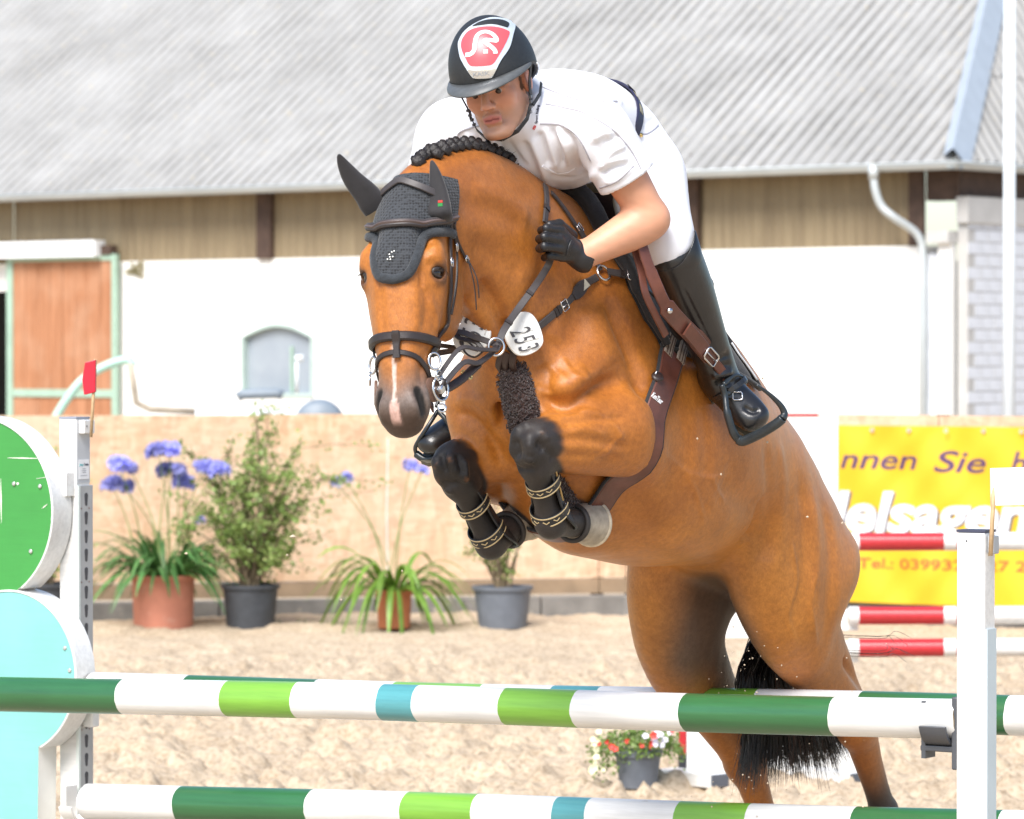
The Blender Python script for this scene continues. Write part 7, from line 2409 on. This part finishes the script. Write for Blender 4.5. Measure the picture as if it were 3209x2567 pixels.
for dx in (-.022, .022):
    P_ = []
    for q in ((2112, 1070), (2103, 1100), (2096, 1128)):
        h = on(HBT, q[0] + dx * 900, q[1] + dx * 500, .016); P_.append(h)
    MB().strap([p[0] for p in P_], np.array([p[1] for p in P_]), .034, .004).build('girth_elastic', simple('striped_elastic', (.36, .30, .25), .8, var=.2, vscale=60), girth)
    for e in (-.008, .003, .012):
        t_ = np.cross(P_[1][1], P_[2][0] - P_[0][0]); t_ /= np.linalg.norm(t_)
        MB().strap([p[0] + p[1] * .003 + t_ * e for p in P_], np.array([p[1] for p in P_]), .004, .002).build('elastic_stripe', simple('elastic_brown', (.10, .065, .05), .8, var=.1), girth)
h = on(bvg, 2060, 1182, .001) or on(HBT, 2060, 1182, .014)
MB().lathe(h[0], [(.017, 0), (.016, .004), (.008, .006), (.0, .006)], axis=h[1], n=20, caps=False).build('girth_stud', m_dksad, girth, smooth=True)
MB().tube([h[0] + h[1] * .006 + UP * .012 - LF * .004, h[0] + h[1] * .008 - LF * .010, h[0] + h[1] * .006 - UP * .008 - LF * .006], .0025, 6).build('girth_hook', m_steel, girth, smooth=True)
try:
    text_on(bvg, 'KenTaur', (2040, 1242), (2072, 1268), 12, simple('girth_lettering_white', (.85, .85, .85), .5, var=0), 'girth_lettering', girth, up_px=(8, -14), bold=.03, shear=.15)
except Exception as e:
    print('girth text', e)

# ---------------- saddle pad and saddle (laid over the trunk, both sides)
AX0 = lambda s_: V3(s_, 0, 1.95 - .30 * max(0, -s_ - .3))
def TR(s_, ph, lift):
    d = UP * math.cos(ph) + LF * math.sin(ph)
    o = L2W(AX0(s_)) + d * .9
    loc, nor, i, dist = HBT.ray_cast(Vector(o), Vector(-d))
    if loc is None: return L2W(AX0(s_)) + d * .3, d
    n = np.array(nor); n = n if n @ d > 0 else -n
    return np.array(loc) + n * lift, n
def tr_of(px, py, bv=None):
    h = cast(HBT, px, py); q = W2L(h[0]); a = AX0(q[0])
    return q[0], math.atan2(q[1], q[2] - a[2])
def saddle_patch(front, back, phi0, phi1, lift, name, mat, parent, nu=44, nv=26, th=.010, mirror=True, rollf=0.):
    """front/back: functions of the angle giving where the piece starts and ends along the horse"""
    vs = []
    for i in range(nu + 1):
        ph = phi0 + (phi1 - phi0) * i / nu
        for j in range(nv + 1):
            u = j / nv; s_ = front(abs(ph)) + (back(abs(ph)) - front(abs(ph))) * u
            e = min(u, 1 - u) * nv; lf = lift + rollf * math.exp(-(u / .12) ** 2)
            if min(i, nu - i) == 0 or e < .5: lf = lift * .2
            vs.append(TR(s_, ph, lf)[0])
    V = np.array(vs).reshape(nu + 1, nv + 1, 3)
    for _ in range(3):
        w = V.copy(); w[1:-1, 1:-1] = .4 * V[1:-1, 1:-1] + .15 * (V[2:, 1:-1] + V[:-2, 1:-1] + V[1:-1, 2:] + V[1:-1, :-2]); V = w
    fs = [(i * (nv + 1) + j, (i + 1) * (nv + 1) + j, (i + 1) * (nv + 1) + j + 1, i * (nv + 1) + j + 1) for i in range(nu) for j in range(nv)]
    return MB().add(V.reshape(-1, 3), fs).build(name, mat, parent, smooth=True), V
fe = [tr_of(*p) for p in ((1893, 742), (1930, 830), (1965, 905), (2012, 1000), (2062, 1072))]
fph = np.array([e[1] for e in fe]); fs_ = np.array([e[0] for e in fe]); oo = np.argsort(fph); fph, fs_ = fph[oo], fs_[oo]
f_pad = lambda p: float(np.interp(p, np.concatenate([[0, .25], fph]), np.concatenate([[-.20, -.22], fs_])))
be = tr_of(2140, 1112); PHB = min(be[1], 1.75)
b_pad = lambda p: f_pad(p) - .47
pad = empty('saddle_pad', L2W(V3(-.5, 0, 2.25)), 'black quilted saddle pad under the brown saddle', 'saddle pad')
padm, PV = saddle_patch(f_pad, b_pad, -PHB, PHB, .016, 'pad_cloth', m_pad, pad, rollf=.012)
# thick rolled front of the pad over the withers and its binding
e1 = [TR(f_pad(abs(p)) - .008, p, .022) for p in np.linspace(-PHB, PHB, 46)]
MB().tube([p[0] for p in e1], [.012 + .016 * math.exp(-(p_ / .55) ** 2) for p_ in np.linspace(-PHB, PHB, 46)], 10).build('pad_roll', m_pad, pad, smooth=True)
for sg in (1, -1):
    e2 = [TR(f_pad(PHB) - .47 * u, PHB * sg, .012) for u in np.linspace(0, 1, 24)]
    MB().tube([p[0] for p in e2], .008, 8).build('pad_binding', m_pad, pad, smooth=True)
e3 = [TR(b_pad(abs(p)), p, .012) for p in np.linspace(-PHB, PHB, 40)]
MB().tube([p[0] for p in e3], .007, 8).build('pad_binding', m_pad, pad, smooth=True)
e4 = [TR(b_pad(abs(p)) + .02, p, .019) for p in np.linspace(.9, PHB - .05, 16)]
MB().tube([p[0] for p in e4], .003, 6).build('pad_cord', simple('white_pad_cord', (.8, .8, .8), .6, var=0), pad, smooth=True)

saddle = empty('saddle', L2W(V3(-.5, 0, 2.35)), 'brown leather jumping saddle under the rider', 'saddle')
S = SDF((-.95, -.25, 2.0), (-.30, .25, 2.62), .007)
S.chain([V3(-.41, 0, 2.33), V3(-.50, 0, 2.29), V3(-.64, 0, 2.22), V3(-.76, 0, 2.19), V3(-.80, 0, 2.20)], [(.075, .055), (.10, .045), (.15, .045), (.165, .055), (.13, .06)], .04)
S.limb(V3(-.395, -.05, 2.345), V3(-.395, .05, 2.345), .035, .035, .03)
soft_mesh(S, 'seat', m_dksad, saddle, 2)
f_fl = lambda p: float(np.interp(p, [0, .4, .9, 1.3, 1.6], [-.42, -.42, f_pad(.9) - .10, f_pad(1.3) - .09, f_pad(1.5) - .10]))
b_fl = lambda p: f_fl(p) - float(np.interp(p, [0, .4, .9, 1.3, 1.6], [.26, .28, .28, .24, .18]))
for a, b in ((.40, PHB - .10), (-(PHB - .10), -.40)):
    saddle_patch(f_fl, b_fl, a, b, .030, 'flap', m_dksad, saddle, nu=26, nv=22)
pm_ = [L2W(V3(-.380 - .10 * (1 - math.cos(a)) * .3, .085 * math.sin(a), 2.325 + .062 * math.cos(a))) for a in np.linspace(-1.7, 1.7, 20)]
MB().tube(pm_, .009, 8).build('pommel_trim', simple('pommel_silver_blue', (.42, .47, .58), .3, metal=.3, var=0), saddle, smooth=True)
# knee block and billets: the red-brown leathers seen in front of the leg
def leather_path(pts, ls, w, th, name, mat, parent, nrm=None):
    P = catmull([HP(x, y, l) for (x, y), l in zip(pts, ls)], 6)
    nn = nrm if nrm is not None else (LF * .8 + FW * .6)
    return MB().strap(P, nn, w, th).build(name, mat, parent, auto=40), P
leather_path([(2008, 760), (2030, 830), (2058, 900), (2088, 962), (2130, 1012), (2180, 1062), (2222, 1112)], [.315, .335, .352, .362, .362, .36, .358], [.030] * 8 + [.034] * 10 + [.050] * 12 + [.055] * 7, .007, 'stirrup_leather', m_sadl, saddle)
leather_path([(1985, 770), (2008, 850), (2022, 920), (2052, 985), (2085, 1050)], [.290, .310, .325, .335, .335], .020, .006, 'billet_strap', m_sadl, saddle)
o, P = leather_path([(2150, 1030), (2185, 1070), (2212, 1105), (2234, 1130), (2262, 1165), (2288, 1200)], [.372, .374, .374, .374, .376, .380], [.040] * 12 + [.036] * 6 + [.026] * 13, .006, 'stirrup_leather', m_sadl, saddle)
i = 15; buckle(P[i] + (LF * .8 + FW * .6) * .006, P[i + 2] - P[i - 2], LF * .8 + FW * .6, .034, .060, 'buckle', saddle, r=.003)
h = P[3]; MB().lathe(HP(2099, 974, .372), [(.008, 0), (.007, .004), (.0, .005)], axis=LF + FW * .6, n=14, caps=False).build('saddle_nail', m_steel, saddle, smooth=True)
leather_path([(1500, 900), (1330, 1150), (1345, 1240), (1360, 1280)], [-.33, -.36, -.40, -.42], .026, .006, 'stirrup_leather', m_sadl, saddle, nrm=-LF * .8 + FW * .6)

# ---------------- stirrup irons
m_iron = simple('black_stirrup_iron', (.018, .024, .028), .32, spec=.6, var=.15, vscale=30)
def iron(pts, lab, near_):
    root = empty('stirrup', pts[0], lab, 'stirrup', 'stirrups')
    return root
st = empty('stirrup', HP(2300, 1190, .385), 'black stirrup iron with wide tread round the near boot, hung on a brown leather', 'stirrup', 'stirrup irons')
Q = lambda x, y, l: HP(x, y, l)
MB().tube(catmull([Q(2262, 1206, .385), Q(2272, 1240, .39), Q(2278, 1290, .40), Q(2296, 1350, .41), Q(2312, 1376, .415)], 6), [.0085] * 12 + [.011] * 6 + [.012] * 7, 10).build('branch', m_iron, st, smooth=True)
MB().tube(catmull([Q(2312, 1376, .415), Q(2330, 1382, .43), Q(2380, 1360, .48), Q(2430, 1330, .53), Q(2452, 1312, .55)], 6), [.014] * 25, 10).build('tread', m_iron, st, smooth=True)
MB().tube(catmull([Q(2452, 1312, .55), Q(2458, 1295, .552), Q(2444, 1268, .545), Q(2410, 1235, .53), Q(2371, 1207, .51)], 6), list(np.linspace(.012, .0035, 25)), 10).build('safety_arm', m_iron, st, smooth=True)
MB().tube(catmull([Q(2276, 1236, .39), Q(2300, 1222, .393), Q(2328, 1204, .396), Q(2335, 1194, .396), Q(2318, 1180, .394), Q(2302, 1177, .392), Q(2288, 1186, .390), Q(2268, 1206, .388)], 5), .007, 8).build('eye_loop', m_iron, st, smooth=True)
st2 = empty('stirrup', HP(1380, 1270, -.42), 'black stirrup iron round the toe of the far boot, beside the horse knee', 'stirrup', 'stirrup irons')
MB().tube(catmull([Q(1372, 1288, -.42), Q(1345, 1330, -.43), Q(1322, 1365, -.45), Q(1302, 1400, -.48), Q(1304, 1422, -.49)], 6), .006, 8).build('branch', m_iron, st2, smooth=True)
MB().tube(catmull([Q(1304, 1422, -.49), Q(1335, 1440, -.46), Q(1375, 1432, -.42), Q(1420, 1420, -.38)], 6), .011, 8).build('tread', m_iron, st2, smooth=True)
MB().tube(catmull([Q(1372, 1288, -.42), Q(1400, 1320, -.39), Q(1420, 1370, -.38), Q(1420, 1420, -.38)], 6), .007, 8).build('branch', m_iron, st2, smooth=True)
MB().tube(catmull([Q(1368, 1276, -.42), Q(1378, 1250, -.42), Q(1402, 1255, -.41), Q(1408, 1282, -.41), Q(1372, 1288, -.42)], 5), .006, 8).build('eye_loop', m_iron, st2, smooth=True)

# ---------------- tendon boots
m_tb = simple('black_boot_shell', (.014, .015, .017), .45, spec=.5, var=.2, vscale=30, bs=.2, bscale=120, bdist=.001)
def tendon_boot(K, Fk, Co, lab, sg):
    Kw, Fw, Cw = L2W(K), L2W(Fk), L2W(Co)
    ax = (Fw - Kw); L = np.linalg.norm(ax); ax /= L
    bk = (Cw - Fw) - ax * np.dot(Cw - Fw, ax); bk /= np.linalg.norm(bk)      # towards the back of the leg
    sd = np.cross(ax, bk)
    root = empty('tendon_boot', Kw + ax * L * .6, lab, 'tendon boot', 'tendon boots on the forelegs')
    vs, fs = [], []; n = 26; rows = [(.24, .034, 1.9), (.32, .040, 1.8), (.45, .0405, 1.7), (.62, .0405, 1.65), (.78, .044, 1.65), (.92, .051, 1.6), (1.04, .058, 1.4), (1.16, .058, 1.0), (1.22, .052, .6)]
    rows = [tuple(r_) for r_ in catmull([np.array(r_) for r_ in rows], 3)]
    for ly in (0, .006):
        for (u, r_, half) in rows:
            for k in range(n + 1):
                a = -half + 2 * half * k / n
                d = math.cos(a) * bk * 1.05 + math.sin(a) * sd
                vs.append(Kw + ax * L * u + d * (r_ - ly * (1)) + bk * .006)
    m_ = len(rows); w = n + 1
    for ly in (0, 1):
        for i in range(m_ - 1):
            for k in range(n):
                q = [ly * m_ * w + i * w + k, ly * m_ * w + i * w + k + 1, ly * m_ * w + (i + 1) * w + k + 1, ly * m_ * w + (i + 1) * w + k]
                fs.append(tuple(q if ly == 0 else q[::-1]))
    MB().add(vs, fs).build('shell', m_tb, root, smooth=True)
    # edge roll and gold inlay
    for kk in (0, n):
        MB().tube([vs[i * w + kk] for i in range(m_)], .004, 6).build('edge_roll', m_tb, root, smooth=True)
    for u, wd in ((.50, .026), (.86, .028)):
        for nm, ww, mat, g, du in (('strap', wd, m_tb, .0, 0), ('strap_piping', .0035, m_gold, .0035, wd * .40), ('strap_piping', .0035, m_gold, .0035, -wd * .40)):
            P, N = [], []
            r0 = .0385 if u < .7 else .0445
            for k in range(29):
                a = math.pi - 2.0 + 4.0 * k / 28
                d = math.cos(a) * bk + math.sin(a) * sd
                P.append(Kw + ax * (L * u + du + .010 * math.cos(a - math.pi)) + d * (r0 + g + .006 * (abs(a - math.pi) / 2.0) ** 2) + bk * .004); N.append(d)
            MB().strap(P, np.array(N), ww, .004 if not g else .0015).build(nm, mat, root)
        for k in range(6):
            a = math.pi - 1.5 + 3.0 * k / 5
            d = math.cos(a) * bk + math.sin(a) * sd; tg_ = -math.sin(a) * bk + math.cos(a) * sd
            c = Kw + ax * (L * u + .010 * math.cos(a - math.pi)) + d * ((.0385 if u < .7 else .0445) + .0045) + bk * .004
            MB().strap([c - tg_ * .009 - ax * .003, c + ax * .003, c + tg_ * .009 - ax * .003], d, .0028, .0014).build('strap_motif', m_gold, root)
    a = 1.25 * sg
    for u in (.40, .66):
        d = math.cos(a) * bk * 1.05 + math.sin(a) * sd
        c = Kw + ax * L * u + d * .0415 + bk * .006
        MB().strap([c - ax * .020, c, c + ax * .022], d, [.004, .009, .006], .003).build('inlay', simple('tan_inlay', (.48, .30, .10), .5, var=.1), root)
    d = math.cos(a) * bk + math.sin(a) * sd
    MB().lathe(Kw + ax * L * .80 + d * .0485 + bk * .006, [(.004, 0), (.003, .002), (.0, .0025)], axis=d, n=10, caps=False).build('stud', m_steel, root)
tendon_boot(*FORE[0][1:4], 'black tendon boot with gold piped straps on the near foreleg, nearer the girth', 1)
tendon_boot(*FORE[1][1:4], 'black tendon boot with gold piped straps on the off foreleg, below the far knee', -1)

# ============================================================ POTS AND PLANTS
def pot(px, ytop, ybase, wtop, wbot, Y, mat, name, lab, grp=None, rimh=.03):
    g = at(px, ybase, Y); c = g * [1, 1, 0] + UP * (.062 if Y > 25 else .0)
    sc = FPX / Y; h = (ybase - ytop) / sc
    rt, rb = wtop / sc / 2, wbot / sc / 2
    root = empty(name, c, lab, 'plant pot', grp)
    pr = [(rb * .9, 0), (rb, .004), (rt * .93, h - rimh), (rt, h - rimh + .003), (rt * 1.01, h), (rt * .92, h), (rt * .86, h - rimh), (rt * .84, h - .05), (.0005, h - .05)]
    MB().lathe(c + UP * .005, pr, n=40, caps=False).build('pot', mat, root, auto=35)
    MB().lathe(c + UP * (h - .035), [(rt * .85, -.02), (rt * .85, 0), (.001, .012)], n=24, caps=False).build('soil', simple('potting_soil', (.05, .035, .025), .95, var=.3), root)
    return root, c + UP * (h - .03), rt
m_terra = simple('terracotta', (.50, .195, .125), .75, var=.1, vscale=10, dirt=((.55, .34, .26), 9, .62))
m_terra2 = simple('orange_terracotta', (.50, .17, .075), .75, var=.12, vscale=10)
m_pblack = simple('black_plastic_pot', (.045, .050, .058), .6, var=.2, vscale=15)
m_pgrey = simple('grey_plastic_pot', (.13, .145, .17), .6, var=.12, vscale=12)
def leafmat(name, a, b_, trans=.25):
    m, nt, b = new_mat(name)
    t = tex_noise(nt, 14, 3)
    oi = nt.nodes.new('ShaderNodeObjectInfo')
    c = ramp(nt, t.outputs['Fac'], [(.3, a), (.7, b_)])
    hv_ = nt.nodes.new('ShaderNodeHueSaturation'); 
    mr = nt.nodes.new('ShaderNodeMapRange'); mr.inputs[3].default_value = .65; mr.inputs[4].default_value = 1.35
    nt.links.new(oi.outputs['Random'], mr.inputs[0]); nt.links.new(mr.outputs[0], hv_.inputs['Value']); nt.links.new(c.outputs[0], hv_.inputs['Color'])
    nt.links.new(hv_.outputs[0], b.inputs['Base Color']); b.inputs['Roughness'].default_value = .42
    tr = nt.nodes.new('ShaderNodeBsdfTranslucent'); nt.links.new(hv_.outputs[0], tr.inputs['Color'])
    mx = nt.nodes.new('ShaderNodeMixShader'); mx.inputs[0].default_value = trans
    out = nt.nodes['Material Output']
    nt.links.new(b.outputs[0], mx.inputs[1]); nt.links.new(tr.outputs[0], mx.inputs[2]); nt.links.new(mx.outputs[0], out.inputs['Surface'])
    return m
m_lf1 = leafmat('agapanthus_leaf', (.06, .16, .045), (.12, .26, .07)); m_lf2 = leafmat('yellow_green_leaf', (.12, .23, .03), (.20, .34, .05))
m_stem = simple('green_stem', (.16, .25, .07), .6, var=.2)
m_blue = leafmat('blue_floret', (.36, .37, .84), (.52, .53, .93), .3)
def strap_leaf(base, az, L, rise, droop, w, mat, parent, rs):
    """one arching strap leaf"""
    d = np.array([math.cos(az), math.sin(az), 0]); n = 9; P = []; N = []
    for i in range(n):
        u = i / (n - 1)
        P.append(base + d * L * (u * .9 * (1 - rise * .45) + .1 * u * u) + UP * (L * (rise * u * 1.15 - droop * u ** 2.3)))
    tw = rs.normal(0, .25)
    sd = np.array([-d[1], d[0], 0])
    vs = []
    for i, p in enumerate(P):
        u = i / (n - 1); t = P[min(i + 1, n - 1)] - P[max(i - 1, 0)]; t /= np.linalg.norm(t)
        ww = w * (.55 + .9 * u) * (1 - u ** 3.5) + .0015
        nn = np.cross(sd, t)
        s2 = sd * math.cos(tw * u) + nn * math.sin(tw * u)
        vs += [p - s2 * ww, p - nn * ww * .28, p + s2 * ww]
    fs = []
    for i in range(n - 1):
        fs += [(3 * i, 3 * i + 1, 3 * i + 4, 3 * i + 3), (3 * i + 1, 3 * i + 2, 3 * i + 5, 3 * i + 4)]
    return MB().add(vs, fs).build('leaf', mat, parent, smooth=True, fix=False)
def flower_head(c, r_, nf, parent, rs, mat=m_blue):
    mb = MB()
    for k in range(nf):
        a = rs.uniform(0, 6.28); e = rs.uniform(-.35, 1.0)
        d = np.array([math.cos(a) * math.cos(e), math.sin(a) * math.cos(e), math.sin(e)])
        p = c + d * r_ * rs.uniform(.55, 1.)
        mb.tube([c, c + (p - c) * .6], .0018, 3, caps=False, mi=1)
        s1 = np.cross(d, UP + .01); s1 /= np.linalg.norm(s1); s2 = np.cross(d, s1)
        for q in range(6):
            an = q * math.pi / 3 + k
            o = math.cos(an) * s1 + math.sin(an) * s2; o2 = math.cos(an + 1.57) * s1 + math.sin(an + 1.57) * s2
            q0 = c + (p - c) * .6; tip = p + o * .033
            mb.add([q0, p * .6 + q0 * .4 + o * .012 + o2 * .010, tip, p * .6 + q0 * .4 + o * .012 - o2 * .010], [(0, 1, 2, 3)])
    return mb.build('flower_head', [mat, m_stem], parent, fix=False)
def agapanthus(px, Y, root, c, rt, nleaf, Lr, mat, heads, seed, lab, droopr=(.5, 1.0), w=.017):
    rs = np.random.default_rng(seed)
    pl = empty('agapanthus', c, lab, 'plant', 'potted agapanthus plants')
    for i in range(nleaf):
        az = rs.uniform(0, 2 * math.pi); rr = rt * .7 * math.sqrt(rs.random())
        b = c + np.array([math.cos(az) * rr, math.sin(az) * rr, -.01])
        strap_leaf(b, az + rs.normal(0, .3), rs.uniform(*Lr), rs.uniform(.45, 1.0), rs.uniform(*droopr), w * rs.uniform(.8, 1.25), mat, pl, rs)
    for (x, y, r_, nf) in heads:
        r_ *= 1.35; nf = int(nf * 1.7)
        dy = rs.uniform(-.12, .12)
        h = at(x, y, Y + dy); b = c + np.array([rs.normal(0, rt * .3), rs.normal(0, rt * .3), 0])
        m_ = (b + h) / 2 + np.array([(h[0] - b[0]) * -.12, 0, .05])
        MB().tube(catmull([b, m_, h], 6), [.0045] * 7 + [.0035] * 6, 7).build('flower_stem', m_stem, pl, smooth=True)
        flower_head(h, r_, nf, pl, rs)
    return pl
YF = 28.35
r1, c1_, rt1 = pot(512, 1790, 1958, 212, 185, YF, m_terra, 'plant_pot', 'wide pink terracotta pot holding the blue flowering agapanthus, left by the fence')
agapanthus(512, YF, r1, c1_, rt1, 150, (.40, .72), m_lf1, [(497, 1418, .075, 34), (535, 1412, .06, 24), (523, 1480, .07, 30), (560, 1478, .05, 16), (578, 1515, .072, 30), (640, 1470, .075, 32), (686, 1478, .07, 30), (372, 1462, .075, 32), (408, 1470, .05, 16), (350, 1520, .07, 30), (392, 1530, .06, 22), (628, 1630, .03, 8)], 11, 'leafy agapanthus with many blue flower heads in the wide terracotta pot')
r2_, c2p, rt2 = pot(1235, 1828, 1950, 118, 100, YF, m_terra2, 'plant_pot', 'small orange terracotta pot half hidden under long drooping leaves')
agapanthus(1235, YF, r2_, c2p, rt2, 60, (.48, .82), m_lf2, [(1052, 1512, .045, 10), (1085, 1500, .04, 8), (1285, 1462, .05, 12), (1322, 1480, .045, 9)], 12, 'agapanthus with long yellow green drooping leaves and few flowers in the small orange pot', (.75, 1.35), .021)
r3_, c3p, rt3 = pot(785, 1812, 1950, 185, 150, YF, m_pblack, 'plant_pot', 'black plastic pot under the tall loose shrub')
r4_, c4p, rt4 = pot(1575, 1815, 1948, 192, 150, YF, m_pgrey, 'plant_pot', 'grey plastic pot below the horse forelegs, right of the small agapanthus')
r5_, c5p, rt5 = pot(150, 1812, 1955, 190, 150, YF, m_pblack, 'plant_pot', 'black plastic pot half hidden by the round wing at far left')

def shrub(c, H, W, nst, nleaf, matl, lab, seed, leaf=.033, base_w=.12, grp='potted shrubs along the fence', shape=None):
    rs = np.random.default_rng(seed)
    root = empty('shrub', c, lab, 'shrub', grp)
    st = MB(); lf = MB(); m2 = matl if isinstance(matl, list) else [matl]
    tips = []
    for i in range(nst):
        az = rs.uniform(0, 6.28); sp = rs.uniform(.1, 1.0)
        e = c + np.array([math.cos(az) * W * sp, math.sin(az) * W * sp * .7, H * rs.uniform(.22, 1.0) * (1 - .25 * sp)])
        m_ = c + (e - c) * .45 + np.array([rs.normal(0, .05), rs.normal(0, .05), H * .08])
        P = catmull([c + np.array([rs.normal(0, .03), rs.normal(0, .03), -.02]), m_, e], 6)
        st.tube(P, list(np.linspace(.009, .003, len(P))), 5)
        for k in range(3):
            j = rs.integers(3, len(P)); q = P[j] + np.array([rs.normal(0, W * .34), rs.normal(0, W * .25), rs.uniform(-.06, H * .14)])
            st.tube([P[j], (P[j] + q) / 2 + UP * .02, q], [.004, .003, .0015], 4); tips.append((P[j], q))
        tips.append((P[-4], P[-1])); tips.append((P[3], P[-3]))
    for i in range(nleaf):
        a, b = tips[rs.integers(0, len(tips))]
        p = a + (b - a) * rs.uniform(.15, 1.08) + rs.normal(0, .022, 3)
        d = rs.normal(0, 1, 3); d[2] += .3; d /= np.linalg.norm(d); s = np.cross(d, rs.normal(0, 1, 3)); s /= np.linalg.norm(s)
        L = leaf * rs.uniform(.6, 1.4); w = L * .36
        nn = np.cross(d, s) * w * .3
        lf.add([p, p + d * L * .5 + s * w + nn, p + d * L, p + d * L * .5 - s * w + nn], [(0, 1, 2, 3)], int(rs.random() < .35) if len(m2) > 1 else 0)
    st.build('stem', simple('shrub_stem', (.16, .12, .07), .8, var=.3), root, smooth=True)
    o = lf.build('foliage', m2, root, fix=False); o['kind'] = 'stuff'
    return root
m_s1 = leafmat('shrub_leaf', (.24, .36, .08), (.36, .52, .14)); m_s2 = leafmat('shrub_leaf_pale', (.28, .40, .09), (.42, .52, .16)); m_s3 = leafmat('fresh_leaf', (.16, .27, .05), (.25, .36, .08))
shrub(c3p, 1.32, .60, 46, 5800, [m_s1, m_s2], 'tall loose olive green shrub in the black pot, branches reaching above the fence', 21)
shrub(c4p, 1.15, .30, 14, 1500, [m_s3, m_s2], 'light green shrub in the grey pot, mostly hidden behind the horse forelegs', 22, .026)
shrub(c5p, 1.12, .34, 18, 3600, [m_s1, m_s2], 'bushy green shrub behind the round wing at far left', 23, .024)
# weeds along the kerb
rs = np.random.default_rng(31); mb = MB()
for i in range(260):
    x = rs.choice([905, 960, 1000, 1040, 1075, 470, 1120, 850]) + rs.normal(0, 16)
    p = at(x, 1950, 28.7) * [1, 1, 0]; p[1] = 28.55 + rs.uniform(0, .3)
    d = np.array([rs.normal(0, .05), rs.normal(0, .03), rs.uniform(.04, .13)]); s = np.array([.004, 0, 0])
    mb.add([p - s, p + s, p + d * .6 + s * .7 + UP * .0, p + d], [(0, 1, 2, 3)])
w = mb.build('weeds', leafmat('weed_green', (.12, .20, .07), (.2, .28, .11)), None, fix=False)
tag(w, 'thin tufts of grass at the foot of the kerb', kind='stuff')
# small flower pot in the arena
YS = 18.5
r6, c6, rt6 = pot(2000, 2362, 2481, 152, 116, YS, m_pgrey, 'plant_pot', 'small grey pot of red and white flowers standing on the sand under the poles')
rs = np.random.default_rng(41)
pl = empty('flowering_plant', c6, 'trailing plant with red and white flowers in the small grey pot', 'plant')
lf = MB(); 
for i in range(1700):
    a = rs.uniform(0, 6.28); r_ = .22 * math.sqrt(rs.random()); z = .10 * (1 - (r_ / .24) ** 2) + rs.normal(0, .025) + .01
    if math.cos(a) < -.5 and rs.random() < .35: z -= rs.uniform(0, .14); r_ += .03
    p = c6 + np.array([math.cos(a) * r_, math.sin(a) * r_ * .7, z])
    d = rs.normal(0, 1, 3); d /= np.linalg.norm(d); s = np.cross(d, rs.normal(0, 1, 3)); s /= np.linalg.norm(s); L = rs.uniform(.012, .026)
    lf.add([p, p + d * L * .5 + s * L * .35, p + d * L, p + d * L * .5 - s * L * .35], [(0, 1, 2, 3)], int(rs.random() < .3))
o = lf.build('foliage', [m_s1, m_s3], pl, fix=False); o['kind'] = 'stuff'
m_fr = simple('red_petal', (.65, .05, .035), .5, var=.15); m_fw = simple('white_petal', (.75, .72, .78), .5, var=.1); m_fy = simple('cream_petal', (.80, .78, .50), .5, var=.1)
for i in range(34):
    if i < 10: x, y, m_ = rs.uniform(1870, 2110), rs.uniform(2290, 2350), m_fr
    elif i < 22: x, y, m_ = rs.uniform(2020, 2110), rs.uniform(2290, 2345), m_fw
    else: x, y, m_ = rs.uniform(1845, 1890), rs.uniform(2290, 2430), m_fy
    p = at(x, y, YS - .14 + rs.uniform(-.04, .05)); r_ = rs.uniform(.010, .018)
    nrm = np.array([rs.normal(0, .4), -1, rs.uniform(0, .9)]); nrm /= np.linalg.norm(nrm); a1 = np.cross(nrm, UP); a1 /= np.linalg.norm(a1); a2 = np.cross(nrm, a1)
    mb = MB(); vs = [p - nrm * .006]; n = 15
    for k in range(n):
        an = 2 * math.pi * k / n; q = r_ * (1 + .22 * math.cos(5 * an)); vs.append(p + q * (math.cos(an) * a1 + math.sin(an) * a2) + nrm * .003)
    mb.add(vs, [(0, 1 + k, 1 + (k + 1) % n) for k in range(n)]).build('flower', m_, pl, smooth=True, fix=False)
# sand thrown up by the hooves
rs = np.random.default_rng(51); mb = MB()
def grain(p, r_, mi=0):
    vs = [p + r_ * np.array(v) * rs.uniform(.6, 1.3) for v in ((1, 0, 0), (-1, 0, 0), (0, 1, 0), (0, -1, 0), (0, 0, 1), (0, 0, -1))]
    mb.add(vs, [(0, 2, 4), (2, 1, 4), (1, 3, 4), (3, 0, 4), (2, 0, 5), (1, 2, 5), (3, 1, 5), (0, 3, 5)], mi)
for i in range(95):
    x, y = rs.choice([2330, 2380, 2700, 2420]) + rs.normal(0, 90), rs.choice([2080, 2350, 2450, 2250]) + rs.normal(0, 110)
    Y = 11.3 + rs.uniform(-.25, .35)
    grain(at(x, y, Y), rs.uniform(.0009, .0032))
for x, y, r_ in ((1720, 1660, .006), (900, 1740, .005), (1260, 1790, .004), (2390, 1185, .004), (2490, 1075, .003), (2430, 1125, .003), (2185, 1375, .004), (2405, 1387, .004), (2260, 1487, .004), (585, 1735, .006), (918, 1682, .009), (1070, 1880, .004), (2530, 1620, .004), (2640, 1640, .004), (2560, 1330, .003)):
    grain(at(x, y, 10.9 if x > 1500 else 12.5), r_)
w = mb.build('flying_sand', simple('flying_sand_grain', (.55, .45, .33), .9, var=.2, vscale=200), None, fix=False)
tag(w, 'grains and clods of sand thrown up round the horse', kind='stuff')
